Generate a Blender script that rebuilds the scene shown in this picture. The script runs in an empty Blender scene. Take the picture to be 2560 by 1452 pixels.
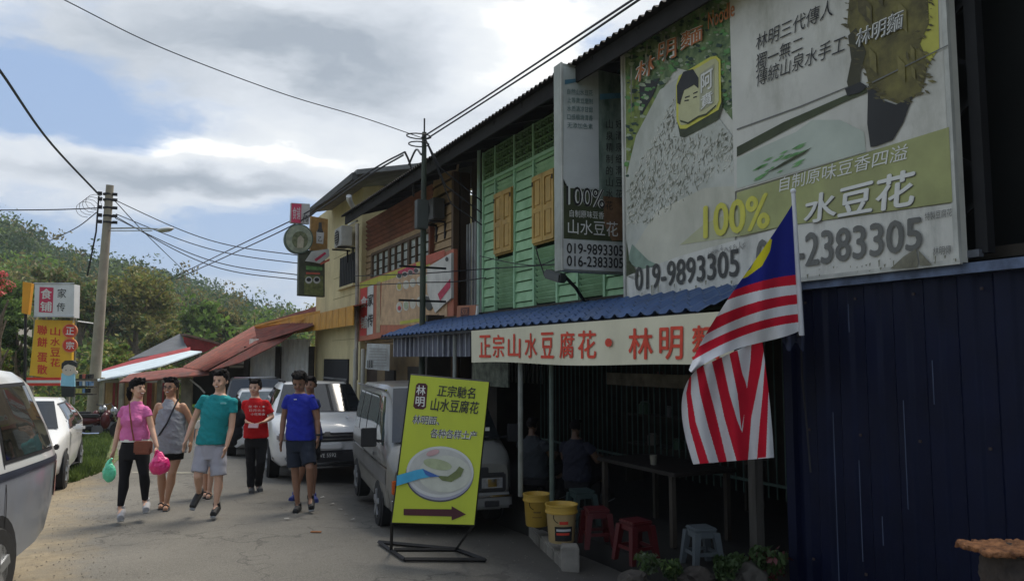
import bpy, bmesh, math, random
import numpy as np
from mathutils import Vector, Matrix, noise

random.seed(11)
rng = np.random.default_rng(5)
scene = bpy.context.scene
COL = scene.collection
rad = math.radians

# ------------------------------------------------------------------ camera
FPX, CXP, CYP = 1900.0, 1280.0, 726.0
YAW, PITCH = rad(26.6), rad(5.02)
CAM = Vector((0.0, 0.0, 1.9))
FW = Vector((math.sin(YAW) * math.cos(PITCH), math.cos(YAW) * math.cos(PITCH), math.sin(PITCH)))
RT = Vector((math.cos(YAW), -math.sin(YAW), 0))
UP = RT.cross(FW)
cd = bpy.data.cameras.new("camera")
cd.sensor_width = 36; cd.lens = FPX / 2560 * 36
cd.clip_start = 0.05; cd.clip_end = 3000
cam = bpy.data.objects.new("camera", cd)
COL.objects.link(cam)
cam.location = CAM
cam.rotation_euler = (math.pi / 2 + PITCH, 0, -YAW)
scene.camera = cam

# ------------------------------------------------------------------ light
SUN_AZ, SUN_EL = rad(62), rad(60)      # azimuth measured from +Y towards +X
scene.view_settings.view_transform = 'Standard'
scene.view_settings.look = 'None'
scene.view_settings.gamma = 1
scene.view_settings.exposure = 0.7
scene.view_settings.use_curve_mapping = False
sl = bpy.data.lights.new("sun", 'SUN')
sl.energy = 2.7; sl.angle = rad(32); sl.color = (1, .93, .82)
sun = bpy.data.objects.new("sun", sl); COL.objects.link(sun)
sd = Vector((math.sin(SUN_AZ) * math.cos(SUN_EL), math.cos(SUN_AZ) * math.cos(SUN_EL), math.sin(SUN_EL)))
sun.rotation_euler = sd.to_track_quat('Z', 'Y').to_euler()
scene.cycles.max_bounces = 6
scene.cycles.use_denoising = True


def ray(px, py):
    return FW + RT * ((px - CXP) / FPX) + UP * ((CYP - py) / FPX)


# world: Nishita sky with procedural clouds
W_ = bpy.data.worlds.new("World"); scene.world = W_; W_.use_nodes = True
nt = W_.node_tree; nt.nodes.clear()
SKY_STRENGTH = 0.1


def wn(t, **k):
    n = nt.nodes.new(t)
    for a, b in k.items(): setattr(n, a, b)
    return n


def wl(a, b): nt.links.new(a, b)


def wmath(op, a, b=None, c=None, clamp=False):
    n = wn('ShaderNodeMath', operation=op, use_clamp=clamp)
    for i, v in enumerate((a, b, c)):
        if v is None: continue
        if isinstance(v, (int, float)): n.inputs[i].default_value = v
        else: wl(v, n.inputs[i])
    return n.outputs[0]


tc = wn('ShaderNodeTexCoord')
DIR = tc.outputs['Generated']


def wblob(px, py, sx, sy):
    """soft ellipse of cloud around a fixed direction of the sky"""
    c = ray(px, py).normalized()
    r = Vector((c.y, -c.x, 0)).normalized(); u = r.cross(c)
    def dot(v):
        n = wn('ShaderNodeVectorMath', operation='DOT_PRODUCT')
        wl(WARP, n.inputs[0]); n.inputs[1].default_value = v
        return n.outputs['Value']
    a = wmath('MULTIPLY', dot(r), FPX / sx); b = wmath('MULTIPLY', dot(u), FPX / sy)
    q = wmath('ADD', wmath('MULTIPLY', a, a), wmath('MULTIPLY', b, b))
    front = wmath('GREATER_THAN', dot(c), 0)
    return wmath('MULTIPLY', wmath('POWER', 2.718, wmath('MULTIPLY', q, -1)), front)


def wnoise(vec, scale, detail, rough=.55, sc=(1, 1, 2.6), off=(0, 0, 0)):
    mp = wn('ShaderNodeMapping'); mp.inputs['Scale'].default_value = sc; mp.inputs['Location'].default_value = off
    wl(vec, mp.inputs[0])
    n = wn('ShaderNodeTexNoise'); n.inputs['Scale'].default_value = scale
    n.inputs['Detail'].default_value = detail; n.inputs['Roughness'].default_value = rough
    wl(mp.outputs[0], n.inputs['Vector'])
    return n


n0 = wnoise(DIR, 5, 5)
sub = wn('ShaderNodeVectorMath', operation='SUBTRACT'); wl(n0.outputs['Color'], sub.inputs[0]); sub.inputs[1].default_value = (.5, .5, .5)
scl = wn('ShaderNodeVectorMath', operation='SCALE'); wl(sub.outputs[0], scl.inputs[0]); scl.inputs['Scale'].default_value = .16
adw = wn('ShaderNodeVectorMath', operation='ADD'); wl(DIR, adw.inputs[0]); wl(scl.outputs[0], adw.inputs[1])
WARP = adw.outputs[0]
nA = wnoise(WARP, 3.2, 9, .6).outputs['Fac']
nB = wnoise(WARP, 2.3, 8, .6, off=(3, 1, 7)).outputs['Fac']


def wsum(base, items):
    s = base
    for w, o in items: s = wmath('ADD', s, wmath('MULTIPLY', o, w))
    return s


cov = wsum(nA, [(.34, wblob(860, 130, 560, 190)), (.30, wblob(1300, 90, 200, 150)), (.30, wblob(560, 380, 520, 90)),
                (.24, wblob(520, 470, 420, 60)), (.2, wblob(1000, 340, 300, 120)),
                (-.46, wblob(190, 290, 290, 90)), (-.2, wblob(30, 110, 170, 90)), (-.5, wblob(1490, 210, 150, 120)),
                (-.26, wblob(560, 610, 600, 70)), (-.2, wblob(1450, -60, 200, 90))])
mr = wn('ShaderNodeMapRange', interpolation_type='SMOOTHSTEP')
mr.inputs['From Min'].default_value = .34; mr.inputs['From Max'].default_value = .64
wl(cov, mr.inputs['Value'])
shade = wsum(nB, [(-.38, wblob(850, 120, 480, 110)), (.42, wblob(1360, 90, 170, 110)), (.3, wblob(1200, 195, 180, 50)),
                  (.24, wblob(600, 350, 560, 45)), (-.36, wblob(430, 460, 380, 38)), (.16, wblob(300, 320, 300, 40))])
cr = wn('ShaderNodeValToRGB'); wl(shade, cr.inputs[0])
e = cr.color_ramp.elements
e[0].position = .18; e[0].color = (.24, .275, .32, 1)
e[1].position = .5; e[1].color = (.48, .51, .55, 1)
x = e.new(.72); x.color = (.58, .60, .615, 1)
x = e.new(.92); x.color = (.92, .90, .85, 1)
cs = wn('ShaderNodeVectorMath', operation='SCALE'); wl(cr.outputs[0], cs.inputs[0]); cs.inputs['Scale'].default_value = 1 / SKY_STRENGTH
sky = wn('ShaderNodeTexSky', sky_type='NISHITA'); sky.sun_disc = False
sky.sun_elevation = SUN_EL; sky.sun_rotation = SUN_AZ; sky.air_density = 1.1; sky.dust_density = 1.5
# the thin veil that pales the blue
vm = wn('ShaderNodeMix', data_type='RGBA'); vm.inputs[0].default_value = .8
wl(sky.outputs[0], vm.inputs[6]); vm.inputs[7].default_value = (2.0, 2.9, 4.6, 1)
mx = wn('ShaderNodeMix', data_type='RGBA')
wl(mr.outputs[0], mx.inputs[0]); wl(vm.outputs[2], mx.inputs[6]); wl(cs.outputs[0], mx.inputs[7])
bg = wn('ShaderNodeBackground'); bg.inputs[1].default_value = SKY_STRENGTH; wl(mx.outputs[2], bg.inputs[0])
wo = wn('ShaderNodeOutputWorld'); wl(bg.outputs[0], wo.inputs[0])


# ------------------------------------------------------------------ measuring helpers
def g(x, y):
    """height of the ground: the street falls away from the camera and a little towards the shops"""
    t = max(0.0, y - 6.5)
    z = -0.03 * (t if t > 1 else t * t) if t < 50 else -1.5
    z -= 0.08 * min(max(0.0, x - 2.0), 2.2) * (1 if y < 40 else 0)
    return z


def PX(px, py, X):
    r = ray(px, py); return CAM + r * (X / r.x)


def PY(px, py, Y):
    r = ray(px, py); return CAM + r * (Y / r.y)


def PZ(px, py, z):
    r = ray(px, py); return CAM + r * ((z - CAM.z) / r.z)


def PD(px, py, d): return CAM + ray(px, py) * d


def PG(px, py):
    z = 0.0
    for _ in range(8):
        p = PZ(px, py, z); z = g(p.x, p.y)
    return PZ(px, py, z)


def depth(p): return (p - CAM).dot(FW)


def facing_x(X): return lambda px, py, off=0.0: PX(px, py, X - off)


def facing_y(Y): return lambda px, py, off=0.0: PY(px, py, Y - off)


def on_plane(p0, n):
    n = n.normalized()
    def f(px, py, off=0.0):
        r = ray(px, py); q = p0 + n * off
        return CAM + r * ((q - CAM).dot(n) / r.dot(n))
    f.n = n
    return f


# ------------------------------------------------------------------ materials
_M = {}


def M(name, col=(.5, .5, .5), rough=.75, var=.15, scale=3.0, bump=0.0, bscale=40.0, metal=0.0, spec=.4, stretch=(1, 1, 1),
      dirt=0.0, dirtcol=(.05, .045, .035), dscale=1.6, coat=0.0, col2=None, trans=0.0, alpha=1.0, obj=False, dstretch=(1, 1, .35)):
    if name in _M: return _M[name]
    m = bpy.data.materials.new(name); m.use_nodes = True; t = m.node_tree
    b = t.nodes['Principled BSDF']; L = t.links.new
    geo = t.nodes.new('ShaderNodeNewGeometry'); tcn = t.nodes.new('ShaderNodeTexCoord')
    pos = tcn.outputs['Object'] if obj else geo.outputs['Position']
    mp = t.nodes.new('ShaderNodeMapping'); mp.inputs['Scale'].default_value = stretch; L(pos, mp.inputs[0])
    n = t.nodes.new('ShaderNodeTexNoise'); n.inputs['Scale'].default_value = scale; n.inputs['Detail'].default_value = 6
    n.inputs['Roughness'].default_value = .62
    L(mp.outputs[0], n.inputs['Vector'])
    r = t.nodes.new('ShaderNodeValToRGB'); L(n.outputs['Fac'], r.inputs[0])
    c1 = [max(0, c * (1 - var)) for c in col]; c2 = col2 or [min(1, c * (1 + var)) for c in col]
    r.color_ramp.elements[0].position = .32; r.color_ramp.elements[1].position = .68
    r.color_ramp.elements[0].color = (*c1, 1); r.color_ramp.elements[1].color = (*c2, 1)
    out = r.outputs[0]
    if dirt:
        mp2 = t.nodes.new('ShaderNodeMapping'); mp2.inputs['Scale'].default_value = dstretch; L(pos, mp2.inputs[0])
        d = t.nodes.new('ShaderNodeTexNoise'); d.inputs['Scale'].default_value = dscale; d.inputs['Detail'].default_value = 8
        d.inputs['Roughness'].default_value = .7; L(mp2.outputs[0], d.inputs['Vector'])
        q = t.nodes.new('ShaderNodeMapRange'); q.inputs['From Min'].default_value = .48; q.inputs['From Max'].default_value = .72
        q.inputs['To Max'].default_value = dirt; L(d.outputs['Fac'], q.inputs['Value'])
        x = t.nodes.new('ShaderNodeMix'); x.data_type = 'RGBA'; L(q.outputs[0], x.inputs[0]); L(out, x.inputs[6]); x.inputs[7].default_value = (*dirtcol, 1)
        out = x.outputs[2]
    L(out, b.inputs['Base Color'])
    b.inputs['Roughness'].default_value = rough; b.inputs['Metallic'].default_value = metal
    b.inputs['Specular IOR Level'].default_value = spec
    if coat: b.inputs['Coat Weight'].default_value = coat; b.inputs['Coat Roughness'].default_value = .08
    if trans: b.inputs['Transmission Weight'].default_value = trans
    if alpha < 1: b.inputs['Alpha'].default_value = alpha
    if bump:
        bn = t.nodes.new('ShaderNodeTexNoise'); bn.inputs['Scale'].default_value = bscale; bn.inputs['Detail'].default_value = 5; L(mp.outputs[0], bn.inputs['Vector'])
        bp = t.nodes.new('ShaderNodeBump'); bp.inputs['Strength'].default_value = bump; bp.inputs['Distance'].default_value = .02
        L(bn.outputs['Fac'], bp.inputs['Height']); L(bp.outputs[0], b.inputs['Normal'])
    _M[name] = m
    return m


def leafmat(name, col, col2, sc=1.2, tr=.35):
    if name in _M: return _M[name]
    m = M(name, col, .6, .3, sc, col2=col2, spec=.25)
    t = m.node_tree; b = t.nodes['Principled BSDF']; o = t.nodes['Material Output']
    tl = t.nodes.new('ShaderNodeBsdfTranslucent'); s = t.nodes.new('ShaderNodeMixShader'); s.inputs[0].default_value = tr
    src = b.inputs['Base Color'].links[0].from_socket
    t.links.new(src, tl.inputs[0]); t.links.new(b.outputs[0], s.inputs[1]); t.links.new(tl.outputs[0], s.inputs[2]); t.links.new(s.outputs[0], o.inputs[0])
    return m


# ------------------------------------------------------------------ object helpers
WM = {}
I4 = Matrix.Identity(4)


def thing(name, label, cat, loc=(0, 0, 0), rot=0.0, group=None, scale=1.0):
    o = bpy.data.objects.new(name, None); COL.objects.link(o)
    o.empty_display_size = .2
    o.location = loc; o.rotation_euler = (0, 0, rot); o.scale = (scale,) * 3
    WM[o.name] = Matrix.Translation(Vector(loc)) @ Matrix.Rotation(rot, 4, 'Z') @ Matrix.Scale(scale, 4)
    tag(o, label, cat, group); return o


def tag(o, label=None, cat=None, group=None, kind=None):
    for k, v in (('label', label), ('category', cat), ('group', group), ('kind', kind)):
        if v: o[k] = v
    return o


def link(o, parent=None, world=True):
    COL.objects.link(o)
    if parent is not None:
        o.parent = parent
        if world:
            o.matrix_parent_inverse = WM[parent.name].inverted(); WM[o.name] = o.matrix_basis.copy()
        else:
            WM[o.name] = WM[parent.name] @ o.matrix_basis
    else: WM[o.name] = o.matrix_basis.copy()
    return o


class MB:
    def __init__(s): s.v = []; s.f = []; s.m = []; s.mi = 0

    def add(s, vs, fs):
        k = len(s.v); s.v += [tuple(v) for v in vs]; s.f += [tuple(i + k for i in f) for f in fs]; s.m += [s.mi] * len(fs); return s

    def box(s, c, sz, R=None):
        c = Vector(c); h = [q / 2 for q in sz]; vs = []
        for x in (-1, 1):
            for y in (-1, 1):
                for z in (-1, 1):
                    p = Vector((x * h[0], y * h[1], z * h[2]))
                    vs.append(c + (R @ p if R is not None else p))
        return s.add(vs, [(0, 1, 3, 2), (4, 6, 7, 5), (0, 4, 5, 1), (2, 3, 7, 6), (0, 2, 6, 4), (1, 5, 7, 3)])

    def hexa(s, a, b):
        """box from two matching quads"""
        return s.add(list(a) + list(b), [(0, 1, 2, 3), (7, 6, 5, 4), (0, 4, 5, 1), (1, 5, 6, 2), (2, 6, 7, 3), (3, 7, 4, 0)])

    def prism(s, pts, off):
        n = len(pts); off = Vector(off); a = [Vector(p) for p in pts]
        return s.add(a + [p + off for p in a], [tuple(range(n)), tuple(range(2 * n - 1, n - 1, -1))] + [(i, i + n, (i + 1) % n + n, (i + 1) % n) for i in range(n)])

    def sheet(s, pts): return s.add(pts, [tuple(range(len(pts)))])

    def tube(s, pts, r, n=8, cap=True, sq=(1, 1)):
        pts = [Vector(p) for p in pts]; N = len(pts)
        rs = r if isinstance(r, (list, tuple)) else [r] * N
        up = None; vs = []
        for i, p in enumerate(pts):
            d = (pts[min(i + 1, N - 1)] - pts[max(i - 1, 0)])
            d = d.normalized() if d.length > 1e-9 else Vector((0, 0, 1))
            if up is None:
                up = Vector((1, 0, 0)) if abs(d.x) < .8 else Vector((0, 1, 0))
            a = (up - d * up.dot(d)).normalized(); b = d.cross(a); up = a
            for k in range(n):
                t = 2 * math.pi * k / n
                vs.append(p + (a * (math.cos(t) * sq[0]) + b * (math.sin(t) * sq[1])) * rs[i])
        fs = [(i * n + k, i * n + (k + 1) % n, (i + 1) * n + (k + 1) % n, (i + 1) * n + k) for i in range(N - 1) for k in range(n)]
        if cap: fs += [tuple(range(n - 1, -1, -1)), tuple((N - 1) * n + k for k in range(n))]
        return s.add(vs, fs)

    def loft(s, rings, n=16):
        """rings of (centre, rx, ry) in horizontal planes"""
        vs = []
        for c, rx, ry in rings:
            for k in range(n):
                t = 2 * math.pi * k / n
                vs.append((c[0] + rx * math.cos(t), c[1] + ry * math.sin(t), c[2]))
        N = len(rings)
        fs = [(i * n + k, i * n + (k + 1) % n, (i + 1) * n + (k + 1) % n, (i + 1) * n + k) for i in range(N - 1) for k in range(n)]
        fs += [tuple(range(n - 1, -1, -1)), tuple((N - 1) * n + k for k in range(n))]
        return s.add(vs, fs)

    def ell(s, c, r, R=None, nu=12, nv=8):
        c = Vector(c); r = (r,) * 3 if isinstance(r, (int, float)) else r; vs = []
        def P(x, y, z):
            p = Vector((x * r[0], y * r[1], z * r[2])); return c + (R @ p if R is not None else p)
        vs.append(P(0, 0, -1))
        for j in range(1, nv):
            a = math.pi * j / nv - math.pi / 2
            for i in range(nu):
                b = 2 * math.pi * i / nu; vs.append(P(math.cos(a) * math.cos(b), math.cos(a) * math.sin(b), math.sin(a)))
        vs.append(P(0, 0, 1)); top = len(vs) - 1
        fs = [(0, 1 + (i + 1) % nu, 1 + i) for i in range(nu)]
        for j in range(nv - 2):
            for i in range(nu):
                q = 1 + j * nu; fs.append((q + i, q + (i + 1) % nu, q + nu + (i + 1) % nu, q + nu + i))
        q = 1 + (nv - 2) * nu
        fs += [(q + i, q + (i + 1) % nu, top) for i in range(nu)]
        return s.add(vs, fs)

    def lathe(s, prof, c=(0, 0, 0), n=20, R=None):
        c = Vector(c); vs = []
        for r, z in prof:
            for k in range(n):
                t = 2 * math.pi * k / n; p = Vector((r * math.cos(t), r * math.sin(t), z)); vs.append(c + (R @ p if R is not None else p))
        N = len(prof)
        fs = [(i * n + k, i * n + (k + 1) % n, (i + 1) * n + (k + 1) % n, (i + 1) * n + k) for i in range(N - 1) for k in range(n)]
        if prof[0][0] > 1e-6: fs.append(tuple(range(n - 1, -1, -1)))
        if prof[-1][0] > 1e-6: fs.append(tuple((N - 1) * n + k for k in range(n)))
        return s.add(vs, fs)

    def grid(s, fn, nu, nv, mf=None):
        k = len(s.v)
        s.v += [tuple(fn(i / nu, j / nv)) for j in range(nv + 1) for i in range(nu + 1)]
        for j in range(nv):
            for i in range(nu):
                a = k + j * (nu + 1) + i
                s.f.append((a, a + 1, a + nu + 2, a + nu + 1)); s.m.append(mf((i + .5) / nu, (j + .5) / nv) if mf else s.mi)
        return s

    def mesh(s, name='m'):
        me = bpy.data.meshes.new(name); me.from_pydata(s.v, [], s.f); me.polygons.foreach_set('material_index', s.m); me.update(); return me

    def build(s, name, mats, parent=None, smooth=False, world=True, bevel=0.0, seg=2):
        me = s.mesh(name)
        if bevel:
            bm = bmesh.new(); bm.from_mesh(me); bmesh.ops.remove_doubles(bm, verts=bm.verts, dist=1e-5)
            es = [q for q in bm.edges if len(q.link_faces) == 2 and q.calc_face_angle(0) > .5]
            bmesh.ops.bevel(bm, geom=es, offset=bevel, segments=seg, affect='EDGES', clamp_overlap=True); bm.to_mesh(me); bm.free()
        for m in (mats if isinstance(mats, (list, tuple)) else [mats]): me.materials.append(m)
        if smooth:
            me.polygons.foreach_set('use_smooth', [True] * len(me.polygons)); me.set_sharp_from_angle(angle=rad(38 if smooth is True else smooth))
        o = bpy.data.objects.new(name, me)
        return link(o, parent, world)


_CUBE = {}


def piece(name, c, size, mat, parent=None, R=None, world=True, label=None):
    """one board, slat, bar or brick: a scaled copy of a shared small box"""
    if mat.name not in _CUBE:
        me = MB().box((0, 0, 0), (1, 1, 1)).mesh('piece'); me.materials.append(mat); _CUBE[mat.name] = me
    o = bpy.data.objects.new(name, _CUBE[mat.name])
    o.matrix_basis = Matrix.Translation(Vector(c)) @ (R.to_4x4() if R is not None else I4) @ Matrix.Diagonal((*size, 1))
    if label: o['label'] = label
    return link(o, parent, world)


_T = {}


def glyphs(s, bold=0.0, shear=0.0):
    k = (s, bold, shear)
    if k not in _T:
        c = bpy.data.curves.new('t', 'FONT'); c.body = s; c.shear = shear; c.resolution_u = 3
        o = bpy.data.objects.new('t', c); COL.objects.link(o)
        dg = bpy.context.evaluated_depsgraph_get(); me = bpy.data.meshes.new_from_object(o.evaluated_get(dg), depsgraph=dg)
        v = np.array([q.co[:2] for q in me.vertices]) if len(me.vertices) else np.zeros((0, 2)); f = [tuple(p.vertices) for p in me.polygons]
        bpy.data.objects.remove(o); bpy.data.curves.remove(c); bpy.data.meshes.remove(me)
        if len(v):
            lo, hi = v.min(0), v.max(0); H = max(hi[1] - lo[1], 1e-6)
            # heavier strokes: copies nudged sideways, each a hair further out so no two faces coincide
            ks = [(0, 0)] if bold < .015 else [(0, 0), (bold, 0), (-bold, 0), (0, bold * .7), (0, -bold * .7)]
            v = np.concatenate([np.concatenate([v + np.array(q) * H * .8, np.full((len(v), 1), i * .0004)], 1) for i, q in enumerate(ks)])
            nv = len(v) // len(ks); f = [tuple(a + i * nv for a in t) for i in range(len(ks)) for t in f]
            lo, hi = v[:, :2].min(0), v[:, :2].max(0); v[:, :2] = (v[:, :2] - lo) / np.maximum(hi - lo, 1e-6)
        _T[k] = (v, f)
    return _T[k]


def lettering(s, quad, pl, mat, parent, off=.006, bold=0.0, shear=0.0, name='lettering', world=True, warp=0):
    """flat printed text filling a quad bl, br, tr, tl of plane pl"""
    v, f = glyphs(s, bold, shear)
    bl, br, tr, tl = [pl(*q, off) for q in quad]
    P = []
    nn = (br - bl).cross(tl - bl).normalized()
    if nn.dot(CAM - bl) < 0 and world: nn = -nn
    for a, b, c in v:
        P.append((bl * (1 - a) + br * a) * (1 - b) + (tl * (1 - a) + tr * a) * b + nn * c)
    mb = MB(); mb.add(P, f)
    return mb.build(name, mat, parent, world=world)


def flat(name, pts, pl, mat, parent, off=.003, th=0.0, world=True):
    P = [pl(*q, off) for q in pts]
    mb = MB()
    if th: mb.prism(P, [b - a for a, b in zip(pl(*pts[0], off), pl(*pts[0], off - th))] if not hasattr(pl, 'n') else -pl.n * th)
    else: mb.sheet(P)
    return mb.build(name, mat, parent, world=world)


def slab(name, pts, pl, nrm, th, mat, parent=None, bevel=0.0, off=0.0):
    """board with its front on the plane and its body behind it"""
    P = [pl(*q, off) for q in pts]
    return MB().prism(P, -Vector(nrm) * th).build(name, mat, parent, bevel=bevel)


NX = Vector((-1, 0, 0)); NY = Vector((0, -1, 0))


def wire(label, pts, r=.012, sag=0.0, group='overhead wires', mat=None, n=14, cat='wire', name='overhead_wire'):
    """hanging cable through given points"""
    P = []
    E_ = [pts[0] * 2 - pts[1]] + list(pts) + [pts[-1] * 2 - pts[-2]]
    for k in range(1, len(E_) - 2):
        p0, p1, p2, p3 = E_[k - 1:k + 3]
        for i in range(n):
            t = i / n
            P.append(.5 * (p1 * 2 + (p2 - p0) * t + (p0 * 2 - p1 * 5 + p2 * 4 - p3) * t * t + (p1 * 3 - p0 - p2 * 3 + p3) * t ** 3))
    P.append(pts[-1])
    if sag:
        N_ = len(P) - 1; P = [p - Vector((0, 0, sag * 4 * (i / N_) * (1 - i / N_))) for i, p in enumerate(P)]
    o = MB().tube(P, r, 5).build(name, mat or M('black_cable', (.02, .02, .022), .6, .2))
    return tag(o, label, cat, group)


def remeshed(mb, vox, mat, name, parent, disp=None, smooth=3, world=False):
    me = mb.mesh('tmp'); o = bpy.data.objects.new('tmp', me); COL.objects.link(o)
    r = o.modifiers.new('r', 'REMESH'); r.mode = 'VOXEL'; r.voxel_size = vox
    if smooth:
        q = o.modifiers.new('s', 'SMOOTH'); q.iterations = smooth; q.factor = .5
    dg = bpy.context.evaluated_depsgraph_get(); m2 = bpy.data.meshes.new_from_object(o.evaluated_get(dg), depsgraph=dg)
    bpy.data.objects.remove(o); bpy.data.meshes.remove(me)
    if disp:
        for v, nn in [(v, v.normal.copy()) for v in m2.vertices]: v.co = v.co + nn * disp(v.co)
    m2.materials.clear(); m2.materials.append(mat)
    m2.polygons.foreach_set('use_smooth', [True] * len(m2.polygons))
    p = bpy.data.objects.new(name, m2)
    return link(p, parent, world)

# ------------------------------------------------------------------ ground and road
def roadmat():
    m = bpy.data.materials.new('worn_asphalt'); m.use_nodes = True; t = m.node_tree; L = t.links.new
    b = t.nodes['Principled BSDF']; geo = t.nodes.new('ShaderNodeNewGeometry')
    def nz(s, d, r=.6, st=None):
        n = t.nodes.new('ShaderNodeTexNoise'); n.inputs['Scale'].default_value = s; n.inputs['Detail'].default_value = d; n.inputs['Roughness'].default_value = r
        src = geo.outputs['Position']
        if st:
            mp = t.nodes.new('ShaderNodeMapping'); mp.inputs['Scale'].default_value = st; L(src, mp.inputs[0]); src = mp.outputs[0]
        L(src, n.inputs['Vector']); return n.outputs['Fac']
    def mix(f, a, bb):
        x = t.nodes.new('ShaderNodeMix'); x.data_type = 'RGBA'
        L(f, x.inputs[0])
        for i, c in ((6, a), (7, bb)):
            if isinstance(c, tuple): x.inputs[i].default_value = (*c, 1)
            else: L(c, x.inputs[i])
        return x.outputs[2]
    def rng_(v, a, b_, o=1.0, o0=0.0):
        q = t.nodes.new('ShaderNodeMapRange'); q.inputs['From Min'].default_value = a; q.inputs['From Max'].default_value = b_
        q.inputs['To Min'].default_value = o0; q.inputs['To Max'].default_value = o; L(v, q.inputs['Value']); return q.outputs[0]
    c = mix(rng_(nz(.55, 6), .3, .7), (.115, .108, .092), (.185, .172, .146))
    c = mix(rng_(nz(2.2, 9, .75), .5, .66, .6), c, (.075, .07, .062))
    c = mix(rng_(nz(75, 4, .8), .45, .72, .75), c, (.30, .28, .24))
    c = mix(rng_(nz(95, 3, .8, (1, 1, 1)), .56, .7, .8), c, (.045, .042, .04))
    vo = t.nodes.new('ShaderNodeTexVoronoi'); vo.feature = 'DISTANCE_TO_EDGE'; vo.inputs['Scale'].default_value = .5
    nw = t.nodes.new('ShaderNodeTexNoise'); nw.inputs['Scale'].default_value = 2.5; nw.inputs['Detail'].default_value = 5; L(geo.outputs['Position'], nw.inputs['Vector'])
    ad = t.nodes.new('ShaderNodeVectorMath'); ad.operation = 'MULTIPLY_ADD'; L(nw.outputs['Color'], ad.inputs[0]); ad.inputs[1].default_value = (1.1, 1.1, 0); L(geo.outputs['Position'], ad.inputs[2])
    L(ad.outputs[0], vo.inputs['Vector'])
    c = mix(rng_(vo.outputs['Distance'], .011, 0.0, .55), c, (.04, .037, .034))
    # sandy dust that gathers on the left shoulder
    sp = t.nodes.new('ShaderNodeSeparateXYZ'); L(geo.outputs['Position'], sp.inputs[0])
    ed = t.nodes.new('ShaderNodeMath'); ed.operation = 'MULTIPLY_ADD'; L(nz(1.3, 7, .7), ed.inputs[0]); ed.inputs[1].default_value = 1.7; L(sp.outputs['X'], ed.inputs[2])
    c = mix(rng_(ed.outputs[0], 0.62, .0, .8), c, mix(rng_(nz(7, 8, .8), .35, .65), (.20, .155, .095), (.32, .26, .165)))
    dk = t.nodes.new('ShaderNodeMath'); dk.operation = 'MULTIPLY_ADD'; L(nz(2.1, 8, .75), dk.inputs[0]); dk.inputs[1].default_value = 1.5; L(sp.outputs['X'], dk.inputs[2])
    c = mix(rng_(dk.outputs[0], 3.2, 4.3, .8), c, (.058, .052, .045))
    L(c, b.inputs['Base Color']); b.inputs['Roughness'].default_value = .9; b.inputs['Specular IOR Level'].default_value = .25
    bp = t.nodes.new('ShaderNodeBump'); bp.inputs['Strength'].default_value = .55; bp.inputs['Distance'].default_value = .012
    hh = t.nodes.new('ShaderNodeMath'); hh.operation = 'ADD'; L(nz(70, 4, .8), hh.inputs[0]); L(nz(6, 6, .7), hh.inputs[1])
    L(hh.outputs[0], bp.inputs['Height']); L(bp.outputs[0], b.inputs['Normal'])
    return m


def sheet_xy(name, x0, x1, y0, y1, nx, ny, dz, mat, edge=None):
    def f(u, v):
        y = y0 + (y1 - y0) * v; a, b_ = (x0, x1) if edge is None else edge(y)
        x = a + (b_ - a) * u
        return (x, y, g(x, y) + dz)
    o = MB().grid(f, nx, ny).build(name, mat, smooth=True); o['kind'] = 'structure'; return o


sheet_xy('ground', -26, 26, -14, 58, 130, 180, -.035, M('ground_earth', (.14, .12, .075), .95, .35, .8, col2=(.10, .13, .05)))
sheet_xy('ground', -900, 900, -300, 1200, 90, 90, -.6, M('ground_earth', (.14, .12, .075), .95, .35, .8, col2=(.10, .13, .05)))
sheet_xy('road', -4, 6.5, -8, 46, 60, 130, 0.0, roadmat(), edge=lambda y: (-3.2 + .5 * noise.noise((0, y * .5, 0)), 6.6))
verge = sheet_xy('grass_verge', -9, -1, 14.5, 60, 30, 60, .012, M('verge_soil', (.12, .14, .055), .95, .4, 3.5), edge=lambda y: (-12, -.15 - 1.0 * max(0, (19.0 - y) / 4.5) ** 1.5 + .12 * noise.noise((0, y * 1.7, 3)) - (.03 * (y - 20) if y > 20 else 0)))


# foliage clouds made of many small leaf faces
def leaf_faces(C, R, n, size, flat_=.0, squash=1.0):
    """n leaf quads spread over the shells of clumps with centres C and radii R"""
    C = np.asarray(C, float); R = np.asarray(R, float); k = len(C)
    idx = rng.integers(0, k, n)
    d = rng.normal(size=(n, 3)); d /= np.linalg.norm(d, axis=1)[:, None]
    rr = R[idx] * (rng.random(n) ** .35)[:, None] if R.ndim == 1 and False else R[idx][:, None] * (rng.random(n) ** .4)[:, None]
    sc = np.array([1, 1, squash])
    P = C[idx] + d * rr * sc
    a = rng.normal(size=(n, 3)) + d * .2; a /= np.linalg.norm(a, axis=1)[:, None]
    b = np.cross(a, rng.normal(size=(n, 3))); b /= np.linalg.norm(b, axis=1)[:, None]
    s = size * (.5 + rng.random(n))[:, None]
    a = a * s; b = b * s * .55
    V = np.stack([P - a, P + b * .9, P + a, P - b], 1).reshape(-1, 3)
    return V


def leafmesh(name, V, mats, parent=None, midx=None):
    me = bpy.data.meshes.new(name); n = len(V) // 4
    me.vertices.add(len(V)); me.vertices.foreach_set('co', V.astype(np.float32).ravel())
    me.loops.add(n * 4); me.loops.foreach_set('vertex_index', np.arange(n * 4, dtype=np.int32))
    me.polygons.add(n); me.polygons.foreach_set('loop_start', np.arange(0, n * 4, 4, dtype=np.int32)); me.polygons.foreach_set('loop_total', np.full(n, 4, dtype=np.int32))
    for m in (mats if isinstance(mats, (list, tuple)) else [mats]): me.materials.append(m)
    if midx is not None: me.polygons.foreach_set('material_index', midx.astype(np.int32))
    me.update(calc_edges=True)
    o = bpy.data.objects.new(name, me)
    return link(o, parent)


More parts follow.
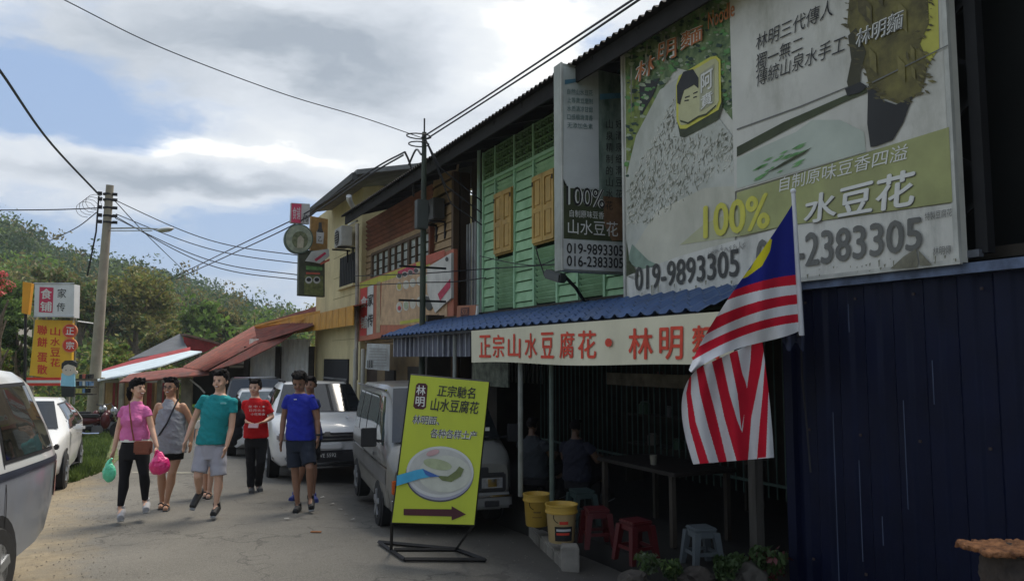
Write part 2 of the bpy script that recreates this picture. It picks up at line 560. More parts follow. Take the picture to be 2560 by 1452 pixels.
LG = [leafmat('leaf_mid_green', (.07, .115, .03), (.17, .24, .06)), leafmat('leaf_yellow_green', (.16, .17, .035), (.34, .31, .08)),
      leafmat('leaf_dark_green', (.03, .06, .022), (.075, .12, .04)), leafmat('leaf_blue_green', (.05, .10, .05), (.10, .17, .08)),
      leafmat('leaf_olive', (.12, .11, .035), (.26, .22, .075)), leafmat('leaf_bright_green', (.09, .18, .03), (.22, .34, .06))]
BARK = M('tree_bark', (.13, .10, .07), .9, .35, 8, bump=.6, bscale=20)

# hills: ridge line measured along the skyline
SKY = [(-900, 430), (-500, 470), (-200, 500), (0, 556), (60, 594), (150, 628), (240, 655), (330, 662), (400, 672), (470, 696), (540, 718), (620, 745), (700, 760), (790, 778), (900, 795), (1200, 830), (1700, 850)]


def interp(x, tab):
    for (a, b), (c, d) in zip(tab[:-1], tab[1:]):
        if x <= c: return b + (d - b) * max(0, (x - a)) / (c - a)
    return tab[-1][1]


def ridge(px):
    D = interp(px, [(-900, 150), (0, 190), (300, 250), (500, 310), (800, 420), (1700, 520)])
    return D, 1.9 + (893 - interp(px, SKY)) / FPX * D - 5.0 - .038 * D


def hill(u, v):
    px = -900 + 2600 * u; D, H = ridge(px)
    d0 = 62; t = v * 1.5
    d = d0 + (D - d0) * t if t < 1 else D + (t - 1) * 120
    hgt = -1.6 + (H + 1.6) * (math.sin(min(t, 1) * math.pi / 2) ** 1.35 if t < 1 else 1 - (t - 1) * .5)
    r = ray(px, 893); r.z = 0
    p = CAM + r * d
    return Vector((p.x, p.y, hgt + (noise.noise(Vector((p.x, p.y, 0)) * .03) * 3 * min(1, t * 2)) * (1 if t < .8 else .4)))


hg = MB().grid(hill, 90, 40).build('hill', M('hill_ground', (.035, .055, .018), .95, .4, .2), smooth=True); hg['kind'] = 'structure'
cs_, rs_, cc = [], [], []
vs_all = []; mi_all = []
for i in range(4200):
    u = (random.random() * 1180 + 600) / 2600; v = random.random() ** .8 * .74
    p = hill(u, v); px = -900 + 2600 * u
    if px > 1000: continue
    dd = (p - CAM).length
    R = random.uniform(1.7, 3.4) * min(1.5, .75 + dd / 400); hh = random.uniform(.8, 1.7) * R + 1.0
    k = 7
    ce = [(p.x + random.gauss(0, .45) * R, p.y + random.gauss(0, .45) * R, p.z + hh + random.gauss(0, .42) * R) for _ in range(k)]
    nn = 170 if dd < 150 else 130
    V = leaf_faces(ce, [R * random.uniform(.35, .6) for _ in range(k)], nn, .28 if dd < 110 else .34 if dd < 180 else .44)
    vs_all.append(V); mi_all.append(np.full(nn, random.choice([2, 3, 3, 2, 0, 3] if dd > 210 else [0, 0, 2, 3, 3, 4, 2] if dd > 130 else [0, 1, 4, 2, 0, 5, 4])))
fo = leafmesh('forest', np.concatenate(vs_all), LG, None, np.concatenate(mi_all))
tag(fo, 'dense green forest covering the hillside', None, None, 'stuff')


def tree(label, px, pytop, pybase, d, w, mats, n=2600, leaf=.16, clumps=26, name='tree', cat='tree', group='trees below the hillside', trunk=True):
    """tapered trunk, limbs and a crown of leaf clumps; heights measured at distance d"""
    top = PD(px, pytop, d); base = Vector((top.x, top.y, min(g(top.x, top.y), PD(px, pybase, d).z)))
    gz = -1.3 if top.y > 40 else g(top.x, top.y); base.z = gz
    H = top.z - base.z; Wm = w / FPX * d
    cz0 = PD(px, pybase, d).z
    o = thing(name, label, cat, base, group=group)
    if trunk:
        mb = MB(); mb.tube([base, base + Vector((.1, .1, H * .35)), base + Vector((.0, .2, H * .7))], [H * .028, H * .02, H * .01], 8)
        for k in range(7):
            a = k * 2.4; z0 = H * (.3 + .05 * k)
            mb.tube([base + Vector((.05, .1, z0)), base + Vector((math.cos(a) * Wm * .35, math.sin(a) * Wm * .35, z0 + H * .14)), base + Vector((math.cos(a) * Wm * .7, math.sin(a) * Wm * .7, z0 + H * .22))], [H * .012, H * .008, .02], 6)
        mb.build('trunk', BARK, o, smooth=True)
    zc = (top.z + cz0) / 2; rz = (top.z - cz0) / 2
    C = []; R = []
    for k in range(clumps):
        th = random.random() * 6.28; ph = math.asin(random.uniform(-.9, 1)); q = random.uniform(.35, .82)
        C.append((top.x + math.cos(th) * math.cos(ph) * Wm * q, top.y + math.sin(th) * math.cos(ph) * Wm * q, zc + math.sin(ph) * rz * q))
        R.append(min(Wm, rz) * random.uniform(.2, .42))
    V = leaf_faces(C, R, n, leaf, squash=.75)
    leafmesh('crown', V, mats, o, rng.integers(0, len(mats), n) if len(mats) > 1 else None)
    return o


tree('broad yellow-green tree with the highest crown, right of the concrete pole', 345, 648, 860, 60, 105, [LG[1], LG[4], LG[1], LG[0]], 7000, .17, 46)
tree('brownish-olive tree crown low behind the concrete pole', 262, 735, 880, 56, 70, [LG[4], LG[2]], 3000, .17)
tree('bright green bushy tree right of the broad yellow-green tree', 500, 745, 850, 66, 60, [LG[5], LG[0]], 3200, .16)
tree('rounded dark tree with dry tips just above the grey shed gable', 553, 770, 862, 70, 62, [LG[2], LG[4], LG[4]], 3200, .16)
tree('olive green tree filling the gap above the white roof strip', 410, 790, 910, 54, 75, [LG[4], LG[0], LG[1]], 3600, .15)
tree('pale green shrub at the foot of the concrete pole beside the shed', 283, 850, 945, 40, 55, [LG[1], LG[5]], 2400, .1, group='roadside shrubs')
tree('light olive tree on the slope above the white lightbox sign', 130, 640, 790, 62, 85, [LG[4], LG[0]], 4200, .17)
tree('leafy green tree left of the concrete pole and above the yellow sign', 205, 675, 850, 52, 70, [LG[0], LG[2], LG[4]], 3800, .15)
tree('green tree behind the orange strip sign', 40, 690, 830, 42, 60, [LG[0], LG[5]], 3000, .13)
tree('tree with a thin blue-green crown on the slope right of the shed ridge', 655, 780, 840, 90, 60, [LG[3], LG[0]], 2200, .2)
tree('dark vine-covered tree beside the yellow sign', 48, 742, 960, 24, 42, [LG[2], LG[0], LG[2]], 5200, .055, 34, name='vine_covered_tree', group=None)
tree('yellow-green shrub at the left edge under the dark vine-covered tree', 8, 850, 960, 22, 30, [LG[1], LG[5]], 1800, .05, group='roadside shrubs')
FP = leafmat('bougainvillea_pink', (.75, .10, .16), (.9, .25, .22), 3)
tree('flowering tree with pink blossom hanging into the frame', 0, 640, 790, 20, 42, [FP, LG[0], FP, LG[5]], 1500, .045, 12, name='flowering_tree', group=None)

# undergrowth closing the gap between the street and the hill
C_, R_ = [], []
for i in range(420):
    px = random.uniform(-420, 700); d = random.uniform(38, 58); q = PD(px, 893, d); hh = random.uniform(0, 3.6 if px < 320 else 1.9)
    C_.append((q.x, q.y, -1.4 + hh)); R_.append(random.uniform(.6, 1.5))
V = leaf_faces(C_, R_, 34000, .15); ug = leafmesh('undergrowth', V, LG, None, rng.choice([0, 0, 1, 2, 4, 5, 2], len(V) // 4))
tag(ug, 'tangled green undergrowth between the sheds and the hillside trees', None, None, 'stuff')

# grass blades on the verge
N = 14000; xs = -.2 - rng.random(N) * 2.4 - 0.2; ys = 15.5 + rng.random(N) ** 1.3 * 14
keep = xs < np.array([-.1 - 1.0 * max(0, (19.0 - y) / 4.5) ** 1.5 - (.03 * (y - 20) if y > 20 else 0) for y in ys]); xs = xs[keep]; ys = ys[keep]; N = len(xs)
zs = np.array([g(a, b) for a, b in zip(xs, ys)])
h = .06 + rng.random(N) * .17; an = rng.random(N) * 6.28; bw = .012 + rng.random(N) * .012
dx, dy = np.cos(an) * bw, np.sin(an) * bw; lx, ly = rng.normal(0, .05, N), rng.normal(0, .05, N)
V = np.stack([np.stack([xs - dx, ys - dy, zs], 1), np.stack([xs + dx, ys + dy, zs], 1), np.stack([xs + dx * .3 + lx, ys + dy * .3 + ly, zs + h], 1), np.stack([xs - dx * .3 + lx, ys - dy * .3 + ly, zs + h], 1)], 1).reshape(-1, 3)
gr = leafmesh('verge_grass', V, LG[0]); tag(gr, 'rough green grass on the verge behind the white hatchback', None, None, 'stuff')

# ------------------------------------------------------------------ buildings on the right
BLK = M('black_painted_steel', (.009, .009, .010), .7, .3)
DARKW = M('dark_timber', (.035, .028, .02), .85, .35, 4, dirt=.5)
ROOFU = M('rusty_roof_underside', (.010, .009, .008), .9, .4, 5)
ZN = M('weathered_zinc', (.30, .30, .29), .55, .25, 3, metal=.3, dirt=.6, dirtcol=(.12, .06, .03))
XG = 5.6; EX = 4.6; EZ = 5.42


def yof(px, X):
    p = PX(px, 893, X); return p.y


def corr(o_name, y0, y1, x0, z0, x1, z1, mat, parent, pitch=.09, amp=.018, nx=3):
    """corrugated sheet, ribs running across the y direction"""
    n = max(4, int(abs(y1 - y0) / pitch * 4))
    def f(u, v):
        y = y0 + (y1 - y0) * u; a = amp * math.sin(u * (y1 - y0) / pitch * 2 * math.pi)
        d = Vector((x1 - x0, 0, z1 - z0)).normalized(); nn = Vector((-d.z, 0, d.x))
        return Vector((x0 + (x1 - x0) * v, y, z0 + (z1 - z0) * v)) + nn * a
    return MB().grid(f, n, nx).build(o_name, mat, parent, smooth=60)


# --- terrace building with the green first floor
yG0 = yof(1207, XG); yEnd = -4.0; yB0 = yof(897, XG); yB1 = yof(1145, XG)
green = thing('shophouse', 'two-storey shophouse with green boarded upper floor and orange shutters', 'building', (XG, yG0, -.3), group='shophouses on the right side')
MG = M('green_paint', (.25, .45, .23), .7, .16, 2.5, bump=.25, bscale=30, dirt=.3, dirtcol=(.06, .11, .05), col2=(.36, .57, .33))
MGL = M('green_trim_paint', (.30, .50, .30), .65, .12, 4)
MGD = M('dark_green_gap', (.012, .03, .016), .9, .3)
# wall core
MB().box((XG + .16, (yG0 + yEnd) / 2, 4.1), (.2, yG0 - yEnd, 3.2)).build('wall', MGD, green)
gp = facing_x(XG)


def band(px0, px1, zt, zb, tilt=.012, name='plank', mat=MG, X=XG, parent=green, th=.022):
    y0, y1 = yof(px0, X), yof(px1, X)
    piece(name, (X - th / 2 - .005, (y0 + y1) / 2, (zt + zb) / 2), (th, abs(y0 - y1) - .008, zt - zb - .012), mat, parent, Matrix.Rotation(tilt / max(.02, zt - zb), 3, 'Y'))


ztop = PX(1209, 386, XG).z; zv = PX(1216, 458, XG).z; zbot = 2.45
# (left px, right px, kind)
cols = [(1212, 1243, 'wall'), (1243, 1292, 'win'), (1292, 1341, 'wall'), (1341, 1400, 'win'), (1400, 1452, 'wall'), (1452, 1520, 'low'), (1520, 1572, 'wall')]
zw1, zw0 = PX(1268, 478, XG).z, PX(1268, 632, XG).z
zl1, zl0 = zw0 - .09, PX(1268, 772, XG).z
rowh = .165
for a, b, kind in cols:
    z = zbot
    while z < zv - .02:
        zt = min(z + rowh, zv)
        if kind == 'wall' or (kind == 'win' and (zt <= zl0 + .02 or z >= zw1 + .18)) or (kind == 'low' and (zt <= zl0 + .02 or z > zl1)):
            band(a, b, zt, z, .03)
        z += rowh
    if kind in ('win', 'low'):
        z = zl0 + .03
        while z < zl1 - .02:   # louvre slats under the window
            y0, y1 = yof(a + 3, XG), yof(b - 3, XG)
            piece('louvre_slat', (XG - .012, (y0 + y1) / 2, z + .03), (.012, abs(y0 - y1), .085), MG, green, Matrix.Rotation(rad(-38), 3, 'Y')); z += .085
    if kind == 'win':
        z = zw1 + .02
        while z < zw1 + .17:
            y0, y1 = yof(a + 3, XG), yof(b - 3, XG)
            piece('louvre_slat', (XG - .012, (y0 + y1) / 2, z + .02), (.012, abs(y0 - y1), .07), MG, green, Matrix.Rotation(rad(-38), 3, 'Y')); z += .07
    y0, y1 = yof(a, XG), yof(b, XG)
    for yy in (y0,):
        piece('stud', (XG - .03, yy, (zbot + ztop) / 2), (.05, .05, ztop - zbot), MGL, green)
MB().tube([Vector((XG - .08, yG0 + .02, zbot)), Vector((XG - .08, yG0 + .02, ztop + .1))], .035, 8).build('corner_pipe', M('pale_green_pipe', (.35, .48, .38), .6), green)
# open ventilation blocks above
MV = M('vent_block_green', (.15, .27, .12), .85, .3, 6, dirt=.4)
y_l, y_r = yof(1212, XG), yof(1400, XG)
nb = 24; hb = (ztop - zv) / 4
for r_ in range(4):
    for i in range(nb):
        ya = y_l + (y_r - y_l) * (i + .5) / nb; w = abs(y_r - y_l) / nb; zc = zv + hb * (r_ + .5)
        piece('vent_block', (XG - .02, ya, zc + hb * .40), (.05, w * .98, hb * .16), MV, green)
        piece('vent_block', (XG - .022, ya - w * (.42 if (i + r_) % 2 else .1), zc), (.05, w * .16, hb * .7), MV, green)
        piece('vent_block', (XG - .024, ya + w * .05, zc - hb * .05), (.046, w * .5, hb * .12), MV, green)
piece('sill_rail', (XG - .04, (y_l + y_r) / 2, zv), (.06, abs(y_l - y_r), .05), MGL, green)
# shutters
MO = M('ochre_shutter_paint', (.44, .28, .075), .6, .16, 5, bump=.15, dirt=.3, dirtcol=(.15, .07, .02))
for (a, b) in ((1245, 1290), (1343, 1399)):
    wnd = MB()
    y0, y1 = yof(a, XG), yof(b, XG); ym = (y0 + y1) / 2; hw = abs(y0 - y1) / 4
    wnd.box((XG - .03, ym, (zw0 + zw1) / 2), (.05, hw * 4 + .04, zw1 - zw0 + .04)).build('window_frame', MO, green)
    for s in (-1, 1):
        yc = ym + s * hw
        sh = MB()
        for zz, hh in ((zw0 + .04, .07), (zw1 - .04, .07), ((zw0 + zw1) / 2 - .02, .08)): sh.box((XG - .075, yc, zz), (.035, hw * 2 - .02, hh))
        for q in (-1, 1): sh.box((XG - .0755, yc + q * (hw - .035), (zw0 + zw1) / 2), (.036, .055, zw1 - zw0 - .02))
        sh.box((XG - .06, yc, (zw0 + zw1) / 2), (.02, hw * 2 - .06, zw1 - zw0 - .04))
        so = sh.build('shutter', MO, green)
        for zz in (.27, .73):
            piece('shutter_panel', (XG - .078, yc, zw0 + (zw1 - zw0) * zz), (.02, hw * 2 - .19, (zw1 - zw0) * .34), MO, so)
        piece('hinge', (XG - .097, yc + s * (hw - .03), zw1 - .12), (.01, .03, .07), BLK, so)
# recessed dark bay between green and brown houses
MW = M('corrugated_grey_white', (.34, .34, .33), .6, .2, 4, dirt=.55)
MB().box((XG + .3, (yG0 + yB1) / 2, 2.5), (.05, yB1 - yG0, 6.4)).build('bay_wall', DARKW, green)
zr = PX(1170, 560, XG + .1).z; zr0 = 2.3
for i in range(7):
    yy = yB1 - .15 - (yB1 - yG0 - .3) * i / 6.5
    piece('zinc_rib', (XG + .12, yy, (zr + zr0) / 2), (.03, .045, zr - zr0), MW, green)
# ground floor of the green house: dark stall with posts, grille, slab
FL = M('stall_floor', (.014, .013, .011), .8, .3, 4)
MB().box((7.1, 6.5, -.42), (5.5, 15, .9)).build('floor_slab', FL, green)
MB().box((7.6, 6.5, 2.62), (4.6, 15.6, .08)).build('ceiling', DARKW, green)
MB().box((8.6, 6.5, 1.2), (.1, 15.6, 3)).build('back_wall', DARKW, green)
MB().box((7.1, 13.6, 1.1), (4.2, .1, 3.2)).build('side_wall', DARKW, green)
GR = M('green_grille_paint', (.05, .085, .068), .55, .3, 2)
for i in range(46):
    yy = 5.9 + i * .128
    piece('grille_bar', (6.4, yy, 1.45), (.014, .014, 2.2), GR, green)
for i in range(8): piece('white_slat', (6.6, 12.3 + i * .17 - .3, 2.0), (.02, .04, 1.15), M('slat_white_dim', (.42, .42, .38), .7, .2), green)
for zz in (.5, 2.5): piece('grille_rail', (6.4, 8.8, zz), (.03, 5.8, .03), GR, green)
MP = M('pale_steel_post', (.24, .25, .22), .6, .25, 4, dirt=.5)


def post(px, py0, py1, X, r, mat=MP, name='post', n=8):
    a, b = PX(px, py0, X), PX(px, py1, X); b = Vector((a.x, a.y, b.z)); return MB().tube([a, b], r, n).build(name, mat, green, smooth=True)


post(1137, 840, 1105, 4.05, .028); post(1301, 850, 1240, 4.05, .03); post(1378, 850, 1292, 4.25, .028, M('green_steel_post', (.09, .12, .10), .6, .3))
a = PX(1880, 880, 5.05); MB().box((a.x, a.y, 1.0), (.09, .09, 2.3)).build('timber_post', M('grey_timber', (.05, .046, .038), .9, .35, 4, stretch=(4, 4, .5), bump=.4), green)
a = PX(1620, 950, 6.2)
piece('hanging_board', (6.2, a.y, a.z), (.05, 1.9, .17), M('faded_interior_board', (.13, .11, .075), .9, .4, 5), green)
piece('wall_picture', (5.7, PX(1225, 935, 5.7).y, PX(1225, 935, 5.7).z), (.03, 1.5, .42), M('dim_picture', (.20, .22, .16), .7, .6, 6), green)
# curtain of corrugated sheet under the awning, left part
ca, cb = PX(985, 845, 4.15), PX(1178, 891, 4.15)
corr('hanging_sheet', ca.y, cb.y, 4.15, cb.z, 4.15, ca.z, M('blue_grey_corrugated', (.11, .115, .15), .55, .25, 5, metal=.2, dirt=.4), green, .19, .03, 1)
for i in range(16): piece('rib_highlight', (4.12, ca.y + (cb.y - ca.y) * (i + .5) / 16, (ca.z + cb.z) / 2), (.02, .03, ca.z - cb.z), M('rib_highlight_pale', (.30, .31, .34), .5, .3, 3), green)  # added pale strips: light catching the corrugation, put into colour
# awning
AW = M('blue_metal_awning', (.055, .10, .21), .38, .18, 2.2, metal=.25, dirt=.5, dirtcol=(.10, .12, .14), dscale=3)
ya, yb = yof(950, 3.95), yof(1985, 5.0)


def awn(u, v):
    y = ya + (yb - ya) * u; L_ = abs(yb - ya)
    q = v
    x = 5.45 - 1.5 * q; z = 2.60 - .34 * q ** 1.7
    s = (u * L_ / .2) % 1.0
    rib = .035 * math.exp(-((s - .5) / .16) ** 2)
    st = .02 * ((v * 9) % 1.0)
    return Vector((x, y, z + rib - st))


aw = MB().grid(awn, 400, 54).build('awning', AW, green, smooth=30)
MB().box((3.97, (ya + yb) / 2, 2.235), (.03, abs(yb - ya), .035)).build('awning_frame', BLK, green)
for i in range(9):
    yy = ya + (yb - ya) * (i + .3) / 9; MB().tube([(5.45, yy, 2.52), (3.97, yy, 2.22)], .015, 6).build('awning_rafter', BLK, green)
# roof of the terrace
rf = corr('roof', yof(845, EX), -4.5, EX, EZ, 9.5, EZ + 1.5, ROOFU, green, .12, .022, 2)
piece('fascia_board', (EX + .12, (yof(845, EX) - 4.5) / 2, EZ - .10), (.03, yof(845, EX) + 4.5, .2), ROOFU, green)
for i in range(26):
    yy = -3.5 + i * .9
    if yy < yof(845, EX): piece('rafter', (5.32, yy, EZ + .12), (1.3, .05, .1), ROOFU, green, Matrix.Rotation(rad(-17), 3, 'Y'))

# --- brown boarded house
brown = thing('shophouse', 'brown and tan boarded shophouse with a long row of upper windows', 'building', (XG, yB0, -.5), group='shophouses on the right side')
MT = M('tan_paint_boards', (.34, .23, .12), .75, .2, 3, bump=.3, bscale=25, dirt=.5, dirtcol=(.09, .05, .025))
MM = M('maroon_slats', (.20, .075, .045), .75, .25, 4, dirt=.35)
MB().box((XG + .14, (yB0 + yB1) / 2, 2.4), (.2, yB0 - yB1, 6.2)).build('wall', M('brown_wall_core', (.05, .032, .02), .9), brown)
zt_m = 5.5; z_wt = PX(1075, 578, XG).z; z_wb = PX(1000, 660, XG).z - .15
z = 2.1; i = 0
yw0, yw1 = yof(930, XG), yof(1082, XG)
while z < zt_m:
    h_ = .165
    ismar = z > z_wt + .15
    if ismar: h_ = .12
    for (pa, pb) in ((899, 930), (930, 1004), (1004, 1082), (1082, 1144)):
        mid_win = pa >= 930 and pb <= 1082
        if mid_win and z + h_ > z_wb and z < z_wt: continue
        tanp = pa == 1082
        if ismar and not tanp:
            y0, y1 = yof(pa, XG), yof(pb, XG)
            piece('slat', (XG - .02, (y0 + y1) / 2, z + .04), (.012, abs(y0 - y1), .10), MM, brown, Matrix.Rotation(rad(-42), 3, 'Y'))
        else:
            if ismar and i % 2: continue
            band(pa, pb, z + (.2 if ismar else h_), z, .03, 'plank', MT, XG, brown)
    z += h_; i += 1
MWF = M('brown_window_frame', (.09, .055, .03), .7, .25)
MGLS = M('old_window_glass', (.40, .43, .39), .3, .3, 3, spec=.5)
nwin = 9
for i in range(nwin):
    ya_ = yw0 + (yw1 - yw0) * i / nwin; yb_ = yw0 + (yw1 - yw0) * (i + 1) / nwin
    wf = MB().box((XG - .03, ya_, (z_wt + z_wb) / 2), (.06, .05 if i % 3 else .14, z_wt - z_wb)).build('window_frame', MWF, brown)
    for k in range(3):
        piece('pane', (XG + .0, (ya_ + yb_) / 2, z_wb + (z_wt - z_wb) * (k + .5) / 3), (.012, abs(ya_ - yb_) - .06, (z_wt - z_wb) / 3 - .04), MGLS, wf)
for zz in (z_wb, z_wt): piece('window_rail', (XG - .035, (yw0 + yw1) / 2, zz), (.07, abs(yw0 - yw1), .07), MWF, brown)
MB().box((XG - .06, yof(1143, XG), 3.2), (.12, .1, 4.6)).build('corner_post', MWF, brown)
MB().box((XG - .08, yof(1085, XG), 4.05), (.1, .1, 1.6)).build('timber_post', M('red_brown_post', (.15, .05, .025), .8), brown)
# ground floor
MB().box((XG - .02, yof(1000, XG), 1.0), (.08, 3.2, 2.4)).build('ground_floor_boarding', M('ochre_ground_wall', (.19, .13, .06), .8, .25, 2, dirt=.6), brown)
MB().box((XG - .08, yof(1060, XG), .6), (.06, 1.5, 2.2)).build('door', DARKW, brown)
MB().box((XG - .08, yof(985, XG), .9), (.06, .7, 1.4)).build('window_opening', DARKW, brown)
for px in (889, 908): 
    a = PX(px, 860, 5.0); MB().tube([(a.x, a.y, -.6), (a.x, a.y, 2.1)], .05, 8).build('post', M('cream_post', (.42, .40, .33), .7, .2, dirt=.4), brown, smooth=True)
# eave lamp-like white patch of gutter
wire('drain stub hanging from the brown house eave', [PX(872, 562, 4.9), PX(893, 552, 4.9)], .03, mat=M('white_pipe', (.6, .6, .58), .5), group=None, cat='pipe', name='drain_pipe')

# --- yellow house
XY = 5.45
ye0, ye1 = yof(787, XY), yof(900, XY)
yel = thing('shophouse', 'cream-yellow rendered shophouse with a barred upper window at the end of the row', 'building', (XY, ye0, -.6), group='shophouses on the right side')
MY = M('cream_yellow_render', (.58, .49, .27), .85, .1, 1.5, dirt=.4, dirtcol=(.16, .13, .07), bump=.1)
zt = PX(880, 480, XY).z
MB().box((XY + 2.2, (ye0 + ye1) / 2 + .01, zt / 2 - .5), (4.4, ye0 - ye1, zt + 1.0)).build('wall', MY, yel)
# tile joints scratched in the render
for k in range(6): piece('render_joint', (XY - .003, (yof(830, XY) + yof(895, XY)) / 2, 2.4 + k * .62), (.012, abs(yof(830, XY) - yof(895, XY)), .012), M('joint_grey', (.28, .23, .12), .9), yel)
wy0, wy1 = yof(849, XY), yof(886, XY); wz1, wz0 = PX(868, 640, XY).z, PX(868, 715, XY).z
fr = MB().box((XY - .01, (wy0 + wy1) / 2, (wz0 + wz1) / 2), (.05, abs(wy0 - wy1), wz1 - wz0)).build('window', BLK, yel)
for i in range(9): piece('window_bar', (XY - .06, wy0 + (wy1 - wy0) * (i + .5) / 9, (wz0 + wz1) / 2), (.02, .025, wz1 - wz0), M('iron_bars', (.03, .03, .03), .5, .2), fr)
piece('sill', (XY - .05, (wy0 + wy1) / 2, wz0 - .04), (.12, abs(wy0 - wy1) + .2, .07), MY, yel)
# door opening
MB().box((XY - .02, yof(842, XY), .55), (.06, 2.9, 2.6)).build('door', BLK, yel)
piece('door_rail', (XY - .06, yof(842, XY), 1.28), (.03, 2.8, .05), M('grey_rail', (.2, .2, .19), .6), yel)
for k in range(5): piece('door_panel', (XY - .056, yof(842, XY) - 1.2 + k * .6, .3), (.02, .52, 1.8), DARKW, yel)
# roof with gutter
p1, p2 = PX(772, 534, 4.75), PX(886, 468, 4.75)
MB().prism([Vector((4.75, p1.y, p1.z + .02)), Vector((4.75, p2.y - .2, p1.z + .02)), Vector((10, p2.y - .2, p1.z + 1.15)), Vector((10, p1.y, p1.z + 1.15))], (0, 0, .12)).build('roof', M('grey_roof_sheet', (.16, .16, .15), .7, .3, 3), yel)
MB().box((4.72, (p1.y + p2.y) / 2, p1.z - .02), (.14, abs(p1.y - p2.y) + .3, .17)).build('gutter', M('dark_gutter', (.05, .05, .045), .7, .3), yel)
MB().tube([PX(872, 490, 4.75), PX(874, 502, 4.8), PX(885, 522, 5.4)], .07, 10).build('downpipe', M('white_pipe', (.6, .6, .58), .5), yel, smooth=True)
MB().tube([PX(893, 560, 5.3), PX(893, 700, 5.3), PX(890, 950, 5.3)], .05, 8).build('downpipe', M('weathered_pipe', (.40, .36, .30), .6, .3, dirt=.5), yel, smooth=True)
# yellow metal canopy over the ground floor
c0, c1 = PX(712, 792, 5.0), PX(884, 768, 5.0)
MC = M('yellow_canopy_metal', (.55, .26, .03), .5, .2, 3, dirt=.5, dirtcol=(.2, .09, .02))
nn = 26; CZ = c1.z + .02
for i in range(nn):
    yy = c0.y + (c1.y - c0.y) * (i + .5) / nn
    piece('canopy_strip', (5.0, yy, CZ - .22), (.03 if i % 2 else .02, abs(c1.y - c0.y) / nn * .94, .5), MC, yel)
MB().prism([Vector((5.0, c0.y, CZ)), Vector((5.0, c1.y, CZ)), Vector((5.44, c1.y, CZ + .1)), Vector((5.44, c0.y, CZ + .1))], (0, 0, .03)).build('canopy', M('red_rust_sheet', (.28, .07, .04), .7, .25, 3, dirt=.5), yel)

# air conditioners
def aircon(label, c, s=1.0, dark=False):
    o = thing('air_conditioner', label, 'air conditioner', c, 0, 'air conditioner outdoor units')
    wh = M('aircon_casing_dark', (.07, .07, .065), .6, .3, 4, dirt=.5) if dark else M('aircon_casing', (.42, .41, .37), .5, .15, 4, dirt=.5)
    MB().box((0, 0, .28 * s), (.3 * s, .78 * s, .54 * s)).build('casing', wh, o, world=False, bevel=.015)
    MB().lathe([(.21 * s, 0), (.21 * s, .02)], (-.151 * s, .1 * s, .28 * s), 20, Matrix.Rotation(-math.pi / 2, 3, 'Y')).build('fan_grille', BLK, o, world=False)
    for k in range(6): piece('fan_guard', (-.175 * s, .1 * s, (.1 + .07 * k) * s), (.008, .42 * s, .01), wh, o, world=False)
    b = MB()
    for q in (-.3, .3): b.box((.02, q * s, -.03), (.5 * s, .04, .04)); b.box((.2 * s, q * s, -.2), (.04, .04, .35))
    b.build('bracket', BLK, o, world=False)


aircon('air conditioner unit on the cream wall above the barred window', PX(858, 610, 5.15) - Vector((0, 0, .1)), 1.0)
aircon('air conditioner unit on the brown house behind the steel pole', PX(1084, 530, 5.4) - Vector((0, 0, .2)), .8, True)

# ------------------------------------------------------------------ blue steel kiosk and the frame above it
XC = 5.1
NAVY = M('navy_corrugated_paint', (.0036, .0064, .024), .5, .3, 1.5, metal=.1, dirt=.35, dirtcol=(.008, .009, .014), spec=.2)
c0 = PX(1992, 1300, XC); ctop = PX(2007, 722, XC).z
kiosk = thing('steel_kiosk', 'navy blue corrugated steel kiosk under the big billboard', 'kiosk', (XC, c0.y, -.2))
rib = .25


def cont(u, v):
    L_ = c0.y + 4; s = (u * L_ / rib) % 1.0
    a = .0 if s < .38 else (s - .38) / .12 if s < .5 else 1.0 if s < .88 else (1 - s) / .12
    return Vector((XC + .028 * a, c0.y - L_ * u, -.35 + (ctop + .35) * v))


MB().grid(cont, int((c0.y + 4) / rib * 25), 1).build('corrugated_side', NAVY, kiosk)
MB().box((XC + 1.3, (c0.y - 4) / 2, (ctop - .4) / 2), (2.5, c0.y + 3.96, ctop + .35)).build('body', NAVY, kiosk)
piece('corner_post', (XC - .01, c0.y, (ctop - .3) / 2), (.09, .09, ctop + .3), NAVY, kiosk)
piece('top_rail', (XC - .02, (c0.y - 4) / 2, ctop + .02), (.1, c0.y + 4, .07), M('scuffed_blue_steel', (.10, .13, .2), .45, .5, 6, metal=.4), kiosk)

for x_, ya_, yb_ in ((2082, 1030, 1452), (2147, 1150, 1400), (2258, 1000, 1270), (2205, 1290, 1362), (2120, 760, 830), (2330, 900, 1010)):
    a_, b_ = PX(x_, ya_, XC - .004), PX(x_, yb_, XC - .004)
    piece('scratch', (XC - .002, a_.y, (a_.z + b_.z) / 2), (.004, .006, a_.z - b_.z), M('scratch_pale_blue', (.06, .08, .13), .6), kiosk)
for zz in (.25, 1.3, ctop - .12):
    for k in range(16): piece('screw', (XC - .004, c0.y - .17 - k * .5, zz), (.012, .018, .018), M('rusty_screw', (.05, .035, .03), .7), kiosk)

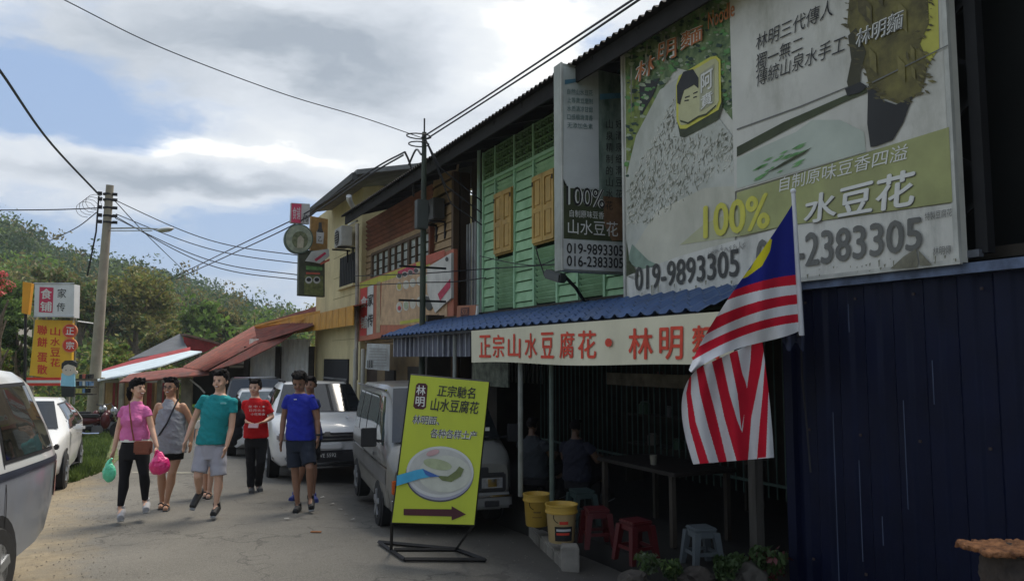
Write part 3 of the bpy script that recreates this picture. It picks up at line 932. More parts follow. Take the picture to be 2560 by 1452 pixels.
frame = thing('steel_structure', 'black steel frame and dark wall right of the billboard', 'steel frame', (XC + .2, 3, ctop))
MB().box((XC + .55, -.2, 4.3), (.1, 7.6, 3.4)).build('dark_wall', M('dark_green_sheet', (.005, .006, .005), .6, .4, 2), frame)
for px in (2365, 2452):
    a = PX(px, 400, XC + .05); piece('upright', (XC + .05, a.y, 4.3), (.08, .08, 3.4), BLK, frame)
yA, yB = PX(2372, 400, XC + .05).y, PX(2452, 400, XC + .05).y
for k in range(9):
    piece('lattice_bar', (XC + .05, (yA + yB) / 2, 2.9 + k * .36), (.03, abs(yA - yB) * 1.25, .03), BLK, frame, Matrix.Rotation(rad(35 if k % 2 else -35), 3, 'X'))
piece('cross_rail', (XC, (PX(2008, 722, XC).y + yB) / 2, ctop + .12), (.05, PX(2008, 722, XC).y - yB, .05), M('steel_angle', (.14, .15, .17), .45, .4, metal=.5), frame)
piece('cross_rail', (XC + .1, 1.0, 5.72), (.06, 9, .06), BLK, frame)

# ------------------------------------------------------------------ big billboard
XB = 4.98
bp_ = facing_x(XB)
BW = M('faded_print_white', (.54, .53, .46), .62, .12, 1.3, dirt=.75, dirtcol=(.17, .18, .13), dscale=1.1, dstretch=(1, 1, .8))
board = thing('billboard', 'huge weathered noodle shop billboard with phone numbers and a faded noodle picture', 'billboard', PX(1980, 700, XB))
top_l = (1560, 127); corners = [(1565, 750), (2397, 655), (2340, -345), (1560, 127)]
P = [bp_(*q, 0) for q in corners]
# rebuild as a true rectangle in the wall plane
y0b, y1b = P[0].y, P[1].y; z0b = PX(1565, 750, XB).z; z1b = PX(1560, 127, XB).z
MB().box((XB + .05, (y0b + y1b) / 2, (z0b + z1b) / 2), (.1, y0b - y1b, z1b - z0b)).build('board', BW, board)
TRM = M('board_edge_trim', (.45, .45, .40), .5, .2, dirt=.6)
for z_ in (z0b, z1b): piece('edge_trim', (XB - .004, (y0b + y1b) / 2, z_), (.03, y0b - y1b + .04, .035), TRM, board)
for y_ in (y0b, y1b): piece('edge_trim', (XB - .004, y_, (z0b + z1b) / 2), (.034, .035, z1b - z0b), TRM, board)
OLV = M('print_olive_band', (.31, .325, .13), .6, .2, 2, dirt=.6, dirtcol=(.25, .25, .12))
OLD = M('print_dark_olive', (.045, .055, .022), .65, .35, 4)
GRN = M('print_leaf_green', (.06, .15, .055), .65, .5, 9, col2=(.20, .26, .11))
GRY = M('print_grey', (.13, .13, .115), .6, .12, 3)
BLT = M('print_black', (.018, .018, .017), .6, .2)
WHT = M('print_white', (.62, .62, .57), .6, .06)
ORG = M('print_faded_orange', (.42, .15, .05), .6, .2, 6)
YEL = M('print_pale_yellow', (.52, .49, .07), .6, .12, 4)
BRN = M('print_brown_skin', (.10, .085, .03), .65, .45, 5, col2=(.19, .165, .045))
SHD = M('print_stone_grey', (.43, .44, .385), .62, .12, 2, dirt=.55, dirtcol=(.24, .25, .19), dscale=3, dstretch=(1, 1, .5))
WTR = M('print_pale_water', (.40, .44, .37), .62, .12, 2)


def shape(name, pts, mat, lay): return flat(name, pts, bp_, mat, board, .003 * lay)


# green leafy picture area, upper left
shape('printed_leaves', [(1563, 130), (1838, -44), (1838, 310), (1800, 260), (1770, 190), (1690, 170), (1640, 250), (1600, 300), (1585, 420), (1566, 470)], GRN, 1)
shape('printed_leaves', [(1566, 480), (1590, 380), (1640, 250), (1590, 200), (1566, 200)], M('print_yellow_leaf', (.16, .20, .045), .65, .5, 10), 2)
PQ = [(1563, 130), (1838, -44), (1838, 310), (1800, 260), (1770, 190), (1690, 170), (1640, 250), (1600, 300), (1585, 420), (1566, 470)]
def _inp(x, y, P_):
    r = False
    for (x1, y1), (x2, y2) in zip(P_, P_[1:] + P_[:1]):
        if (y1 > y) != (y2 > y) and x < (x2 - x1) * (y - y1) / (y2 - y1) + x1: r = not r
    return r
for nm_, c_ in (('print_leaf_dark', (.02, .045, .03)), ('print_leaf_pale', (.27, .31, .20)), ('print_leaf_fresh', (.09, .22, .06))):
    mb_ = MB()
    for i in range(240):
        x_, y_ = random.uniform(1566, 1834), random.uniform(-40, 440)
        if not _inp(x_, y_, PQ): continue
        a_ = random.random() * 6.28; w_ = random.uniform(3, 11); n_ = random.randint(4, 6)
        mb_.sheet([bp_(x_ + math.cos(a_ + t_ * 6.28 / n_) * w_ * random.uniform(.4, 1.3), y_ + math.sin(a_ + t_ * 6.28 / n_) * w_ * random.uniform(.3, .8), .0072 + .00002 * i) for t_ in range(n_)])
    mb_.build('printed_leaf_flecks', M(nm_, c_, .6, .3, 9), board)['kind'] = 'stuff'
shape('printed_shadow', [(1598, 210), (1650, 195), (1632, 240), (1601, 295)], BLT, 3)
# noodle mound and bowl
shape('printed_noodles', [(1566, 640), (1566, 440), (1590, 340), (1650, 225), (1720, 180), (1800, 300), (1838, 350), (1838, 560), (1700, 640)], SHD, 3)
nm = M('print_noodle_line', (.20, .205, .15), .6, .3); nm2 = M('print_noodle_light', (.56, .55, .47), .6, .1)
mb1, mb2 = MB(), MB()
for i in range(2300):
    px_, py_ = random.uniform(1568, 1834), random.uniform(215, 560)
    lim = 640 - (px_ - 1566) * .75 if py_ > 400 else 900
    if py_ < 470 - (px_ - 1566) * 1.9 or py_ > max(430, 600 - (px_ - 1566) * .7) or (px_ > 1690 and py_ < 340 and random.random() < .9): continue
    if py_ > 400 and px_ > 1700 and random.random() < .5: continue
    a_ = random.gauss(1.9, .45); l_ = random.uniform(3, 10); w_ = random.uniform(.7, 1.7)
    dx_, dy_ = math.cos(a_) * l_, math.sin(a_) * l_
    q = [(px_ - dx_, py_ - dy_), (px_ - math.sin(a_) * w_, py_ + math.cos(a_) * w_), (px_ + dx_, py_ + dy_), (px_ + math.sin(a_) * w_, py_ - math.cos(a_) * w_)]
    (mb1 if random.random() < .5 else mb2).sheet([bp_(*p, .0125) for p in q])
mb1.build('printed_noodle_strands', nm, board)['kind'] = 'stuff'; mb2.build('printed_noodle_strands', nm2, board)['kind'] = 'stuff'
shape('printed_bowl', [(1566, 650), (1640, 530), (1760, 470), (1838, 465), (1838, 690), (1640, 700), (1600, 680), (1575, 650)], M('print_bowl_cream', (.47, .46, .37), .62, .12, 2, dirt=.5, dirtcol=(.27, .27, .2), dscale=2.5), 4)
shape('printed_bowl_shadow', [(1568, 655), (1580, 610), (1620, 650), (1650, 664), (1610, 672), (1590, 668)], M('print_teal_shade', (.19, .26, .20), .62, .3, 4), 5)
shape('printed_corner_brown', [(1566, 690), (1566, 600), (1573, 650), (1600, 690), (1590, 702)], OLD, 5)
# round-cornered emblem with face
shape('emblem_shadow', [(1692, 300), (1700, 342), (1712, 344), (1795, 300), (1806, 268), (1806, 240), (1760, 290), (1700, 320)], OLD, 5)
shape('emblem_plate', [(1690, 215), (1697, 190), (1775, 143), (1790, 140), (1801, 150), (1803, 255), (1796, 275), (1715, 322), (1700, 322), (1691, 300)], YEL, 6)
shape('emblem_plate', [(1696, 215), (1702, 195), (1777, 150), (1788, 147), (1796, 155), (1797, 252), (1790, 270), (1715, 312), (1702, 313), (1696, 300)], M('print_emblem_face', (.45, .44, .24), .6, .1), 7)
shape('emblem_hair', [(1693, 258), (1692, 215), (1708, 180), (1732, 173), (1746, 195), (1746, 222), (1735, 212), (1722, 220), (1710, 226), (1702, 252), (1700, 262)], BLT, 8)
for q in ([(1712, 243), (1724, 239), (1724, 242), (1712, 246)], [(1733, 233), (1744, 228), (1744, 231), (1733, 236)], [(1711, 251), (1722, 249), (1722, 252), (1711, 254)], [(1733, 243), (1742, 240), (1742, 243), (1733, 246)]):
    shape('emblem_eye', q, BLT, 8)
shape('emblem_edge', [(1700, 300), (1720, 306), (1745, 290), (1765, 284), (1790, 262), (1790, 266), (1766, 288), (1745, 295), (1720, 311), (1701, 305)], OLD, 8)
shape('emblem_strip', [(1749, 186), (1785, 160), (1785, 258), (1749, 280)], M('print_strip_khaki', (.33, .33, .22), .6), 8)


def bt(s, quad, mat, lay=9, bold=0.0, shear=0.0): return lettering(s, quad, bp_, mat, board, .003 * lay, bold, shear)


bt('阿', [(1752, 235), (1782, 218), (1782, 168), (1752, 188)], WHT, 10, .03); bt('賁', [(1752, 275), (1782, 257), (1782, 224), (1752, 242)], WHT, 10, .03)
for ch, q in (('林', [(1586, 212), (1634, 180), (1640, 130), (1590, 160)]), ('明', [(1642, 160), (1690, 142), (1690, 92), (1646, 108)]), ('麵', [(1700, 128), (1756, 100), (1756, 60), (1702, 82)])):
    bt(ch, q, WHT, 9, .06); bt(ch, [(x_ + 1, y_ + 1) for x_, y_ in q], ORG, 10, .015)
bt('Noodle', [(1770, 75), (1836, 40), (1836, 0), (1770, 32)], ORG, 9, .02)
# right-hand sheet with its texts
RSH = M('print_sheet_warm_white', (.52, .51, .45), .62, .12, 1.4, dirt=.75, dirtcol=(.25, .24, .18), dscale=2.2, dstretch=(1, 1, .4))
zc_ = z1b - .015
mbp = MB().sheet([Vector((XB - .02, bp_(1838, 400).y, zc_)), Vector((XB - .02, bp_(1838, 400).y, bp_(1838, 480).z)), Vector((XB - .02, y1b + .02, bp_(2380, 320).z)), Vector((XB - .02, y1b + .02, zc_))]); mbp.build('printed_sheet', RSH, board)
shape('printed_band', [(1842, 482), (2372, 318), (2381, 505), (1960, 565), (1850, 590), (1842, 500)], OLV, 8)
shape('printed_band', [(1700, 612), (1850, 590), (1960, 565), (1900, 500), (1760, 560)], M('print_band_fade', (.40, .40, .24), .6, .1, 2), 5)
shape('printed_yellow_glow', [(2345, -10), (2348, 120), (2310, 180), (2290, 240), (2262, 200), (2300, 60), (2290, -20)], M('print_yellow_glow', (.42, .40, .07), .62, .2, 3), 8)
# printed figure carrying a pole
shape('printed_figure', [(2128, -60), (2118, 60), (2140, 130), (2165, 180), (2172, 215), (2195, 240), (2250, 262), (2300, 235), (2315, 190), (2318, 150), (2300, 110), (2322, 60), (2318, -60)], BRN, 9)
shape('printed_figure', [(2140, 70), (2120, 90), (2128, 150), (2117, 205), (2124, 232), (2150, 212), (2152, 180), (2165, 130)], M('print_arm_shade', (.045, .042, .02), .65, .3), 10)
shape('printed_figure', [(2170, 215), (2168, 310), (2176, 368), (2190, 366), (2232, 350), (2258, 306), (2282, 240), (2240, 262), (2205, 250), (2190, 228)], BLT, 10)
shape('printed_pole', [(1842, 368), (1960, 305), (2110, 240), (2168, 218), (2168, 232), (2110, 256), (1980, 318), (1842, 392)], OLD, 9)
shape('printed_hand', [(2112, 222), (2150, 205), (2168, 216), (2150, 232), (2118, 240)], BLT, 11)
shape('printed_line', [(1842, 322), (2000, 265), (2130, 212), (2130, 215), (2000, 269), (1842, 326)], GRY, 9)
shape('printed_line', [(2180, 205), (2370, 112), (2370, 115), (2180, 209)], GRY, 11)
shape('printed_water', [(1842, 396), (1990, 330), (2030, 300), (2100, 300), (2160, 330), (2165, 380), (1850, 470), (1842, 470)], WTR, 8)
for k in range(26):
    x_, y_ = random.uniform(1878, 1990), 0; y_ = 440 - (x_ - 1880) * .42 + random.uniform(-26, 22); l_ = random.uniform(12, 40)
    shape('printed_green_stroke', [(x_, y_), (x_ + l_ * .5, y_ - l_ * .25 - 2), (x_ + l_, y_ - l_ * .46), (x_ + l_ * .5, y_ - l_ * .2 + 2)], M('print_fresh_green', (.13, .30, .10), .6, .3, 7), 10)
shape('printed_dark_stroke', [(1916, 433), (1960, 405), (2030, 368), (2010, 385), (1950, 418)], OLD, 11)
bt('林明三代傳人', [(1890, 128), (2082, 40), (2080, -4), (1888, 90)], BLT, 10, .012, .2)
bt('獨一無二', [(1890, 182), (2008, 125), (2006, 88), (1888, 138)], BLT, 10, .012, .2)
bt('傳統山泉水手工', [(1892, 218), (2115, 128), (2113, 85), (1890, 178)], BLT, 10, .012, .2)
bt('林明麵', [(2140, 122), (2262, 70), (2260, 22), (2138, 78)], WHT, 12, .05, .15); bt('林明麵', [(2142, 121), (2262, 70), (2260, 24), (2140, 79)], GRY, 13, .01, .15)
bt('自制原味豆香四溢', [(1948, 480), (2270, 398), (2270, 358), (1946, 445)], WHT, 10, .01, .15)
bt('水豆花', [(2011, 563), (2293, 515), (2290, 420), (2009, 495)], GRY, 9, .03, .1); bt('水豆花', [(2009, 561), (2291, 513), (2288, 418), (2007, 493)], WHT, 11, .03, .1)
bt('100%', [(1758, 598), (1925, 570), (1925, 480), (1758, 515)], YEL, 9, .05)
shape('printed_number_strip', [(1575, 750), (2396, 655), (2383, 508), (1960, 566), (1700, 640), (1600, 676), (1568, 690)], M('print_strip_white', (.56, .55, .49), .6, .08, 2, dirt=.7, dirtcol=(.2, .2, .17), dscale=4), 5)
bt('019-9893305', [(1587, 728), (1848, 690), (1848, 620), (1587, 668)], GRY if 0 else M('print_charcoal', (.05, .05, .045), .6, .3, 8), 9, .035)
bt('016-2383305', [(1890, 686), (2306, 624), (2306, 540), (1890, 600)], GRY, 9, .045)
bt('سوڤ مي علي', [(1770, 642), (1862, 622), (1862, 600), (1770, 620)], GRY, 9)
bt('林明傳', [(2332, 640), (2378, 634), (2378, 612), (2332, 618)], GRY, 9)
bt('特製豆腐花', [(2312, 552), (2380, 540), (2380, 520), (2312, 532)], GRY, 9)
for pts in ([(2225, 672), (2260, 640), (2290, 622), (2296, 660), (2290, 668)], [(2296, 625), (2330, 662), (2300, 664)], [(1640, 748), (1800, 722), (1800, 727), (1700, 745)]):
    shape('weather_stain', pts, M('stain_brown', (.18, .17, .12), .8, .3, 12), 10)

mbs, mby = MB(), MB()
edge_ = [(2128, -20), (2118, 60), (2140, 130), (2172, 215), (2195, 240), (2250, 262), (2300, 235), (2315, 190), (2318, 150), (2300, 110), (2322, 60), (2318, -20)]
for i in range(100):
    k_ = random.random() * (len(edge_) - 1); a_ = edge_[int(k_)]; b_ = edge_[int(k_) + 1]; t_ = k_ % 1
    x_, y_ = a_[0] + (b_[0] - a_[0]) * t_ + random.gauss(0, 9), a_[1] + (b_[1] - a_[1]) * t_ + random.gauss(0, 7)
    w_ = random.uniform(3, 12); an_ = random.uniform(-.2, .9)
    (mbs if i % 3 else mby).sheet([bp_(x_ + math.cos(an_ + q_ * 1.571) * w_ * (1, .35)[q_ % 2], y_ + math.sin(an_ + q_ * 1.571) * w_ * (1, .35)[q_ % 2], .0305 + .00001 * i) for q_ in range(4)])
for i in range(12):
    x_, y_ = random.uniform(2140, 2300), random.uniform(-10, 240); w_ = random.uniform(10, 40)
    (mby if i % 2 else mbs).sheet([bp_(x_ + dx_, y_ + dy_, .0355 + .00001 * i) for dx_, dy_ in ((-w_ * .3, -w_), (w_ * .25, -w_ * .4), (w_ * .3, w_), (-w_ * .2, w_ * .5))])
mbs.build('printed_shirt_flecks', M('print_brown_deep', (.085, .072, .028), .65, .4, 7), board)['kind'] = 'stuff'; mby.build('printed_shirt_flecks', M('print_khaki', (.15, .13, .042), .65, .4, 7), board)['kind'] = 'stuff'
md = MB()
for i in range(130):
    top_ = random.random() < .55; x_ = random.uniform(1570, 2390); yb_ = 750 - (x_ - 1565) * .114
    y_ = (yb_ - random.uniform(2, 30)) if not top_ else (127 - (x_ - 1560) * .6 + random.uniform(5, 60)); l_ = random.expovariate(1 / 12) * (1 if not top_ else 1.6); w_ = random.uniform(.6, 3)
    md.sheet([bp_(x_ - w_, y_, .042), bp_(x_ - w_ * .3, min(y_ + l_, yb_ - 2), .042), bp_(x_ + w_ * .5, min(y_ + l_ * .8, yb_ - 3), .042), bp_(x_ + w_, y_ - 2, .042)])
md.build('dirt_streaks', M('stain_olive_grey', (.20, .195, .14), .85, .3, 9), board)['kind'] = 'stuff'

# ------------------------------------------------------------------ perpendicular lightbox
YS = PX(1562, 420, 5.42).y
sp_ = facing_y(YS)
box = thing('lightbox_sign', 'tall faded lightbox sign standing out from the wall beside the billboard', 'sign', PY(1480, 676, YS))
c = [(1402, 676), (1560, 684), (1560, 188), (1403, 160)]
zb_, zt_ = PY(1480, 680, YS).z, PY(1480, 172, YS).z; xl, xr = PY(1402, 400, YS).x, PY(1561, 400, YS).x
MB().box(((xl + xr) / 2, YS + .085, (zb_ + zt_) / 2), (xr - xl, .16, zt_ - zb_)).build('case', M('lightbox_case', (.33, .35, .31), .6, .15, dirt=.5), box, bevel=.006)
for xx in (xl + .012, xr - .012): piece('edge_trim', (xx, YS - .006, (zb_ + zt_) / 2), (.025, .02, zt_ - zb_), TRM, box)


def sb(n, pts, m, l): return flat(n, pts, sp_, m, box, .003 * l)


sb('printed_face', [(1408, 672), (1558, 680), (1558, 192), (1408, 166)], M('lightbox_print', (.42, .45, .42), .6, .15, 3, dirt=.6, dirtcol=(.12, .16, .12)), 3)
sb('printed_bowl', [(1408, 460), (1410, 300), (1496, 300), (1498, 470), (1420, 470)], M('lightbox_bowl_white', (.50, .52, .50), .5, .06), 4)
sb('printed_waterfall', [(1498, 520), (1496, 175), (1558, 190), (1558, 530)], M('lightbox_waterfall', (.10, .17, .12), .6, .5, 5, col2=(.27, .33, .28), stretch=(1, 1, .4)), 4)
sb('printed_blue', [(1500, 235), (1556, 232), (1556, 245), (1500, 250)], M('lightbox_blue', (.06, .16, .22), .6, .4), 5)
sb('printed_blue', [(1412, 200), (1450, 196), (1440, 206), (1412, 212)], M('lightbox_blue'), 5)
sb('printed_shadow', [(1408, 445), (1420, 470), (1558, 480), (1558, 605), (1408, 596)], OLD, 4)
sb('printed_rust', [(1508, 490), (1556, 495), (1556, 600), (1530, 602), (1510, 560)], M('lightbox_rust', (.16, .09, .045), .7, .4, 8), 5)
for k, s in enumerate(('自然山水豆花', '上等黄豆磨制', '水质清凉甘甜', '口感细滑清香', '无添加色素')):
    y_ = 236 + k * 21; lettering(s, [(1418, y_), (1482, y_ + 4), (1482, y_ - 10), (1418, y_ - 14)], sp_, M('print_teal_text', (.08, .15, .14), .6), box, .02)
for col_, (x_, s) in enumerate(((1524, '山泉精制的山水花'), (1548, '好清泉细滑豆花'))):
    for k, ch in enumerate(s):
        y_ = 310 + k * 29; lettering(ch, [(x_ - 9, y_ + 11), (x_ + 8, y_ + 12), (x_ + 8, y_ - 10), (x_ - 9, y_ - 11)], sp_, BLT, box, .022, .01)
for q in (0, 1): lettering('100%', [(1417 - q, 512), (1512, 522), (1512, 474), (1417 - q, 464)], sp_, (WHT, BLT)[q], box, .018 + .004 * q, (.07, .0)[q])
lettering('自制原味豆香', [(1424, 542), (1510, 548), (1510, 530), (1424, 524)], sp_, WHT, box, .02)
lettering('山水豆花', [(1420, 584), (1545, 592), (1545, 555), (1420, 548)], sp_, WHT, box, .02, .01)
sb('printed_number_strip', [(1408, 672), (1558, 680), (1558, 612), (1408, 597)], M('lightbox_strip_white', (.48, .49, .46), .55, .08, dirt=.4), 5)
lettering('019-9893305', [(1417, 633), (1558, 641), (1558, 614), (1417, 607)], sp_, BLT, box, .022, .03)
lettering('016-2383305', [(1417, 665), (1558, 671), (1558, 645), (1417, 638)], sp_, BLT, box, .022, .03)

# ------------------------------------------------------------------ cloth banner under the awning
XN = 3.93
np_ = facing_x(XN)
ban = thing('banner', 'cream cloth banner with red Chinese lettering hanging under the blue awning', 'banner', PX(1480, 905, XN))
c = [PX(1176, 906, XN), PX(1800, 918, XN), PX(1800, 798, XN), PX(1185, 832, XN)]
ztb = PX(1185, 834, XN).z + .03; zbb = PX(1176, 906, XN).z; yl, yr = PX(1178, 880, XN).y, PX(1835, 880, XN).y


def ripple(y, z): return .012 * math.sin(y * 4.1) * (ztb - z) + .008 * math.sin(y * 11 + z * 3) * (ztb - z)


def bannerf(u, v):
    y = yl + (yr - yl) * u; zt__ = ztb + .01; zb__ = zbb + .012 * math.sin(u * 9)
    z = zb__ + (zt__ - zb__) * v
    return Vector((XN - ripple(y, z), y, z))


CL = M('banner_cloth', (.60, .57, .42), .85, .07, 2, dirt=.25, dirtcol=(.35, .32, .22))
MB().grid(bannerf, 120, 14).build('cloth', CL, ban, smooth=True)
RED = M('banner_red', (.55, .055, .025), .7, .15, 5)
bs = list('正宗山水豆腐花') + ['·'] + list('林明麵')
xs_ = [1199, 1233, 1271, 1313, 1353, 1400, 1447, 1508, 1572, 1650, 1732]; xe_ = [1228, 1262, 1303, 1343, 1386, 1438, 1492, 1535, 1635, 1710, 1800]
for ch, a_, b_ in zip(bs, xs_, xe_):
    bot = lambda x: 893 + (x - 1180) * .012; tp = lambda x: 839 - (x - 1180) * .046
    if ch == '·':
        q = [(1512, 868), (1530, 868), (1530, 848), (1512, 849)]
        flat('lettering', [(1521 + 9 * math.cos(t_ * .6283), 856 + 11 * math.sin(t_ * .6283)) for t_ in range(10)], np_, RED, ban, .02); continue
    v_, f_ = glyphs(ch, .025)
    bl, br, tr, tl = [np_(*q) for q in ((a_, bot(a_)), (b_, bot(b_)), (b_, tp(b_)), (a_, tp(a_)))]
    pts = []
    for s_, t_, _q in v_:
        p_ = (bl * (1 - s_) + br * s_) * (1 - t_) + (tl * (1 - s_) + tr * s_) * t_; p_.x = XN - ripple(p_.y, p_.z) - .008 - _q; pts.append(p_)
    MB().add(pts, f_).build('lettering', RED, ban)

# ------------------------------------------------------------------ yellow A-frame sign
s0 = [PD(980, 1305, 7.22), PD(1185, 1311, 7.12), PD(1222, 955, 7.38), PD(1027, 937, 7.5)]
nrm = (s0[1] - s0[0]).cross(s0[3] - s0[0]).normalized()
ap = on_plane(s0[0], nrm)
if nrm.dot(CAM - s0[0]) < 0: nrm = -nrm; ap.n = nrm
ap = on_plane(s0[0], nrm)
asg = thing('standing_sign', 'lime yellow standing sign with beancurd bowl, blue spoon and dark red arrow', 'sign', PG(1080, 1400))
LIME = M('lime_sign_print', (.44, .50, .03), .5, .06, 1.5, dirt=.15)
cor = [(980, 1305), (1185, 1311), (1222, 955), (1027, 937)]
slab('board', cor, ap, nrm, .02, LIME, asg)
edge = M('black_print_ink', (.02, .018, .02), .55, .2)
# tapering black frame behind and on the ground
mbf = MB(); q = [ap(*p, -.035) for p in cor]
for i in range(4): mbf.tube([q[i], q[(i + 1) % 4]], .014, 4)
gq = [PG(947, 1360), PG(1012, 1404), PG(1213, 1405), PG(1140, 1378)]
gq = [p_ + Vector((0, 0, .025)) for p_ in gq]
for i in range(4): mbf.tube([gq[i], gq[(i + 1) % 4]], .021, 4)
mbf.tube([gq[0].lerp(gq[1], .5), q[0]], .016, 4); mbf.tube([gq[3], q[1]], .016, 4); mbf.tube([PG(985, 1378) + Vector((0, 0, .02)), PG(1140, 1378) + Vector((0, 0, .02))], .02, 4)
mbf.build('frame', BLK, asg)


def ar(n, pts, m, l): return flat(n, pts, ap, m, asg, .003 * l)


def at_(s, quad, m, l, bold=0, shear=0): return lettering(s, quad, ap, m, asg, .003 * l, bold, shear)


DRD = M('print_dark_red', (.06, .008, .012), .55, .15)
ar('printed_seal', [(1040, 962), (1046, 957), (1064, 958), (1069, 964), (1065, 1018), (1058, 1023), (1038, 1021), (1033, 1015)], DRD, 1)
at_('林', [(1040, 986), (1063, 988), (1065, 964), (1042, 962)], WHT, 2, .02); at_('明', [(1038, 1014), (1061, 1017), (1062, 992), (1040, 990)], WHT, 2, .02)
at_('正宗馳名', [(1092, 990), (1188, 997), (1190, 968), (1095, 961)], edge, 2, .02, .1)
at_('山水豆腐花', [(1075, 1026), (1196, 1035), (1199, 1004), (1078, 993)], edge, 2, .02, .1)
for lay, m_, bd in ((1, WHT, .09), (2, edge, .012)):
    at_('林明面、', [(1030, 1059), (1098, 1063), (1100, 1040), (1032, 1036)], m_, lay, bd, .1)
    at_('各种各样土产', [(1075, 1094), (1192, 1100), (1194, 1077), (1077, 1070)], m_, lay, bd, .1)


def oval(cx_, cy_, rx_, ry_, rot_=0.0, n_=40): return [(cx_ + rx_ * math.cos(t_) * math.cos(rot_) - ry_ * math.sin(t_) * math.sin(rot_), cy_ + rx_ * math.cos(t_) * math.sin(rot_) + ry_ * math.sin(t_) * math.cos(rot_)) for t_ in [i * 2 * math.pi / n_ for i in range(n_)]]


ar('printed_bowl', oval(1099, 1186, 85, 68), M('print_bowl_shadow', (.07, .07, .07), .5), 1)
ar('printed_bowl', oval(1100, 1183, 84, 67), M('print_bowl_lilac', (.30, .30, .36), .5, .1, 8), 2)
ar('printed_bowl', oval(1100, 1179, 84, 64), M('print_bowl_rim', (.52, .53, .50), .5, .06), 3)
ar('printed_bowl', oval(1100, 1178, 77, 57), M('print_bowl_inside', (.42, .42, .38), .5, .1, 9), 4)
ar('printed_beancurd', oval(1112, 1184, 66, 46), M('print_beancurd', (.46, .47, .39), .5, .08, 10), 5)
ar('printed_pink_spot', oval(1082, 1131, 17, 7, -.3), M('print_pink', (.45, .28, .27), .5), 6)
ar('printed_olive_spot', oval(1094, 1160, 36, 13, .2), M('print_olive_soft', (.33, .37, .21), .5, .15, 12), 6)
ar('printed_syrup', [(1092, 1188), (1120, 1190), (1140, 1176), (1148, 1165), (1160, 1172), (1152, 1190), (1128, 1204), (1105, 1200)], M('print_syrup', (.13, .16, .05), .5, .2, 10), 7)
ar('printed_spoon', [(992, 1188), (1040, 1174), (1058, 1171), (1078, 1183), (1090, 1188), (1078, 1191), (1050, 1196), (991, 1214)], M('print_blue_spoon', (.045, .33, .52), .4, .12, 9), 8)
ar('printed_spoon', [(1056, 1171), (1092, 1187), (1100, 1190), (1076, 1192), (1064, 1186)], M('print_spoon_deep_blue', (.03, .10, .32), .4), 9)
ar('printed_arrow', [(1009, 1271), (1129, 1272), (1129, 1264), (1165, 1285), (1129, 1300), (1129, 1290), (1009, 1287)], DRD, 2)

# ------------------------------------------------------------------ signs of the brown house
XS = 5.35
fp = facing_x(XS)
sus = thing('shop_sign', 'red and yellow food signboard with rows of sushi pictures on the brown house', 'sign', PX(1010, 840, XS))
cs2 = [(896, 853), (1118, 818), (1131, 628), (905, 712)]
slab('board', [(896, 853), (1134, 815), (1134, 622), (899, 706)], fp, NX, .08, M('sign_salmon', (.42, .13, .07), .6, .15, 3, dirt=.3), sus)
SH_ = lambda n, p, m, l: flat(n, p, fp, m, sus, .004 * l)
SH_('printed_panel', [(900, 708), (1075, 645), (1075, 668), (900, 722)], M('sign_yellow_green', (.42, .40, .05), .6, .2, 5), 1)
SH_('printed_panel', [(950, 812), (955, 705), (1060, 668), (1118, 650), (1118, 790), (1060, 812)], M('sign_peach', (.46, .30, .17), .6, .25, 5), 2)
SH_('printed_panel', [(900, 840), (902, 722), (918, 718), (916, 838)], M('sign_strong_red', (.50, .035, .03), .55, .1), 2)
SH_('printed_panel', [(917, 838), (919, 717), (934, 712), (932, 834)], M('sign_white', (.55, .55, .52), .6, .08), 2)
SH_('printed_panel', [(940, 832), (942, 706), (951, 702), (950, 830)], M('sign_tan', (.36, .27, .16), .6, .2, 8), 2)
for k, ch in enumerate('食铺'): lettering(ch, [(901, 770 + k * 52), (917, 768 + k * 52), (918, 738 + k * 50), (902, 742 + k * 50)], fp, M('sign_white'), sus, .02, .03)
for k, ch in enumerate('家传'): lettering(ch, [(918, 767 + k * 52), (932, 763 + k * 52), (933, 732 + k * 50), (919, 737 + k * 50)], fp, BLT, sus, .02, .02)
SH_('printed_panel', [(994, 678), (1040, 658), (1040, 682), (994, 694)], M('sign_crimson', (.42, .03, .07), .6, .3, 9), 3)
dish = [('print_dish_dark', (.05, .05, .045)), ('print_dish_cream', (.5, .47, .38)), ('print_dish_yellow', (.42, .36, .08)), ('print_dish_green', (.33, .37, .24)), ('print_dish_red', (.42, .06, .07))]
rows = [(690, 7, [0, 0, 0, 0, 0], 12.5), (716, 11, [2, 1, 1, 1, 3], 15), (768, 13, [1, 3, 1, 1, 0], 16)]
for ry, hgt_, kinds, dx_ in rows:
    for k in range(5):
        cx_ = 998 + k * (17 if ry != 690 else 14); cy_ = ry - k * 4.5
        SH_('printed_dish', oval(cx_, cy_, 7.5, hgt_, 0, 16), M('print_dish_rim', (.52, .5, .44), .6), 3)
        n_, c_ = dish[kinds[k]]; SH_('printed_dish', oval(cx_, cy_, 5.5, hgt_ * .75, 0, 16), M(n_, c_, .6, .25, 15), 4)
SH_('printed_dish', oval(998, 770, 4, 6, 0, 12), M('print_dish_red', dish[4][1]), 5)
SH_('printed_panel', [(1062, 640), (1112, 624), (1112, 642), (1062, 664)], M('sign_brick_red', (.42, .09, .05), .6, .2), 3)
slab('arrow_board', [(1068, 668), (1128, 632), (1128, 745), (1108, 762), (1088, 782), (1078, 758), (1068, 730)], fp, NX, .05, M('sign_offwhite', (.52, .50, .45), .6, .12, 4, dirt=.3), sus, off=.05)
flat('printed_stroke', [(1094, 735), (1126, 696), (1126, 718), (1100, 752)], fp, M('sign_crimson'), sus, .056)
flat('printed_dish', oval(1072, 758, 9, 18, 0, 16), fp, M('print_dish_dark', dish[0][1]), sus, .03)
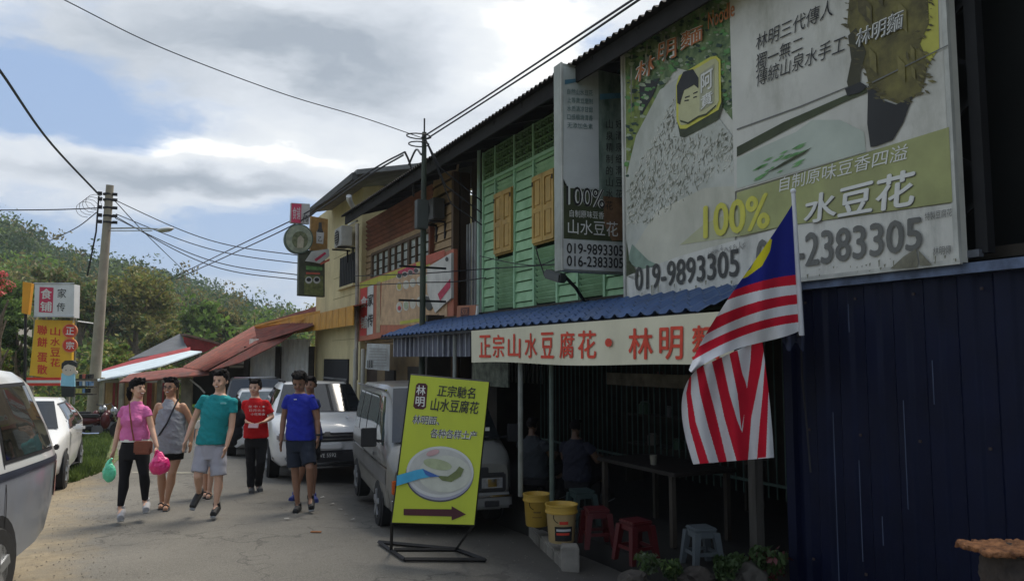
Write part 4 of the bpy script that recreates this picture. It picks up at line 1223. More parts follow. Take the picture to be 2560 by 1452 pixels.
flat('printed_dish', oval(1117, 648, 4, 6, 0, 12), fp, M('print_dish_dark', dish[0][1]), sus, .058)
SH_('printed_strip', [(1000, 803), (1100, 788), (1100, 796), (1000, 811)], M('sign_yellow_green'), 4)
lettering('寿司 日本小食', [(1064, 797), (1098, 791), (1098, 784), (1064, 789)], fp, BLT, sus, .02)

post_ = thing('poster', 'pale grey-pink poster sheet hanging below the food signboard', 'poster', PX(944, 925, 5.0))
pp = facing_x(5.0)
def posf(u, v):
    a_ = Vector(pp(913, 921)).lerp(pp(970, 927), u); b_ = Vector(pp(918, 858)).lerp(pp(975, 860), u); q_ = a_.lerp(b_, v); q_.x -= .03 * math.sin(u * 5) * (1 - v); return q_
MB().grid(posf, 14, 10).build('sheet', M('poster_pale', (.40, .38, .34), .7, .25, 4, col2=(.42, .44, .42)), post_, smooth=True)
for k in range(7): flat('printed_line', [(923 + k * .2, 870 + k * 7), (966, 871 + k * 7), (966, 873 + k * 7), (923, 872 + k * 7)], pp, M('poster_text_grey', (.24, .23, .21), .7), post_, .045)
for k in range(3): flat('printed_line', [(918 + k * 5, 900), (920 + k * 5, 900), (920 + k * 5, 919), (918 + k * 5, 919)], pp, BLT, post_, .045)

sm = thing('small_sign', 'small brick red sign with dark characters standing above the blue awning', 'sign', PX(1165, 815, 5.2))
sp2 = facing_x(5.2)
slab('board', [(1140, 818), (1186, 812), (1191, 762), (1143, 764)], sp2, NX, .04, M('sign_terracotta', (.36, .14, .07), .65, .15), sm)
flat('printed_panel', [(1151, 806), (1172, 803), (1173, 768), (1152, 770)], sp2, M('print_dark_red'), sm, .004)
for k, ch in enumerate('豆花'): lettering(ch, [(1153, 786 + k * 18), (1171, 784 + k * 18), (1171, 771 + k * 18), (1153, 773 + k * 18)], sp2, M('sign_terracotta'), sm, .008, .02)
slab('support', [(1186, 815), (1190, 814), (1194, 764), (1190, 764)], sp2, NX, .03, WHT, sm)

# ------------------------------------------------------------------ signs hanging on the yellow house (faces turned to the street's end)
YQ = PX(790, 690, 4.3).y
qp = facing_y(YQ)


def hsign(name, label, outline, mat, th=.12, cat='sign', yo=0.0, group='projecting signs on the cream house'):
    P_ = [qp(*q_, yo) for q_ in outline]; b_ = sum(P_, Vector()) / len(P_)
    o = thing(name, label, cat, (b_.x, b_.y, min(p_.z for p_ in P_)), group=group)
    MB().prism(P_, (0, th, 0)).build('board', mat, o); return o


s_ = hsign('hanging_sign', 'square pink-red sign at the top of the projecting sign cluster', [(726, 557), (773, 560), (775, 510), (728, 507)], M('sign_pale_grey', (.40, .38, .35), .6, .15), yo=.02)
flat('printed_panel', [(728, 556), (752, 558), (754, 510), (729, 509)], qp, M('sign_raspberry', (.50, .04, .09), .6, .15), s_, .03)
lettering('传', [(756, 556), (772, 557), (773, 538), (757, 537)], qp, BLT, s_, .03)
lettering('食铺', [(731, 548), (750, 549), (751, 518), (732, 517)], qp, M('sign_white'), s_, .036)
s_ = hsign('round_sign', 'round green-grey hanging sign on the projecting sign cluster', oval(747, 597, 36, 37), M('sign_rim_green', (.07, .10, .07), .5), .16, yo=.06)
flat('printed_disc', oval(747, 597, 33, 34), qp, M('sign_celadon', (.27, .29, .20), .55, .3, 8, dirt=.4), s_, .066)
flat('printed_disc', oval(750, 600, 20, 22), qp, M('sign_olive_centre', (.12, .13, .06), .6, .5, 14), s_, .070)
flat('printed_figure', [(742, 620), (744, 595), (752, 588), (760, 598), (758, 620)], qp, M('sign_cream_fig', (.38, .34, .24), .6, .3), s_, .074)
s_ = hsign('tall_sign', 'tall dark green sign with food pictures below the round sign', [(746, 738), (812, 742), (812, 628), (748, 624)], M('sign_deep_green', (.055, .06, .03), .6, .4, 6, dirt=.3), .22)
flat('printed_panel', [(760, 736), (808, 740), (808, 690), (762, 688)], qp, M('sign_olive_print', (.12, .13, .04), .6, .4, 9), s_, .004)
for cx_, cy_ in ((772, 700), (792, 700)): flat('printed_dish', oval(cx_, cy_, 9, 9, 0, 14), qp, M('sign_bowl_white', (.42, .42, .38), .6, .2), s_, .008); flat('printed_dish', oval(cx_, cy_ - 1, 6, 5, 0, 14), qp, BLT, s_, .012)
flat('printed_dish', [(765, 664), (806, 668), (806, 676), (765, 674)], qp, M('sign_green_fresh', (.10, .22, .06), .6, .4, 10), s_, .008)
flat('printed_dish', [(765, 680), (800, 682), (800, 686), (765, 685)], qp, M('sign_brick_red'), s_, .008)
s_ = hsign('tall_sign', 'brown vertical sign with a bottle picture beside the roof edge of the cream house', [(776, 640), (818, 646), (820, 548), (778, 540)], M('sign_ochre_brown', (.30, .16, .04), .6, .35, 5), .2, yo=-.3)
flat('printed_bottle', [(791, 608), (808, 610), (810, 582), (804, 572), (804, 560), (797, 559), (796, 571), (791, 580)], qp, M('sign_bottle_white', (.50, .49, .46), .5, .1), s_, -.29)
flat('printed_bottle', [(792, 580), (809, 582), (805, 570), (804, 556), (797, 556), (796, 570)], qp, M('print_dish_dark', dish[0][1]), s_, -.286)
lettering('乙', [(795, 603), (805, 604), (805, 592), (795, 591)], qp, BLT, s_, -.284)
s_ = hsign('hanging_sign', 'white and red food picture board between the round sign and the tall green sign', [(764, 652), (800, 658), (824, 640), (822, 622), (780, 628)], M('sign_bowl_white', (.42, .42, .38), .6, .2), .08, yo=.12)
flat('printed_stroke', [(786, 648), (812, 630), (816, 634), (790, 654)], qp, M('sign_crimson'), s_, .126)
flat('printed_stroke', [(800, 658), (824, 646), (824, 652), (802, 662)], qp, M('sign_brick_red'), s_, .126)

# ------------------------------------------------------------------ utility poles
px0 = PX(1056, 800, 4.45)
pole = thing('steel_pole', 'slim dark green steel service pole in front of the brown house', 'utility pole', (4.45, px0.y, -.4))
ptop = PY(1057, 303, px0.y); ypo = px0.y
MB().tube([(4.45, ypo, -.4), (4.45, ypo, 4.0), (4.45, ypo, ptop.z - .2)], [.058, .052, .042], 10).build('pole', M('dark_green_pole', (.035, .045, .028), .6, .3), pole, smooth=True)
MB().tube([(4.45, ypo, ptop.z - .2), (4.45, ypo, ptop.z + .05)], .015, 6).build('spike', BLK, pole)
for py_ in (668, 752):
    z_ = PY(1056, py_, ypo).z; piece('step_bar', (4.45, ypo, z_), (.85, .03, .035), BLK, pole)
ring = MB()
for k, zz in enumerate((.28, .42)):
    ring.tube([(4.45 + (.22 - .04 * k) * math.cos(t_ * .5236) - .1, ypo + .16 * math.sin(t_ * .5236), ptop.z - zz) for t_ in range(13)], .012, 5)
ring.build('cable_coil', BLK, pole)
bx = MB().box((4.37, ypo - .12, PY(1056, 540, ypo).z), (.2, .16, .5)); bx.build('junction_box', M('grey_box', (.05, .055, .05), .6), pole, bevel=.01)
for k in range(3): MB().tube([(4.45, ypo - .08, ptop.z - .35), (4.6 + .1 * k, ypo - .4, ptop.z - .9 - .3 * k), (5.2, ypo - .8, ptop.z - 1.5 - .2 * k)], .012, 5).build('service_cable', BLK, pole)

cpb = PD(228, 1065, 27); cpt = PD(275, 463, 27)
cp = thing('concrete_pole', 'grey concrete utility pole with a street lamp arm on the left roadside', 'utility pole', (cpb.x, cpb.y, g(cpb.x, cpb.y) - .1))
CON = M('pole_concrete', (.30, .265, .20), .9, .16, 2.5, bump=.3, dirt=.4, dirtcol=(.14, .12, .09))
MB().tube([Vector((cpb.x, cpb.y, g(cpb.x, cpb.y) - .3)), cpb.lerp(cpt, .5), cpt], [.21, .165, .125], 14).build('pole', CON, cp, smooth=True)
m_ = MB(); a_ = PD(278, 571, 27); b_ = PD(400, 573, 25.5)
m_.tube([a_, a_.lerp(b_, .5) + Vector((0, 0, .03)), b_], .03, 6); m_.tube([PD(272, 577, 27), PD(380, 577, 25.7)], .018, 6); m_.build('lamp_arm', M('galvanised_arm', (.34, .35, .34), .5, metal=.4), cp)
hd = thing  # keep name short
l_ = b_ + (b_ - a_).normalized() * .3
MB().ell(l_, (.42, .15, .07), Matrix.Rotation(math.atan2((b_ - a_).y, (b_ - a_).x), 3, 'Z')).build('lamp_head', M('lamp_head_white', (.62, .64, .66), .4), cp, smooth=True)
MB().ell(l_ - Vector((0, 0, .045)), (.33, .12, .05), Matrix.Rotation(math.atan2((b_ - a_).y, (b_ - a_).x), 3, 'Z')).build('lamp_lens', M('lamp_lens_grey', (.25, .27, .2), .2), cp, smooth=True)
for py_ in (486, 500, 520, 540, 556): 
    p_ = PD(270, py_, 27); cl_ = MB(); cl_.lathe([(.165, -.03), (.165, .03)], p_, 12); cl_.box(p_ + Vector((.22, -.1, 0)), (.16, .08, .1)); cl_.box(p_ + Vector((-.25, -.05, 0)), (.14, .08, .12)); cl_.build('cable_clamp', BLK, cp)
for k in range(4):
    c_ = PD(238 - 8 * k, 505 + 6 * k, 26.9); MB().tube([c_ + Vector((.3 * math.cos(t_ * .55), .05, .28 * math.sin(t_ * .55))) for t_ in range(10)], .008, 4).build('loose_cable', BLK, cp)
MB().tube([PD(247, 490, 26.9), PD(240, 580, 26.8), PD(228, 640, 26.8), PD(218, 690, 26.8)], .03, 5).build('down_cable', BLK, cp)
thinp = [PD(194, 725, 22), PD(190, 900, 22)]

# wires ------------------------------------------------------------
lp = Vector((4.4, ypo, ptop.z - .3))
D = PD
wire('thick cable coming in from the upper left to the concrete pole', [D(-120, 20, 16), D(0, 172, 18), D(120, 345, 22), D(247, 486, 26.8)], .035, .05)
wire('thin cable crossing the clouds from the top edge to the steel pole', [D(150, -5, 10), D(400, 118, 11), D(700, 232, 12.3), D(900, 292, 13.2), lp], .008, .0)
wire('upper of the two cables climbing from the steel pole over the shop roof', [lp, D(1200, 252, 12), D(1400, 120, 9.5), D(1600, -12, 7.8)], .014)
wire('lower of the two cables climbing from the steel pole over the shop roof', [lp - Vector((0, 0, .08)), D(1200, 262, 12), D(1400, 133, 9.5), D(1610, -8, 7.8)], .014)
wire('uppermost long cable running from the service bend down to the hillside', [D(1012, 380, 14.6), D(930, 425, 16), D(760, 535, 20), D(600, 612, 26), D(420, 700, 34)], .018)
wire('second long cable running just under the first from the service bend', [D(1008, 388, 14.6), D(920, 440, 16), D(750, 553, 20), D(590, 630, 26), D(440, 698, 34)], .018)
wire('black cable loop bending down from the service bend to the brown house', [D(1012, 380, 14.6), D(1022, 402, 14.7), D(1030, 430, 14.8), D(1034, 490, 15.2)], .022)
wire('short twisted cable between the service bend and the steel pole', [lp - Vector((0, 0, .3)), D(1040, 375, 14.4), D(1022, 412, 14.7)], .02)
for i, (a_, b_, mid) in enumerate([((287, 500), (760, 640), (520, 590)), ((290, 535), (760, 660), (520, 612)), ((288, 545), (752, 688), (520, 640)), ((292, 543), (752, 700), (520, 652))]):
    wire(['highest', 'second highest', 'third highest', 'lowest'][i] + ' of the four cables from the concrete pole to the cream house signs', [D(*a_, 27), D(*mid, 25), D(*b_, 23)], .016, .12)
wire('cable sloping steeply down right from the concrete pole', [D(285, 500, 27), D(360, 580, 29), D(455, 672, 36)], .016)
wire('level cable running left out of frame from the concrete pole', [D(245, 520, 26.8), D(140, 524, 26), D(-60, 526, 25)], .02)
wire('cable sloping down left from the concrete pole to the hill', [D(243, 530, 26.8), D(190, 570, 30), D(120, 604, 36)], .02)
wire('upper cable crossing the food signboard', [PX(885, 690, 4.8), PX(1050, 680, 4.6), PX(1215, 668, 5.4), PX(1400, 660, 5.4)], .01, .03)
wire('lower cable crossing the food signboard', [PX(880, 714, 4.8), PX(1050, 704, 4.6), PX(1130, 702, 5.2), PX(1215, 694, 5.4)], .01, .02)
wire('cable hanging at the dark bay edge beside the green boards', [PX(1200, 640, 5.3), PX(1330, 655, 5.4), PX(1402, 640, 5.4)], .008, .05)
wire('loose cable beside the kiosk corner below the flag', [PX(2003, 830, 4.7), PX(2006, 940, 4.9), PX(2016, 1050, 5.0), PX(2027, 1180, 5.02)], .008, 0)

# floodlight ---------------------------------------------------------
fl = thing('floodlight', 'dark floodlight on a bent arm above the blue awning', 'floodlight', PX(1466, 762, 5.2))
MB().tube([PX(1468, 765, 5.3), PX(1440, 720, 5.0), PX(1415, 694, 4.85)], .022, 6).build('arm', BLK, fl)
h_ = PX(1388, 690, 4.8); MB().box(h_, (.12, .42, .12), Matrix.Rotation(.25, 3, 'X')).build('lamp_housing', M('dark_grey_housing', (.05, .055, .05), .5), fl, bevel=.02)
MB().box(PX(1466, 760, 5.3), (.1, .14, .12)).build('base', BLK, fl)
MB().tube([PX(1340, 618, 5.4), PX(1345, 640, 5.35), PX(1362, 690, 5.0)], .01, 5).build('cable', BLK, fl)

# ------------------------------------------------------------------ sheds with rusty roofs at the street's end
RST = M('rusty_red_roof', (.16, .034, .024), .75, .35, 2.2, bump=.2, dirt=.9, dirtcol=(.085, .055, .042), dscale=2.4, col2=(.25, .068, .042), dstretch=(1.5, .5, 1))
GREY = M('dark_grey_roof', (.085, .09, .095), .7, .2, 2)
BLUW = M('pale_blue_white_roof', (.50, .58, .62), .55, .1, 2, dirt=.2)
REDW = M('red_painted_boards', (.26, .02, .022), .7, .3, 3)
shed = thing('roadside_shed', 'low market shed with rusty red corrugated roofs beside the cream house', 'shed', PD(600, 1010, 26))


def roofp(name, pts, mat, parent=None, th=.05, corrugate=0, along=0):
    P_ = [PD(x_, y_, d_) for x_, y_, d_ in pts]
    if corrugate and len(P_) == 4:
        n_ = corrugate * 4; a, b, c, d = P_
        nn_ = (b - a).cross(d - a).normalized()
        if nn_.z < 0: nn_ = -nn_
        def f(u, v):
            q_ = (a.lerp(b, u)).lerp(d.lerp(c, u), v); return q_ + nn_ * (.05 * math.sin(u * corrugate * 2 * math.pi))
        return MB().grid(f, n_, 6).build(name, mat, parent, smooth=60)
    return MB().prism(P_, (0, 0, -th)).build(name, mat, parent)


roofp('roof', [(514, 926, 24.2), (458, 918, 27.5), (636, 815, 33), (645, 857, 24.2)], RST, shed, corrugate=18)
roofp('roof', [(645, 857, 24.2), (636, 815, 33), (800, 765, 30), (783, 813, 23)], RST, shed, corrugate=22)
roofp('roof', [(523, 926, 24.1), (645, 859, 24.1), (742, 826, 23.9), (700, 856, 23.6), (600, 905, 23.6)], RST, shed, .03)
lean = thing('roadside_shed', 'low open shed with a pale blue-white roof strip and red strips behind the walkers', 'shed', PD(400, 1010, 28))
roofp('roof_strip', [(244, 950, 26.5), (350, 930, 27.3), (244, 932, 29), (244, 932.5, 29)], BLUW, lean)
roofp('roof_strip', [(244, 950, 26.3), (400, 914, 28.5), (505, 878, 33), (476, 876, 33.5), (320, 912, 31), (244, 931, 30)], BLUW, lean)
roofp('roof_strip', [(247, 931, 30), (320, 912, 31), (476, 877, 33.5), (476, 867, 34), (340, 897, 33), (262, 921, 32)], REDW, lean)
roofp('roof_strip', [(298, 954, 25.5), (326, 934, 27.2), (458, 918, 27.6), (523, 923, 25), (523, 934, 24.6), (350, 951, 25.2)], RST, lean)
gab = thing('gabled_shed', 'gabled shed with a dark grey roof slope and red boarded end wall', 'shed', PD(450, 900, 38))
roofp('roof', [(320, 898, 36), (470, 872, 37), (451, 834, 41), (449, 834, 41)], GREY, gab)
roofp('roof', [(449, 834, 41.2), (466, 834, 38), (556, 858, 38), (545, 860, 42)], M('brown_rusty_edge', (.13, .07, .05), .8, .3), gab, .1)
mbw = MB().prism([PD(458, 842, 38.5), PD(551, 858, 38.5), PD(512, 880, 38.5), PD(465, 880, 38.5)], FW * .1); mbw.build('end_wall', REDW, gab)
roofp('fascia_strip', [(636, 813, 27), (727, 790, 25), (800, 776, 24), (800, 786, 24), (727, 801, 25), (645, 818, 27)], M('yellow_canopy_metal'), shed, .06)
# shed walls
WB = M('brown_fence_boards', (.17, .09, .035), .85, .35, 2, dirt=.4)
WB2 = M('ochre_fence_boards', (.32, .20, .08), .85, .35, 2)
RM = Matrix((RT, Vector((FW.x, FW.y, 0)).normalized(), Vector((0, 0, 1)))).transposed()
for i in range(34):
    x_ = 244 + i * 6.1
    a_ = PD(x_, 952, 28.6); w_ = 5.4 / FPX * 28.6
    piece('board', (a_.x, a_.y, .15), (w_, .04, 1.75 + random.uniform(-.05, .05)), random.choice([WB, WB2, WB, REDW] if i % 5 else [WB2]), lean, RM)
piece('front_rail', PD(345, 953, 28.2), (5.9, .08, .1), M('pale_rail', (.30, .27, .22), .8), lean, RM)
for x_ in (256, 305, 352, 400, 462, 474):
    a_ = PD(x_, 950, 26.6); piece('post', (a_.x, a_.y, .15), (.13 if x_ < 460 else .2, .12, 2.1), M('pale_post', (.27, .25, .18), .85, .3, dirt=.4), lean, RM)
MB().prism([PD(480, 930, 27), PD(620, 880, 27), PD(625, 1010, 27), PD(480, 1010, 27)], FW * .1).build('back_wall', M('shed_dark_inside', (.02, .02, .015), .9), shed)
MB().tube([PD(475, 948, 26), PD(500, 968, 26), PD(512, 982, 26)], .03, 5).build('brace', M('white_pipe', (.6, .6, .58), .5), shed)
# white corrugated wall with posts
WC = M('white_corrugated_sheet', (.82, .80, .72), .6, .12, 1.5, dirt=.45, dirtcol=(.22, .17, .11), dscale=2.2)
for (xa, xb) in ((622, 690), (702, 775)):
    a_, b_ = PD(xa, 893, 25), PD(xb, 893, 25); n_ = int((b_ - a_).length / .16)
    def f(u, v):
        q_ = a_.lerp(b_, u); return Vector((q_.x, q_.y, -.6 + 3.1 * v)) + Vector((FW.x, FW.y, 0)) * (.035 * math.sin(u * n_ * 2 * math.pi))
    MB().grid(f, n_ * 6, 1).build('wall_sheet', WC, shed, smooth=60)
for x_ in (618, 696, 779):
    a_ = PD(x_, 893, 24.7); piece('post', (a_.x, a_.y, .8), (.16, .16, 2.9), DARKW, shed, RM)
piece('window_sill', PD(598, 916, 24.8), (.62, .08, .08), M('pale_rail', (.30, .27, .22), .8), shed, RM)
piece('window_board', PD(590, 900, 25.1), (.5, .03, .25), WC, shed, RM)
far = thing('distant_house', 'small house with a red tiled roof behind the concrete pole', 'house', PD(300, 930, 45))
roofp('roof', [(285, 905, 44), (325, 905, 44), (318, 888, 47), (292, 888, 47)], M('salmon_roof', (.35, .12, .07), .8, .2), far)
MB().prism([PD(288, 905, 44.5), PD(322, 905, 44.5), PD(322, 940, 44.5), PD(288, 940, 44.5)], FW * 1.5).build('wall', M('pale_wall', (.4, .38, .32), .9), far)
far = thing('distant_house', 'grey-roofed house at the left edge behind the shrub', 'house', PD(10, 870, 30))
roofp('roof', [(-30, 818, 29), (22, 822, 28), (8, 800, 32), (-30, 792, 32)], M('zinc_grey_roof', (.30, .31, .32), .6, .2), far)
MB().prism([PD(-30, 822, 29.2), PD(18, 824, 29.2), PD(18, 870, 29.2), PD(-30, 870, 29.2)], FW * 1.5).build('wall', M('pale_wall'), far)

# ------------------------------------------------------------------ roadside signs on the left
def vplane(px, d): return on_plane(PD(px, 893, d), -Vector((FW.x, FW.y, 0)).normalized())


v1 = vplane(130, 21); vn = v1.n
sg = thing('lightbox_sign', 'white square lightbox sign with a red panel on top of the yellow roadside sign', 'sign', PD(135, 795, 21))
WHB = M('lightbox_white', (.60, .60, .58), .5, .06, dirt=.15)
slab('case', [(85, 789), (184, 794), (186, 711), (87, 706)], v1, vn, .28, WHB, sg)
flat('printed_panel', [(97, 780), (131, 782), (134, 719), (99, 717)], v1, M('sign_raspberry'), sg, .004)
lettering('食', [(101, 747), (129, 748), (130, 722), (102, 721)], v1, WHT, sg, .008, .03); lettering('铺', [(100, 778), (129, 779), (130, 754), (101, 753)], v1, WHT, sg, .008, .03)
lettering('家', [(143, 744), (165, 745), (166, 722), (144, 721)], v1, BLT, sg, .008); lettering('传', [(141, 778), (162, 779), (163, 757), (142, 756)], v1, BLT, sg, .008)
for py_ in (708, 791): piece('frame_rail', v1(135, py_, .01), (1.12, .03, .03), M('alu_trim', (.45, .46, .46), .4, metal=.5), sg, RM)
v2 = vplane(130, 21.2)
ys_ = thing('roadside_sign', 'yellow roadside sign with red characters and two round red badges', 'sign', PD(130, 1000, 21.2))
YS_ = M('sign_sun_yellow', (.70, .40, .02), .55, .08, 2, dirt=.15, dirtcol=(.4, .2, .02))
slab('board', [(73, 938), (178, 950), (181, 801), (88, 799)], v2, vn, .1, YS_, ys_)
RD = M('sign_signal_red', (.55, .04, .02), .55, .12)
for k, ch in enumerate('聯餅蛋散'):
    y_ = 836 + k * 30 + (8 if k > 1 else 0); lettering(ch, [(92, y_), (118, y_ + 2), (119, y_ - 22), (93, y_ - 24)], v2, RD, ys_, .008, .025)
for k, ch in enumerate('山水豆花'):
    y_ = 838 + k * 26; lettering(ch, [(125, y_), (150, y_ + 1), (151, y_ - 20), (126, y_ - 21)], v2, RD, ys_, .008, .025)
for cy_, ch in ((827, '正'), (863, '宗')):
    bd = MB().prism([v2(*q_, .05) for q_ in oval(174, cy_, 19, 18)], -vn * .04).build('badge', M('badge_orange_rim', (.6, .2, .08), .5), ys_)
    flat('printed_disc', oval(174, cy_, 16.5, 15.5), v2, RD, ys_, .056)
    lettering(ch, [(164, cy_ + 9), (185, cy_ + 10), (186, cy_ - 9), (165, cy_ - 10)], v2, WHT, ys_, .06, .03)
for x_ in (84, 176): piece('post', v2(x_, 893, -.05) * 1 - Vector((0, 0, 0)), (.07, .07, 3.2), M('pale_post'), ys_, RM)
br_ = thing('roadside_board', 'low red and white striped board under the yellow sign', 'sign', PD(115, 970, 20.5))
v3 = vplane(115, 20.5)
for k, m_ in enumerate((RD, WHT, RD)): slab('stripe_board', [(66, 954 + k * 7 - 4), (150, 954 + k * 7 - 4), (150, 947 + k * 7 - 4), (66, 947 + k * 7 - 4)], v3, vn, .05, m_, br_)
for k, ch in enumerate('食品'): lettering(ch, [(78 + k * 40, 974), (96 + k * 40, 974), (96 + k * 40, 966), (78 + k * 40, 966)], v3, BLT, br_, .005)
og = thing('strip_sign', 'narrow orange vertical sign left of the white lightbox', 'sign', PD(68, 785, 22))
v4 = vplane(68, 22); slab('board', [(54, 782), (70, 786), (79, 708), (57, 704)], v4, vn, .12, M('sign_orange', (.62, .27, .01), .55, .08), og)
MB().tube([v4(64, 785, -.06), v4(62, 960, -.06)], .04, 6).build('post', BLK, og)
tp = thing('sign_post', 'thin white pipe standing right of the white lightbox sign', 'post', PD(190, 960, 21.5))
MB().tube([PD(194, 724, 21.5), PD(188, 800, 21.5), PD(184, 1010, 21.5)], .035, 8).build('pipe', M('pale_steel_post'), tp); MB().tube([PD(194, 803, 21.5), PD(232, 808, 25)], .02, 5).build('bracket', M('white_pipe'), tp)
# cut-out boy board
cb = thing('cutout_board', 'painted cut-out figure of a child with black hair and a blue shirt', 'cut-out board', PD(170, 992, 19))
v5 = vplane(170, 19)
slab('trousers', [(154, 992), (184, 992), (186, 958), (152, 958)], v5, vn, .05, BLT, cb)
slab('shirt', [(151, 964), (186, 966), (185, 930), (154, 932)], v5, vn, .05, M('shirt_sky_blue', (.25, .50, .62), .6), cb, off=.004)
slab('face', oval(171, 924, 16, 15, 0, 20), v5, vn, .05, M('cutout_face', (.55, .47, .38), .6), cb, off=.008)
slab('hair', [(153, 922), (154, 908), (162, 901), (180, 900), (191, 906), (191, 918), (184, 914), (170, 910), (160, 914), (157, 922)], v5, vn, .05, BLT, cb, off=.012)
slab('hand', oval(189, 931, 4, 5, 0, 10), v5, vn, .04, M('cutout_face'), cb, off=.012)
for x_ in (165, 176): flat('painted_eye', oval(x_, 925, 1.2, 1.8, 0, 8), v5, BLT, cb, .012)
# stall clutter by the cut-out
cl = thing('display_shelf', 'cluttered shelf of snack packs beside the cut-out child board', 'shelf', PD(205, 985, 19.5))
v6 = vplane(205, 19.5)
for k in range(14):
    x_, y_ = 190 + (k % 5) * 8, 935 + (k // 5) * 18
    slab('pack', [(x_, y_ + 11), (x_ + 6, y_ + 11), (x_ + 6.5, y_), (x_, y_)], v6, vn, .12, random.choice([WHT, M('pack_yellow', (.45, .4, .12), .6), M('pack_red', (.4, .1, .07), .6), M('pack_blue', (.15, .25, .4), .6), BLT]), cl)
for y_ in (948, 967, 985): slab('shelf_board', [(186, y_ + 2), (232, y_ + 2), (232, y_ - 1), (186, y_ - 1)], v6, vn, .2, DARKW, cl)

# ------------------------------------------------------------------ vehicles
GLS = M('car_glass', (.012, .014, .015), .04, .1, spec=.8)
TYR = M('tyre_rubber', (.02, .02, .02), .85, .1); RIM = M('alloy_rim', (.38, .39, .40), .35, .1, metal=.7)
CHR = M('chrome', (.55, .55, .56), .12, .05, metal=1.0); BPL = M('black_plastic', (.022, .022, .024), .5, .15)
LMP = M('headlamp_glass', (.40, .42, .44), .08, .3, 14, spec=.8, metal=.5); TLR = M('tail_lamp_red', (.32, .012, .01), .15, .15, spec=.7); AMB = M('amber_lamp', (.6, .12, .02), .2, .1)


